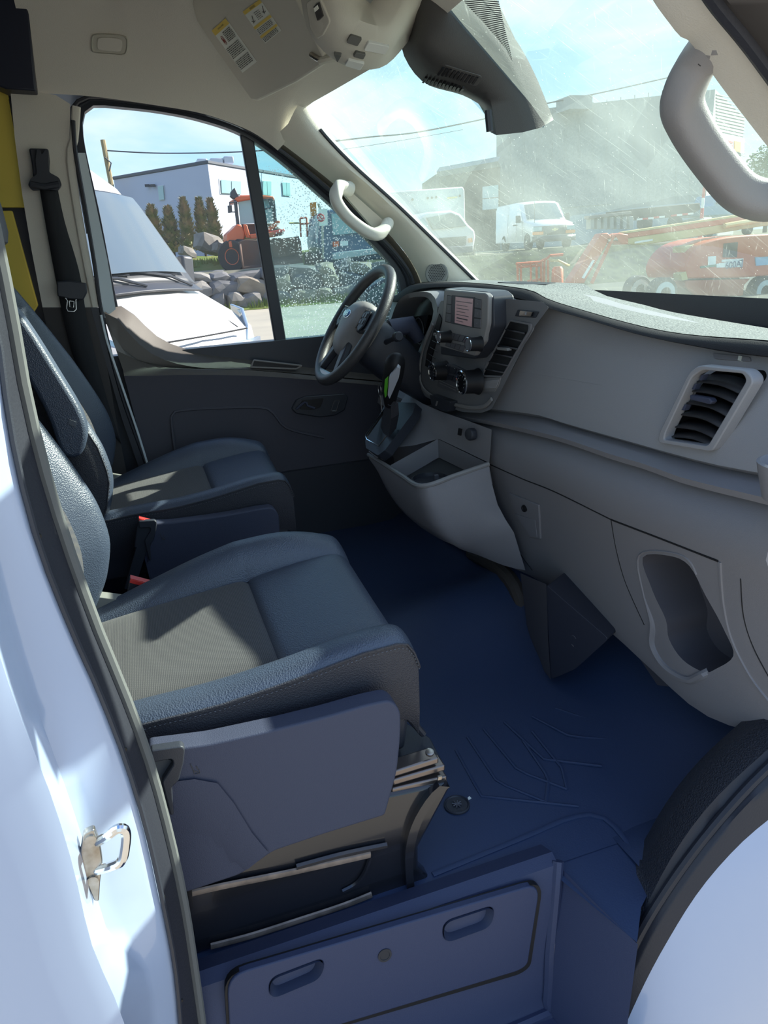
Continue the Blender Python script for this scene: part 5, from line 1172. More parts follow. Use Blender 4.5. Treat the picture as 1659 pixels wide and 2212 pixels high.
gl = empty('gear_lever', K(838, 940, .79), 'black gear selector with silver inlay on the centre console', 'gear lever')
kp = [K(842, 900, .80), K(842, 872, .795), K(843, 850, .79), K(846, 825, .785), K(851, 800, .782), K(853, 782, .782), K(852, 770, .784)]
kn = MB().tube(smoothline(kp[1:], 6), [0.019+0.013*math.sin(PI*0.5*min(1, i/17))**1.2 if i < 24 else 0.032*math.sqrt(max(0.05, 1-((i-23)/8)**2)) for i in range(31)], 18, True, flat=0.85).out('shift_knob', M_KNOB, gl)
MB().loft([[K(832, 872, .797), K(845, 866, .790), K(860, 868, .80)], [K(826, 900, .80), K(845, 905, .785), K(862, 895, .82)], [K(822, 930, .80), K(840, 945, .78), K(856, 925, .82)]]).out('lever_boot', M_LEATH2, gl)
T_k = bvh(kn)
decal('silver_inlay', T_k, [(842, 808), (860, 785), (866, 790), (863, 808), (851, 836), (843, 854), (839, 846)], 0.008, mat('satin_silver', (0.70, 0.72, 0.76), 0.35, 0.4), gl, 0.003, off=0.006)
decal('green_strip', T_k, [(835, 816), (841, 810), (840, 832), (838, 852), (835, 856), (833, 842)], 0.002, M_GREEN, gl, off=0.005)  # green reflection on the knob, painted as a thin strip
MB().tube([K(832, 872, .785), K(846, 876, .780), K(858, 870, .785)], 0.0018, 6).out('collar_ring', M_CHR, gl)
kr = K(820, 842, .83); ke = empty('key_ring', kr, 'thin steel key ring hanging behind the gear selector', 'key ring')
MB().tube([kr+V((0, math.cos(a)*0.013, math.sin(a)*0.019)) for a in [2*PI*i/24 for i in range(25)]], 0.0009, 5).out('ring', M_STEEL, ke)
MB().prism([kr+V((0, 0.002, -0.018)), kr+V((0, -0.004, -0.018)), kr+V((0.0, -0.010, -0.085)), kr+V((0.0, -0.002, -0.085))], (0.0015, 0, 0)).out('key_tag', M_STEEL, ke)

# ---- steering column, wheel, stalk
SC_ = V((0.763, 0.45, 0.797)); tl = 0.62
sup = V((math.sin(tl), 0, math.cos(tl))); sax = V((-math.cos(tl), 0, math.sin(tl))); sly = V((0, 1, 0))
def swp(a, b, h=0.0): return SC_+sly*a+sup*b+sax*h     # a towards driver's door, b up the wheel, h towards the driver
whl = empty('steering_wheel', SC_, 'black steering wheel in front of the driver door window', 'steering wheel')
MB().tube([swp(math.cos(a)*0.183, math.sin(a)*0.183) for a in [2*PI*i/64 for i in range(65)]], 0.0165, 14, False).out('wheel_rim', mat('wheel_leather', (0.045, 0.045, 0.048), 0.38, bump=('noise', 500, 0.5), spec=0.6), whl)
hubp = [(-0.075, 0.045), (-0.06, 0.068), (0, 0.078), (0.06, 0.068), (0.075, 0.045), (0.082, 0.0), (0.062, -0.045), (0.045, -0.085), (0.0, -0.098), (-0.045, -0.085), (-0.062, -0.045), (-0.082, 0.0)]
hu = smoothline([V((a, b, 0)) for a, b in hubp], 4, True)
rows = [[swp(p.x*k, p.y*k, h) for p in hu] for k, h in ((1.0, -0.05), (1.02, -0.01), (0.98, 0.006), (0.88, 0.018), (0.6, 0.030), (0.25, 0.034))]
hb_ = MB().loft(rows, True, True).out('hub_pad', mat('hub_grey', (0.26, 0.25, 0.25), 0.5, bump=('noise', 600, 0.2)), whl)
MB().tube([swp(-0.076, -0.008, 0.012), swp(-0.04, -0.022, 0.026), swp(0.04, -0.022, 0.026), swp(0.076, -0.008, 0.012)], 0.001, 5).out('pad_joint', M_JOINT, hb_)
oc = swp(0, 0.018, 0.034)
lg = MB().lathe(oc-sax*0.002, sax, [(0, 1), (0.003, 1), (0.004, 0.9)], 28)
for i, p in enumerate(lg.v):
    d = p-oc; h = d.dot(sax); lg.v[i] = oc+sly*d.dot(sly)*0.028+sup*d.dot(sup)*0.0135+sax*h
em = lg.out('oval_badge', M_CHR, hb_)
lg = MB().lathe(oc-sax*0.002, sax, [(0, 0.86), (0.0068, 0.86), (0.007, 0.8)], 28)
for i, p in enumerate(lg.v):
    d = p-oc; h = d.dot(sax); lg.v[i] = oc+sly*d.dot(sly)*0.028+sup*d.dot(sup)*0.0135+sax*h
lg.out('badge_field', mat('badge_blue', (0.03, 0.12, 0.35), 0.2, coat=0.8), em)
text('badge_script', 'Ford', oc+sax*0.0052, -sly, sup, 0.021, M_CHR, em)
def spoke(a0, b0, a1, b1, w0, w1, m=M_BLK, name='spoke', hh=-0.012):
    d = V((a1-a0, b1-b0, 0)).normalized(); n = V((-d.y, d.x, 0))
    q = [(a0+n.x*w0, b0+n.y*w0), (a1+n.x*w1, b1+n.y*w1), (a1-n.x*w1, b1-n.y*w1), (a0-n.x*w0, b0-n.y*w0)]
    return MB().prism([swp(x, y, hh) for x, y in q], sax*0.02).out(name, m, whl, bevel=0.006)
spoke(0.06, 0.02, 0.175, 0.02, 0.040, 0.028); spoke(-0.06, 0.02, -0.175, 0.02, 0.040, 0.028); 
spoke(0.035, -0.05, 0.085, -0.155, 0.020, 0.016, M_BLK); spoke(-0.035, -0.05, -0.085, -0.155, 0.020, 0.016, M_BLK)
spoke(0.0, -0.155, 0.0, -0.178, 0.09, 0.075, mat('spoke_silver', (0.30, 0.32, 0.34), 0.3, 0.5), 'lower_inlay', -0.010)
for s in (-1, 1):
    sw = MB().prism([swp(s*x, y, 0.010) for x, y in ((0.085, 0.045), (0.130, 0.045), (0.135, 0.0), (0.115, -0.02), (0.088, -0.008))], sax*0.006).out('switch_pod', M_BLK, whl, bevel=0.003)
    for x, y in ((0.097, 0.030), (0.117, 0.030), (0.097, 0.010), (0.117, 0.010)): MB().prism([swp(s*(x+dx), y+dy, 0.0165) for dx, dy in ((-.007, -.007), (.007, -.007), (.007, .007), (-.007, .007))], sax*0.002).out('switch_button', M_BTN, sw, bevel=0.001)
    MB().tube([swp(s*0.085, -0.012, 0.016), swp(s*0.088, 0.047, 0.016), swp(s*0.13, 0.048, 0.016)], 0.0018, 5).out('pod_trim', M_STEEL, sw)
col = empty('steering_column', SC_-sax*0.06, 'dark steering column shroud with stalks behind the wheel', 'steering column')
shp = smoothline([V((a, b, 0)) for a, b in ((-0.06, 0.045), (0, 0.06), (0.06, 0.045), (0.072, 0), (0.055, -0.07), (0, -0.085), (-0.055, -0.07), (-0.072, 0))], 4, True)
MB().loft([[swp(p.x*k, p.y*k-dz, h) for p in shp] for k, h, dz in ((0.80, -0.045, 0.0), (1.0, -0.07, 0.0), (1.0, -0.16, 0.01), (0.85, -0.24, 0.02), (0.7, -0.34, 0.03))], True, True).out('column_shroud', M_BLK, col)
MB().tube([swp(-0.06, 0.0, -0.09), swp(-0.12, 0.015, -0.085), swp(-0.155, 0.022, -0.08)], [0.008, 0.007, 0.008], 10).out('wiper_stalk', M_BLK, col)
MB().lathe(swp(-0.150, 0.022, -0.08), V((0, -1, 0.15)), [(0, 0.011), (0.006, 0.014), (0.024, 0.014), (0.028, 0.011)], 16).out('stalk_knob', M_BLK, col)
MB().tube([swp(0.06, 0.0, -0.09), swp(0.15, 0.02, -0.08)], 0.008, 10).out('signal_stalk', M_BLK, col)
MB().tube([swp(-0.01, 0.045, -0.10), swp(-0.01, 0.09, -0.15), swp(-0.01, 0.07, -0.20)], [0.03, 0.028, 0.02], 12).out('column_gaiter', M_SKIRT, col)

# ---- heater duct and firewall under the dash
hd_ = [K(1122, 1238, .955), K(1178, 1262, .935), K(1312, 1376, .985), K(1318, 1392, .99), K(1240, 1448, .97), K(1186, 1470, .955), K(1152, 1420, .96), K(1134, 1330, .965)]
duct = empty('trim_6', hd_[0], 'dark grey heater duct cover hanging under the dashboard', kind='structure')
front = [K(1178, 1262, .94), K(1315, 1380, .985), K(1242, 1446, .965), K(1190, 1468, .94)]
MB().prism(roundpoly(front, 0.012), (0.10, 0.06, 0.0)).out('duct_body', mat('duct_dark', (0.035, 0.038, 0.055), 0.5), duct, bevel=0.008)
MB().loft([[K(1180, 1262, .938), K(1184, 1380, .938), K(1190, 1468, .938)], [K(1124, 1238, .99), K(1138, 1350, .99), K(1160, 1430, .985)]]).out('duct_side', mat('duct_side', (0.12, 0.115, 0.13), 0.6), duct)
MB().tube(line([K(1020, 1195, 1.05), K(1065, 1220, 1.03), K(1110, 1262, 1.02), K(1135, 1330, 1.02)], 12), 0.022, 10).out('duct_pipe', mat('duct_brown', (0.07, 0.058, 0.05), 0.7), duct)
MB().tube([hit(bvh([o for o in bpy.data.objects if o.name.startswith('duct_body')][0]), 1240, 1385, 0.001)+V((0, math.cos(a)*0.013, math.sin(a)*0.013)) for a in [1.2*PI*i/16-1.6 for i in range(17)]], 0.0010, 5).out('duct_port', M_BTN, duct)
fw_ = MB(); fw_.loft([[V((1.38, y, -0.05)), V((1.36, y, 0.25)), V((1.40, y, 0.86))] for y in (0.95, 0.4, 0, -0.4, -0.98)])
fw = struct(fw_.out('wall_front', M_BLK)); 
MB().loft([[V((x, y, z-0.06*(y/0.9)**2)) for y in (-0.95, -0.5, 0, 0.5, 0.95)] for x, z in ((1.40, 0.78), (1.60, 0.72), (1.95, 0.58), (2.35, 0.30))]).out('hood', M_WHITE, fw)
for y_, w__ in ((0.36, 0.035), (0.52, 0.05)):
    pe = empty('pedal', (1.05, y_, 0.12), 'dark pedal in the driver footwell, %s' % ('narrow accelerator nearest the console' if w__ < 0.04 else 'wide brake pedal left of the accelerator'), 'pedal')
    MB().prism([V((1.04, y_-w__, 0.14)), V((1.04, y_+w__, 0.14)), V((1.08, y_+w__, 0.22)), V((1.08, y_-w__, 0.22))], (-0.012, 0, 0.006)).out('pedal_pad', M_RUB, pe, bevel=0.004)
    MB().tube([V((1.06, y_, 0.18)), V((1.20, y_, 0.22)), V((1.24, y_, 0.42))], 0.009, 8).out('pedal_arm', M_BLK, pe)
# ================================================================== outdoors
GZ = -0.72
M_GRAV = mat('yard_gravel', (0.40, 0.36, 0.29), 0.95, bump=('noise', 14, 1.0), var=(0.5, 0.2, (0.30, 0.28, 0.24)), spec=0.1)
M_GRASS = mat('grass_ground', (0.10, 0.16, 0.035), 0.9, bump=('noise', 6, 1.0), var=(1.2, 0.12, (0.20, 0.20, 0.07)), spec=0.1)
M_TERR = mat('terrace_gravel', (0.26, 0.23, 0.19), 0.95, bump=('noise', 9, 1.0), var=(0.8, 0.2, (0.16, 0.17, 0.11)), spec=0.1)
M_BLUEW = mat('blue_grey_wall', (0.42, 0.46, 0.58), 0.8, var=(0.3, 0.3, (0.45, 0.49, 0.60)))
M_GREYW = mat('grey_metal_wall', (0.26, 0.28, 0.28), 0.7, var=(0.25, 0.25, (0.30, 0.32, 0.31)))
M_BROWN = mat('brown_stone_wall', (0.075, 0.065, 0.055), 0.9, bump=('noise', 8, 1.0), var=(3, 0.15, (0.12, 0.10, 0.08)))
M_ORG = mat('orange_paint', (0.62, 0.12, 0.035), 0.45, coat=0.2)
M_YEL2 = mat('cream_yellow_paint', (0.62, 0.50, 0.20), 0.5)
M_TIRE = mat('tyre_rubber', (0.03, 0.03, 0.032), 0.85)
M_GLZ = mat('dark_glass', (0.05, 0.08, 0.09), 0.08, coat=1.0)
M_GLZL = mat('pale_glass', (0.25, 0.40, 0.42), 0.1, coat=1.0)
M_VANW = mat('van_white', (0.60, 0.61, 0.60), 0.4, coat=0.5)
M_RUSTY = mat('rusty_steel', (0.14, 0.07, 0.045), 0.75, var=(1.5, 0.2, (0.08, 0.06, 0.05)))
M_FOL = mat('conifer_leaf', (0.13, 0.17, 0.06), 0.9, var=(2.5, 0.12, (0.30, 0.23, 0.15)))
M_FOLG = mat('tree_leaf', (0.06, 0.14, 0.03), 0.9, var=(2.0, 0.15, (0.12, 0.20, 0.05)))
M_BARK = mat('bark', (0.07, 0.05, 0.035), 0.9)
g = struct(MB().add([V((-160, -80, GZ)), V((160, -80, GZ)), V((160, 26.4, GZ)), V((-160, 26.4, GZ))], [(0, 1, 2, 3)]).out('ground', M_GRAV, smooth=False)); tag(g, label='pale gravel yard')
# terrace with an uneven grassy edge
tr = []
random.seed(3)
for y in (26.0, 26.3, 28, 31, 34, 38, 60, 160):
    tr.append([V((-60+i*4.0, y, (0.62 if y > 26.1 else -0.9)+(0.35 if 33 < y < 50 and i*4-60 < 6 else 0)+random.uniform(-0.04, 0.04))) for i in range(46)])
t_ = struct(MB().loft(tr).out('ground.001', M_TERR, ang=80)); tag(t_, label='raised gravel terrace above the boulder wall')
gm = []
for i in range(22):
    x = -10+i*1.0
    gm.append([V((x, 30.6, 0.55)), V((x, 31.6, 0.85+0.1*random.random())), V((x, 33.5, 1.15+0.15*random.random())), V((x, 37.5, 1.25)), V((x, 39, 0.6))])
gm = struct(MB().loft(gm).out('ground.002', M_GRASS)); tag(gm, label='green grass bank below the small conifers')
gs = struct(MB().loft([[V((-20+i*2.0, 25.0, GZ+0.01)), V((-20+i*2.0, 25.9, GZ+0.22+0.08*random.random()))] for i in range(15)]).out('ground.003', M_GRASS)); tag(gs, label='grass verge at the foot of the boulder wall')
bank = struct(MB().loft([[V((9+i*2.0, 23.6, GZ+0.01)), V((9+i*2.0, 24.8, GZ+0.5+0.2*random.random())), V((9+i*2.0, 26.4, 0.60+0.1*random.random()))] for i in range(26)]).out('ground.004', mat('weedy_bank', (0.045, 0.048, 0.038), 0.95, bump=('noise', 7, 1.0), var=(2.5, 0.15, (0.09, 0.10, 0.06)), spec=0.1))); tag(bank, label='weedy dark gravel bank below the parked vans')
yd = struct(MB().add([V((7.5, 6, GZ+0.006)), V((70, 6, GZ+0.006)), V((70, 23.7, GZ+0.006)), V((10.5, 23.7, GZ+0.006))], [(0, 1, 2, 3)]).out('ground.005', mat('dark_gravel', (0.10, 0.105, 0.09), 0.95, bump=('noise', 14, 1.0), var=(0.8, 0.2, (0.15, 0.15, 0.12)), spec=0.1), smooth=False)); tag(yd, label='darker gravel below the boom lift')
tuf = MB(); random.seed(5)
def blades(mb, c, n, r, h):
    for _ in range(n):
        a = random.uniform(0, 2*PI); d = r*math.sqrt(random.random()); p = V(c)+V((math.cos(a)*d, math.sin(a)*d*0.5, 0)); w_ = random.uniform(0.02, 0.05)
        mb.add([p-V((w_, 0, 0)), p+V((w_, 0, 0)), p+V((random.uniform(-.1, .1), random.uniform(-.1, .1), h*random.uniform(0.5, 1)))], [(0, 1, 2)])
for i in range(60): blades(tuf, (random.uniform(-6, 12), random.uniform(25.0, 25.7), GZ+0.05), 30, 0.5, 0.35)
for i in range(70): blades(tuf, (random.uniform(-3, 8), random.uniform(31.0, 34), 0.8), 30, 0.6, 0.4)
o = tuf.out('grass', M_GRASS, smooth=False); tag(o, 'tufts of green grass along the boulder wall and bank', 'grass', kind='stuff')

# boulder retaining wall
random.seed(11)
M_ROCK = [mat('rock_%s' % n_, c_, 0.9, bump=('noise', 4, 1.0), var=(1.6, 0.18, d_)) for n_, c_, d_ in (('grey', (0.16, 0.15, 0.145), (0.25, 0.23, 0.21)), ('brown', (0.20, 0.165, 0.13), (0.28, 0.24, 0.19)), ('dark', (0.10, 0.10, 0.105), (0.17, 0.16, 0.16)))]
wallb = empty('boulder_wall', (5, 26, GZ), 'retaining wall of stacked grey and brown boulders behind the yard', 'boulder wall')
protos = []
for k in range(8):
    bm = bmesh.new(); bmesh.ops.create_icosphere(bm, subdivisions=2, radius=1)
    for v in bm.verts:
        n_ = noise.noise(v.co*1.3+V((k*7, 0, 0))); v.co = v.co*(1+0.55*n_)*1.05
        for a in range(3): v.co[a] = max(-0.74, min(0.74, v.co[a]))
    me = bpy.data.meshes.new('boulder'); bm.to_mesh(me); bm.free(); me.materials.append(M_ROCK[k % 3]); protos.append(me)
for row, (zc, hh) in enumerate(((GZ+0.28, 0.50), (GZ+0.74, 0.46), (GZ+1.14, 0.36))):
    x = -8.0+row*0.4
    while x < 9.5:
        w_ = random.uniform(0.55, 1.3)
        o = bpy.data.objects.new('boulder', random.choice(protos)); COL.objects.link(o); o.parent = wallb
        o.location = V((x+w_/2, 25.85+row*0.15+random.uniform(-.12, .12), zc+random.uniform(-.06, .06)))-wallb.location
        o.scale = (w_*0.74, 0.6, hh*random.uniform(0.85, 1.15)*0.85); o.rotation_euler = (random.uniform(-.2, .2), random.uniform(-.3, .3), random.uniform(-.3, .3)); x += w_
for (u, v, y, s) in ((455, 528, 32, 0.9), (478, 538, 31.5, 0.5), (405, 545, 33, 0.5)):
    p = pk(u, v, y=y); o = bpy.data.objects.new('boulder', protos[0]); COL.objects.link(o); o.location = p; o.scale = (s, s*0.6, s*0.55); o.rotation_euler = (0, 0.3, 0.5)
    tag(o, {0.9: 'large grey boulder on the grass bank below the conifers', 0.5: 'small boulder beside the large one on the grass bank'}[s] if u != 405 else 'brown boulder at the foot of the leftmost conifers', 'boulder')

# conifers
def conifer(u, v0, v1, wpx, Y, label):
    b, t = pk(u, v0, y=Y), pk(u, v1, y=Y); b.z -= 0.1; r = wpx*(b-CAM).dot(_fw)/FPX/2; h = t.z-b.z
    e = empty('conifer', b, label, 'tree', 'young conifers below the blue-grey building')
    f = MB(); random.seed(u)
    for _ in range(900):
        k = random.random()**0.8; rr = r*(1-k)**0.6*(0.75+0.55*random.random())*(1+0.18*math.sin(k*23+u)); a = random.uniform(0, 2*PI); p = b+V((math.cos(a)*rr, math.sin(a)*rr, 0.12+k*h*0.96)); s = 0.05+0.07*random.random()
        d = V((math.cos(a), math.sin(a), 0.9)).normalized(); q = d.cross(V((0, 0, 1))).normalized()
        f.add([p-q*s, p+q*s, p+d*s*2.2, p-d*s*0.4], [(0, 1, 2), (0, 3, 1)])
    for j in range(10):
        k = j/10; f.lathe(b+V((0, 0, 0.1+k*h)), (0, 0, 1), [(0, r*(1-k)**0.8*0.5), (h*0.13, r*max(0.02, (1-k-0.12))**0.8*0.48)], 8)
    f.out('foliage', M_FOL, e, smooth=False); MB().tube([b-V((0, 0, 0.3)), b+V((0, 0, 0.5))], 0.06, 6).out('trunk', M_BARK, e)
for a in ((340, 540, 446, 40, 38.0, 'leftmost brown-green conifer, beside the white van roof'), (376, 545, 450, 36, 36.5, 'second conifer from the left, brownish'), (411, 545, 430, 32, 35.0, 'tall narrow conifer in the middle of the row'),
          (444, 545, 430, 30, 36.6, 'bushy conifer, fourth in the row'), (468, 545, 433, 32, 34.0, 'rightmost green-brown conifer next to the orange loader')): conifer(*a)

# left building, blue grey
Cb = pk(448, 350, y=39); zt = Cb.z; La = pk(245, 385, z=zt); Ra = pk(720, 396, z=zt); zb = 0.4
bld = empty('building', (Cb.x, Cb.y, zb), 'pale blue-grey flat-roofed building behind the conifers', 'building')
dn_ = V((0, 0, zb-zt)); bk_ = La+(Ra-Cb)
MB().add([La, Cb, Ra, bk_, La+dn_, Cb+dn_, Ra+dn_, bk_+dn_], [(0, 1, 2, 3), (0, 4, 5, 1), (1, 5, 6, 2), (2, 6, 7, 3), (3, 7, 4, 0)]).out('wall', M_BLUEW, bld, smooth=False)
MB().tube([La, Cb, Ra], 0.09, 6, caps=True).out('roof_edge', mat('roof_edge', (0.08, 0.09, 0.11), 0.6), bld)
nL = (Cb-La).cross(V((0, 0, 1))).normalized(); nR = (Ra-Cb).cross(V((0, 0, 1))).normalized()
if nL.dot(CAM-Cb) < 0: nL = -nL
if nR.dot(CAM-Cb) < 0: nR = -nR
def onw(n, pts, off): return [ppl(Cb+n*off, n, u, v) for u, v in pts]
for n, pts, nm in ((nR, [(476, 388), (521, 392), (521, 420), (478, 417)], 2), (nR, [(566, 391), (586, 392), (586, 423), (568, 421)], 2), (nR, [(609, 394), (626, 395), (627, 424), (611, 422)], 2), (nL, [(341, 403), (353, 401), (355, 431), (344, 432)], 1)):
    wf = MB().prism([c_+(p-c_)*1.12 for p in onw(n, pts, 0.03) for c_ in [sum(onw(n, pts, 0.03), V((0, 0, 0)))/4]], -n*0.05).out('window_frame', mat('frame_white', (0.50, 0.55, 0.60), 0.5), bld)
    q = onw(n, pts, 0.07)
    for k in range(nm):
        a, b = k/nm+0.02, (k+1)/nm-0.02
        MB().prism([q[0].lerp(q[1], a), q[0].lerp(q[1], b), q[3].lerp(q[2], b), q[3].lerp(q[2], a)], n*0.02).out('pane', M_GLZL, wf)
for u in (318, 330): MB().box(ppl(Cb+nL*0.15, nL, u, 401), (0.25, 0.2, 0.12)).out('wall_lamp', M_BLK, bld)
for pts, h in (((428, 350, 0.35),) , 0), : pass
for u0, u1, v0, v1 in ((428, 448, 341, 352), (456, 482, 340, 352), (486, 505, 336, 352)):
    a = pk(u0, v1, y=44); b = pk(u1, v0, y=44); MB().box(((a.x+b.x)/2, 45, (a.z+b.z)/2), (b.x-a.x, 1.6, b.z-a.z)).out('roof_unit', mat('roof_metal', (0.45, 0.47, 0.5), 0.4, 0.5), bld, bevel=0.05)
# brown building and big grey building
Cg = pk(1545, 193, y=36); zg = Cg.z; Lg = pk(1072, 246, z=zg); Rg = pk(1609, 256, z=zg); bg_ = Lg+(Rg-Cg); dg_ = V((0, 0, -0.2-zg))
gb = empty('building', (Cg.x, Cg.y, 0), 'large windowless grey metal building behind the windscreen', 'building')
MB().add([Lg, Cg, Rg, bg_]+[p+dg_ for p in (Lg, Cg, Rg, bg_)], [(0, 1, 2, 3), (0, 4, 5, 1), (1, 5, 6, 2), (2, 6, 7, 3), (3, 7, 4, 0)]).out('wall', M_GREYW, gb, smooth=False)
nG = (Cg-Lg).cross(V((0, 0, 1))).normalized(); nG = nG if nG.dot(CAM-Cg) > 0 else -nG
nG2 = (Rg-Cg).cross(V((0, 0, 1))).normalized(); nG2 = nG2 if nG2.dot(CAM-Cg) > 0 else -nG2
def ong(pts, off, n=None): n = n or nG; return [ppl(Cg+n*off, n, u, v) for u, v in pts]
MB().prism(ong([(1076, 528), (1240, 465), (1380, 448), (1505, 436), (1505, 470), (1076, 570)], 0.03), nG*0.05).out('lower_cladding', mat('cladding_pale', (0.33, 0.40, 0.44), 0.6), gb)
MB().prism(ong([(1300, 362), (1326, 352), (1326, 440), (1180, 452), (1180, 378)], 0.02), nG*0.02).out('wall_panel', mat('wall_panel_dark', (0.19, 0.22, 0.24), 0.6), gb)
for k in range(14):
    u = 1100+k*30; MB().prism(ong([(u, 250-k*5), (u+2, 250-k*5), (u+2, 500), (u, 500)], 0.0), nG*0.03).out('wall_rib', M_GREYW, gb)
for k in range(18):
    v = 205+k*7; MB().prism(ong([(1546, v-2), (1608, v+50 if False else v+12), (1608, v+14), (1546, v)], 0.0, nG2), nG2*0.05).out('cladding_rib', M_GREYW, gb)
MB().box(pk(1240, 226, y=40), (1.5, 1.5, 0.7)).out('roof_unit', M_GREYW, gb)
sg = ong([(1556, 288), (1606, 300), (1604, 332), (1572, 325), (1556, 300)], 0.12, nG2)
s1 = MB().prism(ong([(1554, 288), (1606, 300), (1604, 332), (1556, 318)], 0.10, nG2), nG2*0.08).out('wall_sign', M_LBLW, gb)
MB().prism(ong([(1586, 304), (1600, 307), (1599, 329), (1586, 326)], 0.2, nG2), nG2*0.02).out('sign_panel', mat('sign_orange', (0.70, 0.30, 0.03), 0.6), s1)
xr = (Rg-Cg).normalized(); 
random.seed(2)
for j, v in enumerate((303, 311)):
    MB().prism(ong([(1560, v-2), (1583, v+3), (1583, v+7), (1560, v+2)], 0.2, nG2), nG2*0.02).out('sign_lettering', mat('sign_red', (0.55, 0.03, 0.03), 0.6), s1)
Lw = pk(948, 372, y=46); Rw = pk(1080, 352, y=41); zw = Lw.z
bw = empty('building', (Lw.x, Lw.y, 0), 'low brown stone building left of the grey one', 'building')
MB().add([V((Lw.x, Lw.y, 0)), V((Rw.x, Rw.y, 0)), V((Rw.x, Rw.y, zw)), V((Lw.x, Lw.y, zw)), V((Lw.x+2, Lw.y+8, 0)), V((Rw.x+2, Rw.y+8, 0)), V((Rw.x+2, Rw.y+8, zw)), V((Lw.x+2, Lw.y+8, zw))], [(0, 1, 2, 3), (3, 2, 6, 7), (0, 3, 7, 4)]).out('wall', M_BROWN, bw, smooth=False)
MB().tube([V((Lw.x, Lw.y-.1, zw)), V((Rw.x, Rw.y-.1, zw))], 0.28, 4).out('roof_edge', M_GREYW, bw)
nW = V((Rw.x-Lw.x, Rw.y-Lw.y, 0)).cross(V((0, 0, 1))).normalized(); nW = nW if nW.dot(CAM-Lw) > 0 else -nW
wp = [ppl(Lw+nW*0.1, nW, u, v) for u, v in ((1044, 402), (1078, 398), (1078, 452), (1044, 455))]
wf = MB().prism(wp, nW*0.05).out('window', M_BLK, bw)
for t0, t1 in ((0.03, 0.50), (0.54, 0.97)): MB().prism([wp[0].lerp(wp[3], t0)+nW*0.06, wp[1].lerp(wp[2], t0)+nW*0.06, wp[1].lerp(wp[2], t1)+nW*0.06, wp[0].lerp(wp[3], t1)+nW*0.06], nW*0.02).out('pane', M_GLZL, wf)

# utility pole and wires
pb_ = pk(241, 402, y=44); pt = pk(222, 302, y=44)
po_ = empty('utility_pole', (pb_.x, 44, 0.4), 'wooden utility pole rising behind the white van', 'utility pole')
MB().tube([V((pb_.x+0.25, 44, 0.4)), pb_, pt], 0.13, 8).out('pole', mat('pole_wood', (0.28, 0.22, 0.12), 0.8), po_); MB().tube(px(pt.x, (222, 325), (221, 338)) if False else [pk(226, 340, y=43.8), pk(240, 352, y=43.8), pk(236, 370, y=43.8)], 0.04, 5).out('cable_loop', M_BLK, po_)
def wire(pts, Y, label, r=0.035): o = MB().tube(smoothline([pk(u, v, y=Y) for u, v in pts], 8), r, 5).out('overhead_wire', M_BLK); tag(o, label, 'wire', 'overhead wires')
wire(((225, 325), (350, 331), (520, 328), (640, 318), (735, 302)), 44, 'black overhead wire leaving the utility pole above the blue-grey building')
wire(((700, 308), (800, 296), (900, 286), (1050, 256), (1160, 228), (1300, 200), (1460, 164), (1700, 110)), 40, 'black overhead wire rising across the windscreen sky', 0.04)
wire(((640, 335), (760, 320), (900, 298), (1000, 280)), 60, 'thin faint overhead wire below the thick one', 0.02)

# ---- vehicles: each panel is built in the vehicle's own frame
class Frame:
    def __init__(s, o, heading, sc=1.0): s.o = V(o); s.f = V((math.cos(heading), math.sin(heading), 0)); s.l = V((-math.sin(heading), math.cos(heading), 0)); s.k = sc
    def __call__(s, a, b, c): return s.o+s.f*a*s.k+s.l*b*s.k+V((0, 0, c*s.k))    # a forward, b left, c up
def wheel(F, a, b, r, wd, parent, hub=M_VANW):
    ax = F.l if b > 0 else -F.l
    w_ = MB().lathe(F(a, b, r)-ax*wd*0.9, ax, [(0, r*0.85*F.k), (0.03, r*F.k), (wd*0.75, r*F.k), (wd*0.9, r*0.88*F.k), (wd*0.86, r*0.62*F.k)], 24).out('wheel', M_TIRE, parent)
    MB().lathe(F(a, b, r)-ax*wd*0.1, ax, [(-0.06, r*0.60*F.k), (0.0, r*0.62*F.k), (0.01, r*0.55*F.k), (-0.04, r*0.40*F.k), (0.02, r*0.18*F.k), (0.04, r*0.12*F.k)], 18).out('hub', hub, w_)
def van(name, label, F, prof, hw, parts_at, mt, wr=0.36, wheels=((-0.95), (-4.0)), glassy=M_GLZ):
    e = empty(name, F.o, label, 'van' if 'van' in name else 'truck')
    N_ = len(prof); rows = []
    for b, ins, dz in ((-1, 0.05, 0.0), (-0.96, 0.0, 0.0), (-0.5, 0, 0), (0, 0, 0), (0.5, 0, 0), (0.96, 0, 0), (1, 0.05, 0)):
        row = []
        for a, c in prof:
            tum = 1-0.10*max(0, (c-1.0))/1.6; nose = 1-0.10*max(0, (a+0.5))/0.5
            crown = 0.05*(1-b*b) if c > 1.2 else 0; fbow = 0.16*(1-b*b) if a > -1.6 else 0
            sh = 0.03 if abs(b) == 1 else 0
            row.append(F(a-ins*0.5+fbow-0.10, b*hw*tum*nose, c+crown-sh*(1 if c > 1.2 else 0)))
        rows.append(row)
    body = MB().loft(rows, True, True).out('body', mt, e, ang=50, bevel=None)
    return e, body, rows
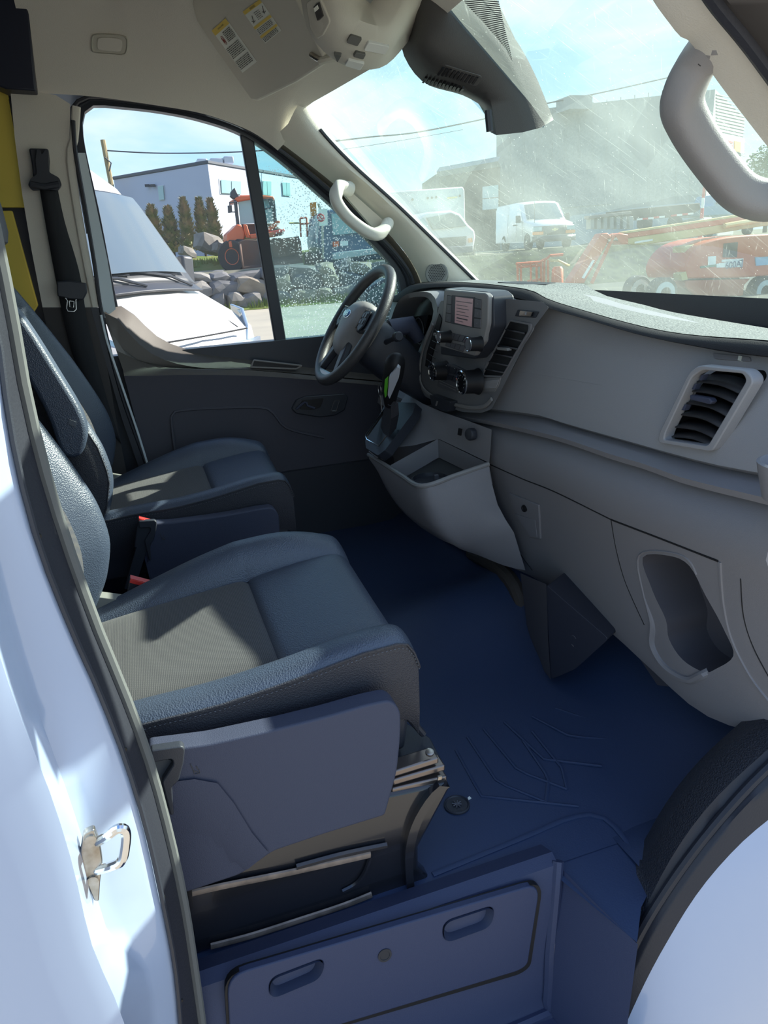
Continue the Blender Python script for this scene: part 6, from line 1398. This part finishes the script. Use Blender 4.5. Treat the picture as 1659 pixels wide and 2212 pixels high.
# neighbour: white high-roof van, nose turned towards us
cor = pk(533, 758, y=5.9)
ph = -0.87
ff = V((math.cos(ph), math.sin(ph), 0)); ll = V((-math.sin(ph), math.cos(ph), 0))
O_ = V((cor.x, cor.y, GZ))-ll*0.93+ff*0.20
F = Frame(O_, ph)
prof = [(-5.0, 0.45), (-0.3, 0.40), (0.10, 0.45), (0.12, 0.82), (0.06, 1.10), (-0.22, 1.24), (-0.80, 1.49), (-1.06, 1.84), (-1.34, 2.22), (-1.58, 2.48), (-1.95, 2.72), (-2.6, 2.88), (-5.0, 2.92)]
ev, vb, _ = van('white_van', 'white high-roof van parked alongside, seen through the driver window', F, prof, 1.0, None, M_WHITE2)
def onvan(rows): return MB().loft(rows)
# windscreen with dark border, wipers, hood, lamp, grille, mirror
def wsl(t, b, off):  # t 0..1 up the screen
    tt = max(-0.14, t)*3*0.80; PR = [(-0.80, 1.49), (-1.06, 1.84), (-1.34, 2.22), (-1.58, 2.48)]
    if tt < 0: a_, c_ = PR[0][0]-tt*0.58/3*2.2, PR[0][1]+tt*0.33/3*2.2
    else:
        k = min(int(tt), 2); f_ = tt-k; a_ = PR[k][0]+(PR[k+1][0]-PR[k][0])*f_; c_ = PR[k][1]+(PR[k+1][1]-PR[k][1])*f_
    w_ = 0.90*(1-0.10*max(0, c_-1.0)/1.6); return F(a_-0.06+0.16*(1-b*b*0.8)+off, b*w_, c_+0.05*(1-b*b)+off*0.8)
def grid_(f_, t0, t1, b0, b1, off, n=16): return [[f_(t0+(t1-t0)*j/n, b0+(b1-b0)*i/n, off) for i in range(n+1)] for j in range(n+1)]
MB().loft(grid_(wsl, -0.02, 1.03, -1.04, 1.04, 0.035)).out('screen_border', M_BLK, ev, solid=0.02)
MB().loft(grid_(wsl, 0.07, 0.95, -0.93, 0.93, 0.085)).out('windscreen', mat('van_glass', (0.10, 0.13, 0.155), 0.12, coat=0.5, spec=0.8), ev)
MB().loft(grid_(wsl, -0.14, -0.02, -1.0, 1.0, 0.03)).out('cowl', M_BLK, ev, solid=0.02)
for b0, b1, t1 in ((0.85, 0.05, 0.10), (0.10, -0.75, 0.10)):
    MB().tube([wsl(-0.08, b0, 0.06), wsl(0.03, (b0*2+b1)/3, 0.075), wsl(t1, b1, 0.07)], 0.014, 6).out('wiper', M_BLK, ev)
    MB().tube([wsl(0.06, b0-0.1, 0.065), wsl(t1+0.02, b1-0.05, 0.065)], 0.008, 5).out('wiper_blade', M_BLK, ev)
for s_ in (1, -1):
    hl_ = [F(0.02, s_*0.62, 0.95), F(-0.02, s_*0.72, 1.12), F(-0.22, s_*0.90, 1.26), F(-0.42, s_*0.955, 1.30), F(-0.42, s_*0.985, 1.02), F(-0.15, s_*0.95, 0.90)]
    cc_ = sum(hl_, V((0, 0, 0)))/6; nh = (F.f*0.7+F.l*s_*0.7)
    MB().prism([p+nh*0.03 for p in hl_], nh*0.03).out('headlight', mat('lamp_glass', (0.42, 0.50, 0.55), 0.12, 0.4, coat=1.0), ev, bevel=0.01)
    mr = empty  # mirror
    MB().prism([F(-1.05, s_*1.04, 1.48), F(-1.05, s_*1.20, 1.50), F(-1.05, s_*1.22, 1.78), F(-1.05, s_*1.06, 1.80)], -F.f*0.10).out('wing_mirror', M_BLK, ev, bevel=0.03)
    MB().prism([F(-1.17, s_*0.96, 1.50), F(-1.17, s_*1.08, 1.52), F(-1.17, s_*1.08, 1.58), F(-1.17, s_*0.96, 1.56)], -F.f*0.08).out('mirror_arm', M_BLK, ev)
    MB().tube([F(0.02, s_*0.60, 1.11), F(-0.30, s_*0.62, 1.27), F(-0.88, s_*0.78, 1.40)], 0.008, 5).out('hood_joint', M_DARK, ev)
MB().tube([F(0.17-0.1*abs(b)**2, b, 1.10) for b in (-0.6, -0.3, 0, 0.3, 0.6)], 0.008, 5).out('hood_joint', M_DARK, ev)
MB().loft([[F(0.20-0.12*b*b, b*0.80, c) for b in (-1, -0.7, -0.35, 0, 0.35, 0.7, 1)] for c in (0.72, 0.92, 1.00)]).out('chrome_bumper_band', mat('bumper_silver', (0.42, 0.50, 0.62), 0.25, 0.7), ev, solid=0.03)
MB().loft([[F(0.215-0.12*b*b, b*0.62, c) for b in (-1, -0.7, -0.35, 0, 0.35, 0.7, 1)] for c in (0.78, 0.88)]).out('grille', M_DARK, ev, solid=0.02)
MB().loft([[F(0.20-0.14*b*b, b*0.95, c) for b in (-1, -0.7, -0.35, 0, 0.35, 0.7, 1)] for c in (0.30, 0.68)]).out('bumper', M_SKIRT, ev, solid=0.05)
for s_ in (1, -1):
    wheel(F, -0.95, s_*0.98, 0.36, 0.22, ev); wheel(F, -4.3, s_*0.98, 0.36, 0.22, ev)

# full-size van with orange lamps on the terrace
cv = pk(1072, 548, y=29); nose = pk(1250, 512, y=26.3)
bl = pk(1072, 545, y=31.5); fl_w = pk(1133, 548, y=28.6)
hd_ = math.atan2(fl_w.y-bl.y, fl_w.x-bl.x)-0.35
def terr_z(y): return 0.62
F = Frame((pk(1195, 556, y=27.4).x, 27.4, 0.60), math.radians(-101), 1.0)
prof = [(-5.3, 0.40), (-0.2, 0.35), (0.0, 0.45), (0.02, 0.95), (-0.10, 1.08), (-1.05, 1.22), (-1.85, 1.95), (-2.3, 2.06), (-5.2, 2.08), (-5.4, 1.9)]
ec, cb_, _ = van('white_cargo_van', 'white cargo van with black grille and orange marker lamps, on the terrace', F, prof, 1.0, None, M_VANW)
def ws2(t, b, off): return F(-1.08-0.74*t+0.13*(1-b*b)-0.06+off*0.7, b*(0.88-0.10*t), 1.25+0.68*t+0.05*(1-b*b)*t+off)
MB().loft(grid_(ws2, 0.03, 0.95, -0.95, 0.95, 0.04)).out('windscreen', M_GLZ, ec)
MB().loft([[F(0.10-0.12*b*b, b*0.90, c) for b in (-1, -0.5, 0, 0.5, 1)] for c in (0.62, 0.98)]).out('grille', M_BLK, ec, solid=0.03)
MB().loft([[F(0.13-0.12*b*b, b*0.96, c) for b in (-1, -0.5, 0, 0.5, 1)] for c in (0.34, 0.58)]).out('bumper', M_BLK, ec, solid=0.06)
bt_ = F(0.13, 0, 0.82); MB().prism([bt_+F.l*x+V((0, 0, z)) for x, z in ((-0.16, 0.03), (-0.05, 0.03), (-0.05, 0.07), (0.05, 0.07), (0.05, 0.03), (0.16, 0.03), (0.12, -0.03), (0.05, -0.03), (0.05, -0.07), (-0.05, -0.07), (-0.05, -0.03), (-0.12, -0.03))], F.f*0.03).out('gold_cross_badge', mat('badge_gold', (0.65, 0.50, 0.18), 0.4), ec)
for s_ in (1, -1):
    MB().prism([F(0.03, s_*0.55, 0.80), F(-0.02, s_*0.93, 0.80), F(-0.02, s_*0.93, 0.95), F(0.03, s_*0.55, 0.95)], F.f*0.05).out('headlight', M_GLZL, ec)
    MB().prism([F(0.05, s_*0.50, 0.64), F(-0.01, s_*0.95, 0.64), F(-0.01, s_*0.95, 0.76), F(0.05, s_*0.50, 0.76)], F.f*0.06).out('marker_lamp', mat('lamp_orange', (0.85, 0.25, 0.02), 0.3), ec)
    MB().prism([F(-1.35, s_*1.02, 1.20), F(-1.35, s_*1.24, 1.20), F(-1.35, s_*1.24, 1.50), F(-1.35, s_*1.04, 1.50)], -F.f*0.12).out('wing_mirror', M_BLK, ec, bevel=0.02)
    MB().prism([F(-1.25, s_*0.985, 1.25), F(-2.05, s_*0.985, 1.25), F(-2.05, s_*0.925, 1.85), F(-1.80, s_*0.925, 1.85)], F.l*s_*0.012).out('side_window', M_GLZL, ec)
    wheel(F, -0.75, s_*0.98, 0.37, 0.24, ec, M_STEEL); wheel(F, -4.15, s_*0.98, 0.37, 0.24, ec, M_STEEL)
    MB().prism([F(-1.18, s_*1.005, 0.45), F(-1.16, s_*1.005, 0.45), F(-1.16, s_*1.0, 1.22), F(-1.18, s_*1.0, 1.22)], F.l*s_*0.004).out('door_joint', M_DARK, ec)
    for a_ in (-2.15, -3.5): MB().prism([F(a_, s_*1.003, 0.45), F(a_-0.02, s_*1.003, 0.45), F(a_-0.02, s_*0.93, 1.9), F(a_, s_*0.93, 1.9)], F.l*s_*0.006).out('door_joint', M_DARK, ec)
    MB().box(F(-2.3, s_*1.01, 1.12), (0.16, 0.03, 0.05)).out('door_handle', M_BLK, ec)
MB().tube([F(-0.5, -0.7, 1.1), F(-0.5, -0.7, 2.0)], 0.012, 5).out('aerial', M_BLK, ec)

# box truck
def pbox(name, quad, Y, depth, m, parent, bevel=None): return MB().prism([pk(u, v, y=Y) for u, v in quad], (0, depth, 0)).out(name, m, parent, bevel=bevel)
bx_ = empty('box_truck', pk(960, 560, y=28), 'white box truck half hidden behind the far windscreen pillar', 'truck')
BXM = mat('box_panel', (0.48, 0.53, 0.52), 0.6)
pbox('cargo_box', [(826, 420), (842, 414), (1000, 403), (1004, 410), (1006, 500), (900, 512), (826, 520)], 28.5, 5.0, BXM, bx_, 0.05)
for u, v in ((891, 431), (924, 428), (933, 427), (942, 426), (993, 423)): MB().lathe(pk(u, v, y=28.45), (0, -1, 0), [(0, 0.05), (0.03, 0.045)], 8).out('roof_marker', M_RUSTY, bx_)
pbox('lettering_panel', [(967, 426), (988, 424), (988, 427), (967, 430)], 28.46, 0.03, M_YEL2, bx_)
pbox('cab', [(905, 470), (925, 458), (975, 454), (995, 462), (1012, 485), (1026, 498), (1028, 512), (1022, 548), (935, 556), (905, 520)], 26.8, 1.7, M_VANW, bx_, 0.08)
pbox('windscreen', [(922, 470), (975, 460), (992, 466), (1008, 488), (960, 494), (935, 496)], 26.72, 0.1, M_GLZ, bx_, 0.02)
pbox('side_window', [(908, 474), (916, 470), (928, 497), (912, 500)], 26.74, 0.1, M_GLZL, bx_)
pbox('grille', [(950, 514), (1008, 510), (1006, 530), (952, 534)], 26.72, 0.1, M_BLK, bx_)
pbox('bumper', [(935, 535), (1022, 530), (1022, 545), (938, 552)], 26.6, 0.3, M_SKIRT, bx_, 0.03)
for q in ([(943, 520), (950, 520), (951, 530), (944, 530)], [(1012, 515), (1020, 514), (1021, 523), (1013, 524)]): pbox('marker_lamp', q, 26.68, 0.05, MATS['lamp_orange'], bx_)
for u in (935, 1012): 
    c_ = pk(u, 545, y=27.0); MB().lathe(c_, (0.5, -1, 0), [(-0.2, 0.38), (0, 0.40), (0.05, 0.36), (0.04, 0.22)], 16).out('wheel', M_TIRE, bx_)

# blue and white flatbed truck behind the water-spotted pane
ft = empty('flatbed_truck', pk(740, 580, y=27), 'dark blue truck with white bumper behind the spotted quarter window', 'truck')
M_TBLUE = mat('truck_blue', (0.06, 0.11, 0.19), 0.4, coat=0.4)
pbox('cab', [(696, 465), (712, 452), (760, 454), (800, 470), (832, 505), (834, 540), (830, 560), (700, 568), (690, 520)], 27.2, 2.2, M_TBLUE, ft, 0.08)
pbox('windscreen', [(716, 462), (760, 460), (790, 480), (800, 500), (720, 508)], 27.12, 0.1, M_GLZL, ft)
pbox('bumper', [(720, 546), (832, 534), (833, 546), (722, 562)], 26.9, 0.4, BXM, ft, 0.03)
pbox('marker_lamp', [(720, 522), (732, 521), (732, 532), (720, 533)], 27.08, 0.1, mat('lamp_red', (0.85, 0.14, 0.03), 0.4), ft)
pbox('headlight', [(735, 521), (752, 520), (752, 530), (735, 532)], 27.08, 0.1, M_LENS, ft)
pbox('exhaust_stack', [(683, 465), (693, 464), (696, 526), (686, 527)], 27.5, 0.3, M_VANW, ft, 0.03)
pbox('chassis', [(672, 545), (700, 540), (700, 565), (672, 570)], 29, 1.2, M_TIRE, ft)
for u, v in ((742, 566), (705, 570)): MB().lathe(pk(u, v, y=27.3), (0, -1, 0), [(-0.2, 0.48), (0, 0.5), (0.05, 0.44), (0.03, 0.25)], 18).out('wheel', M_TIRE, ft)

# wheel loader
ld = empty('wheel_loader', pk(545, 585, y=30), 'orange wheel loader with rusty bucket on the terrace', 'loader')
pbox('cab_roof', [(507, 428), (520, 422), (560, 420), (592, 424), (594, 434), (560, 428), (512, 436)], 29.5, 2.0, M_ORG, ld, 0.05)
pbox('cab_glass', [(515, 434), (548, 430), (553, 482), (520, 484)], 29.7, 0.1, M_GLZL, ld); pbox('cab_glass', [(552, 430), (588, 434), (592, 480), (556, 482)], 29.7, 0.1, M_GLZL, ld)
for a_, b_ in (((508, 432), (515, 495)), ((549, 428), (555, 490)), ((590, 432), (595, 480))): MB().tube([pk(*a_, y=29.65), pk(*b_, y=29.65)], 0.07, 6).out('cab_post', M_BLK, ld)
pbox('driver_seat', [(532, 446), (542, 446), (546, 480), (530, 480)], 30.4, 0.6, mat('seat_blue', (0.03, 0.06, 0.15), 0.7), ld, 0.05)
pbox('beacon', [(499, 414), (507, 405), (512, 416), (517, 425), (505, 430), (498, 424)], 29.6, 0.3, M_BLK, ld, 0.02)
pbox('work_mirror', [(492, 444), (501, 443), (502, 459), (493, 460)], 29.2, 0.1, M_BLK, ld, 0.01); pbox('work_mirror', [(580, 432), (589, 429), (596, 446), (585, 448)], 29.2, 0.1, M_BLK, ld, 0.01)
MB().tube([pk(512, 436, y=29.4), pk(496, 438, y=29.3), pk(497, 458, y=29.3), pk(510, 458, y=29.4)], 0.03, 5).out('mirror_arm', M_BLK, ld)
MB().tube([pk(568, 432, y=29.4), pk(585, 430, y=29.3), pk(588, 448, y=29.3), pk(570, 452, y=29.4)], 0.03, 5).out('mirror_arm', M_BLK, ld)
pbox('front_frame', [(490, 506), (505, 492), (512, 484), (522, 486), (530, 504), (528, 518), (500, 522), (494, 528), (490, 520)], 28.9, 1.2, M_ORG, ld, 0.05)
pbox('rear_body', [(520, 484), (590, 482), (614, 500), (612, 508), (560, 516), (524, 512)], 29.9, 2.0, mat('loader_dark', (0.10, 0.06, 0.05), 0.7), ld, 0.05)
pbox('lift_arm', [(527, 484), (534, 486), (542, 514), (534, 514)], 28.8, 0.3, M_ORG, ld, 0.03)
pbox('lift_arm', [(540, 506), (592, 500), (596, 512), (542, 516)], 28.75, 0.3, M_ORG, ld, 0.03)
pbox('fender', [(575, 495), (600, 476), (606, 478), (603, 484), (584, 498)], 28.9, 0.4, M_ORG, ld, 0.03)
pbox('fender', [(580, 500), (614, 494), (616, 500), (585, 508)], 28.9, 0.4, M_RED, ld, 0.03)
pbox('step_guard', [(494, 522), (500, 520), (502, 534), (496, 534)], 28.8, 0.3, M_ORG, ld)
wk = MB(); wk.prism([pk(*p, y=27.7) for p in ((516, 522), (530, 517), (560, 518), (566, 524), (572, 582), (528, 586), (520, 560))], (0, 0.1, 0))
wk.out('bucket_shell', M_RUSTY, ld, bevel=0.03)
MB().loft([[pk(*p, y=27.4) for p in ((516, 530), (524, 584), (600, 580), (655, 570), (650, 520))], [pk(*p, y=28.3) for p in ((522, 520), (530, 560), (600, 556), (645, 548), (645, 512))]], False).out('bucket_side', M_RUSTY, ld, solid=0.05)
pbox('bucket_back', [(522, 522), (600, 516), (646, 510), (648, 560), (600, 566), (528, 572)], 28.2, 0.15, M_RUSTY, ld)
pbox('bucket_lip', [(522, 582), (655, 568), (657, 574), (526, 588)], 27.35, 0.1, M_STEEL, ld)
for u, v, r_ in ((505, 554, 0.62), (521, 552, 0.62), (600, 548, 0.6)):
    c_ = pk(u, v, y=29.0); w_ = MB().lathe(c_, (-0.55, -0.83, 0), [(-0.25, r_*0.9), (-0.2, r_), (0.15, r_), (0.2, r_*0.9), (0.16, r_*0.55)], 22).out('wheel', M_TIRE, ld)
    MB().lathe(c_, (-0.55, -0.83, 0), [(0.10, r_*0.52), (0.17, r_*0.50), (0.12, r_*0.3), (0.14, r_*0.1)], 16).out('hub', M_ORG, w_)
# orange marker board and road sign near the truck
rs = empty('road_sign', pk(694, 520, y=27), 'white no-entry style road sign leaning by the blue truck', 'sign')
pbox('sign_board', [(688, 452), (707, 451), (708, 487), (690, 488)], 26.7, 0.05, M_LBLW, rs)
c_ = pk(693, 470, y=26.68); MB().tube([c_+V((math.cos(a)*0.12, 0, math.sin(a)*0.12)) for a in [2*PI*i/18 for i in range(19)]], 0.03, 5).out('red_ring', mat('sign_red', (0.55, 0.03, 0.03), 0.6), rs)
MB().tube([c_+V((-0.08, 0, 0.08)), c_+V((0.08, 0, -0.08))], 0.02, 5).out('red_ring', MATS['sign_red'], rs); MB().tube([pk(688, 440, y=26.9), pk(696, 470, y=26.9), pk(698, 560, y=26.9)], 0.05, 6).out('sign_post', M_STEEL, rs)
ob = pbox('marker_board', [(670, 438), (683, 436), (684, 470), (672, 472)], 29, 0.06, mat('orange_board', (0.75, 0.25, 0.03), 0.6), None); tag(ob, 'orange marker board standing left of the road sign', 'board')
rk = empty('steel_rack', pk(660, 510, y=30), 'orange tubular steel rack beside the blue truck', 'rack')
for a_, b_ in (((648, 472), (650, 512)), ((662, 470), (664, 512)), ((676, 484), (678, 512)), ((648, 472), (662, 470)), ((648, 484), (678, 482)), ((662, 500), (678, 498)), ((625, 482), (650, 482))): MB().tube([pk(*a_, y=30), pk(*b_, y=30)], 0.04, 5).out('rail', M_ORG if a_[0] > 640 else M_YEL2, rk)

# boom lift
Yj = 14.4
bj = empty('boom_lift', pk(1550, 640, y=Yj), 'orange and cream boom lift parked below the terrace', 'boom lift')
pbox('body_shell', smoothline([V((*p, 0)) for p in ((1480, 600), (1482, 572), (1500, 545), (1528, 524), (1575, 512), (1640, 506))], 4) and [(p.x, p.y) for p in smoothline([V((*p, 0)) for p in ((1485, 602), (1480, 580), (1492, 552), (1520, 526), (1570, 512), (1640, 506))], 4)]+[(1760, 500), (1760, 588), (1600, 600)], Yj, 1.6, M_ORG, bj, 0.04)
pbox('vent_window', [(1564, 526), (1594, 523), (1592, 556), (1562, 556)], Yj-0.02, 0.05, M_BROWN, bj)
pbox('chassis', [(1480, 606), (1622, 602), (1608, 616), (1606, 640), (1502, 640), (1482, 622)], Yj+0.05, 1.3, mat('chassis_orange', (0.45, 0.10, 0.04), 0.6), bj, 0.03)
pbox('counterweight', [(1470, 592), (1482, 586), (1486, 604), (1474, 606)], Yj, 0.3, M_YEL2, bj)
pbox('cream_box', [(1480, 532), (1518, 524), (1512, 545), (1486, 560), (1480, 552)], Yj+0.3, 0.5, M_YEL2, bj, 0.03)
pbox('decal_plate', [(1530, 554), (1547, 553), (1546, 572), (1530, 574)], Yj-0.02, 0.03, M_LBLW, bj); dp = pbox('decal_plate', [(1548, 570), (1606, 560), (1604, 577), (1548, 578)], Yj-0.03, 0.03, M_LBLW, bj)
pbox('decal_plate', [(1560, 561), (1606, 558), (1605, 563), (1560, 566)], Yj-0.03, 0.03, M_LBLW, bj); pbox('green_stripe', [(1514, 575), (1548, 571), (1548, 576), (1514, 579)], Yj-0.03, 0.03, mat('stripe_green', (0.10, 0.20, 0.12), 0.6), bj)
text('model_number', '600AJ', pk(1586, 572, y=Yj-0.05), (1, 0, 0.06), (0, 0, 1), 0.24, mat('text_blue', (0.03, 0.05, 0.15), 0.5), dp)
pbox('decal_plate', [(1632, 556), (1662, 554), (1662, 572), (1634, 574)], Yj-0.03, 0.03, mat('decal_blue', (0.25, 0.45, 0.60), 0.6), bj)
for u, v in ((1438, 635), (1654, 630), (1490, 632), (1700, 628)):
    fy = 0 if u in (1438, 1654) else 2.0
    c_ = pk(u, v, y=Yj)+V((0, fy, 0)); w_ = MB().lathe(c_, (0, -1, 0), [(-0.35, 0.36), (-0.30, 0.41), (-0.05, 0.41), (0, 0.37), (-0.02, 0.31)], 28).out('wheel', M_TIRE, bj)
    MB().lathe(c_, (0, -1, 0), [(-0.05, 0.31), (0.0, 0.30), (0.01, 0.17), (-0.05, 0.15), (-0.04, 0.0)], 24).out('hub', mat('hub_pale', (0.45, 0.55, 0.52), 0.5), w_)
    for k in range(8):
        a = k*PI/4; MB().lathe(c_+V((math.cos(a)*0.10, -0.01, math.sin(a)*0.10)), (0, -1, 0), [(0, 0.03), (0.03, 0.025)], 6).out('wheel_nut', M_TIRE, w_)
Yb = Yj+0.5
pbox('upper_boom', [(1352, 504), (1659, 459), (1760, 444), (1760, 456), (1659, 471), (1354, 515)], Yb, 0.35, M_ORG, bj, 0.02)
pbox('boom_edge', [(1352, 500), (1659, 455), (1760, 440), (1760, 444), (1659, 459), (1352, 504)], Yb-0.02, 0.3, M_YEL2, bj)
pbox('lower_boom', [(1354, 515), (1659, 471), (1760, 456), (1760, 470), (1659, 487), (1390, 529), (1356, 527)], Yb+0.02, 0.3, M_YEL2, bj, 0.02)
pbox('boom_label', [(1372, 522), (1410, 516), (1410, 520), (1372, 526)], Yb-0.02, 0.03, M_LBLW, bj)
pbox('boom_head', [(1328, 507), (1340, 503), (1358, 506), (1358, 528), (1345, 528), (1334, 518)], Yb-0.05, 0.4, M_ORG, bj, 0.03)
MB().tube([pk(1565, 488, y=Yb-0.1), pk(1600, 482, y=Yb-0.1), pk(1700, 466, y=Yb-0.1)], 0.07, 8).out('hose_track', M_YEL2, bj)
pbox('jib_arm', [(1300, 504), (1314, 503), (1320, 512), (1262, 612), (1230, 612)], Yb, 0.3, M_ORG, bj, 0.02)
pbox('jib_label', [(1280, 562), (1285, 562), (1262, 602), (1257, 600)], Yb-0.02, 0.03, M_LBLW, bj)
MB().tube([pk(1312, 520, y=Yb), pk(1330, 515, y=Yb), pk(1345, 520, y=Yb)], 0.05, 6).out('jib_pin', M_STEEL, bj)
MB().tube([pk(1316, 512, y=Yb-0.02), pk(1326, 508, y=Yb-0.02), pk(1278, 612, y=Yb-0.02)], 0.05, 6).out('jib_rod', M_ORG, bj)
MB().box((pk(1400, 640, y=Yb).x+2.4, Yb+1.2, GZ+0.02), (0.1, 0.1, 0.02)).out('ground_pad', M_TIRE, bj)
# work basket of the lift, resting on the ground
Yk = 16.5
kb = empty('work_basket', pk(1150, 640, y=Yk), 'orange tubular work basket left of the boom', 'work basket')
bz0 = -0.55
for a_, b_ in (((1115, 570), (1166, 566)), ((1116, 577), (1168, 573)), ((1166, 566), (1182, 558)), ((1182, 558), (1188, 552)), ((1188, 552), (1216, 550)), ((1118, 572), (1119, 640)), ((1125, 572), (1126, 640)), ((1147, 569), (1147, 640)), ((1159, 568), (1160, 640)), ((1169, 566), (1170, 640)), ((1176, 562), (1175, 640)), ((1184, 562), (1184, 640)), ((1140, 608), (1166, 604))):
    MB().tube([pk(*a_, y=Yk), pk(*b_, y=Yk)], 0.035, 6).out('rail', M_ORG, kb)
    if a_[0] < 1160 and a_[1] < 580: MB().tube([pk(*a_, y=Yk+1.0), pk(*b_, y=Yk+1.0)], 0.035, 6).out('rail', M_ORG, kb)
MB().lathe(pk(1203, 640, y=Yk), (0, 0, 1), [(0, 0.15), (0.3, 0.17), (0.72, 0.15), (0.78, 0.11)], 14).out('control_cover', M_ORG, kb)
MB().loft([[pk(*p, y=Yk) for p in ((1188, 560), (1205, 560), (1218, 566), (1231, 572))], [pk(*p, y=Yk) for p in ((1190, 566), (1206, 565), (1218, 572), (1226, 577))]]).out('web_strap', M_YEL2, kb, solid=0.02)

# trailers, barrel, barrier and small vehicle in front of the grey building
tr_ = empty('flatbed_trailer', pk(1440, 475, y=31), 'dark flatbed trailer with red and white reflective strips', 'trailer')
pbox('trailer_bed', [(1365, 452), (1512, 438), (1514, 452), (1490, 466), (1366, 476)], 31, 2.2, M_TIRE, tr_, 0.03)
for k, (u, v) in enumerate(((1376, 474), (1388, 473), (1400, 472), (1412, 470), (1424, 469), (1450, 466), (1462, 465), (1474, 463), (1486, 462))):
    pbox('reflective_strip', [(u, v-2), (u+12, v-3), (u+12, v+1), (u, v+2)], 30.95, 0.04, MATS['sign_red'] if k % 2 else M_LBLW, tr_)
for u in (1395, 1460): MB().lathe(pk(u, 482, y=31), (0, -1, 0), [(-.2, .4), (0, .42), (.03, .25)], 14).out('wheel', M_TIRE, tr_)
ps = empty('stacked_beams', pk(1320, 490, y=30), 'grey stack of steel beams and posts left of the flatbed trailer', 'steel stack')
for u in range(1276, 1362, 14): pbox('post', [(u, 468), (u+8, 467), (u+8, 494), (u, 495)], 30, 0.4, M_GREYW, ps, 0.02)
pbox('cross_beam', [(1272, 466), (1364, 456), (1364, 462), (1272, 473)], 29.9, 0.4, M_ROCK[0], ps, 0.02)
bb = empty('traffic_barrel', pk(1518, 440, y=30), 'red and white traffic barrel by the end of the trailer', 'barrel')
b0 = V((pk(1518, 440, y=30).x, 30, 0.62)); b1 = pk(1518, 405, y=30); hh = b1.z-b0.z
for k in range(5): MB().lathe(b0+V((0, 0, hh*k/5)), (0, 0, 1), [(0, 0.10-0.008*k), (hh/5, 0.095-0.008*k)], 10).out('band', MATS['sign_red'] if k % 2 == 0 else M_LBLW, bb)
bc = empty('blue_car', pk(1570, 460, y=32), 'pale blue vehicle partly hidden behind the right grab handle', 'car')
pbox('body', [(1512, 446), (1540, 442), (1550, 420), (1590, 418), (1620, 440), (1640, 462), (1514, 468)], 32, 1.6, mat('pale_blue_paint', (0.22, 0.36, 0.46), 0.4), bc, 0.08)
pbox('side_window', [(1553, 424), (1588, 422), (1606, 438), (1548, 440)], 31.95, 0.1, M_GLZ, bc)
for u in (1535, 1620): MB().lathe(V((pk(u, 468, y=31.9).x, 31.9, 0.94)), (0, -1, 0), [(-.2, .3), (0, .32), (.03, .2)], 14).out('wheel', M_TIRE, bc)
# dirt slope / scrub in front of the terrace on the right
# tree at the right edge
te = empty('tree', pk(1660, 400, y=40), 'green leafy tree at the right edge beyond the handle', 'tree')
f = MB(); random.seed(9); c0 = pk(1668, 362, y=40)
for _ in range(1800):
    d = V((random.gauss(0, 1), random.gauss(0, 1), random.gauss(0, 0.8))).normalized()*(1.6*random.random()**0.4); p = c0+V((d.x*1.1, d.y, d.z)); s = random.uniform(0.06, 0.13); q = V((random.gauss(0, 1), random.gauss(0, 1), random.gauss(0, 1))).normalized(); r_ = q.cross(V((0.3, 0.2, 0.9))).normalized()
    f.add([p-q*s, p+r_*s, p+q*s, p-r_*s], [(0, 1, 2, 3)])
f.out('foliage', M_FOLG, te, smooth=False); MB().tube([V((c0.x, 40, 0.5)), V((c0.x, 40, c0.z))], 0.15, 8).out('trunk', M_BARK, te)
# door mirror of our own vehicle seen through the wheel
dm = empty('door_mirror', pk(815, 650, y=1.10), 'large grey door mirror outside behind the steering wheel', 'mirror')
MB().prism(roundpoly(py(1.10, (792, 624), (832, 602), (852, 600), (856, 700), (840, 716), (786, 690)), 0.012), (0, 0.08, 0)).out('mirror_housing', M_BLK, dm, bevel=0.01)
MB().prism(roundpoly(py(1.095, (797, 628), (832, 610), (846, 610), (848, 662), (793, 650)), 0.008), (0, 0.004, 0)).out('mirror_glass', mat('mirror_pane', (0.42, 0.52, 0.55), 0.15, 0.6), dm)
MB().prism(roundpoly(py(1.095, (793, 660), (846, 674), (844, 700), (790, 684)), 0.008), (0, 0.004, 0)).out('lower_mirror_glass', MATS['mirror_pane'], dm)
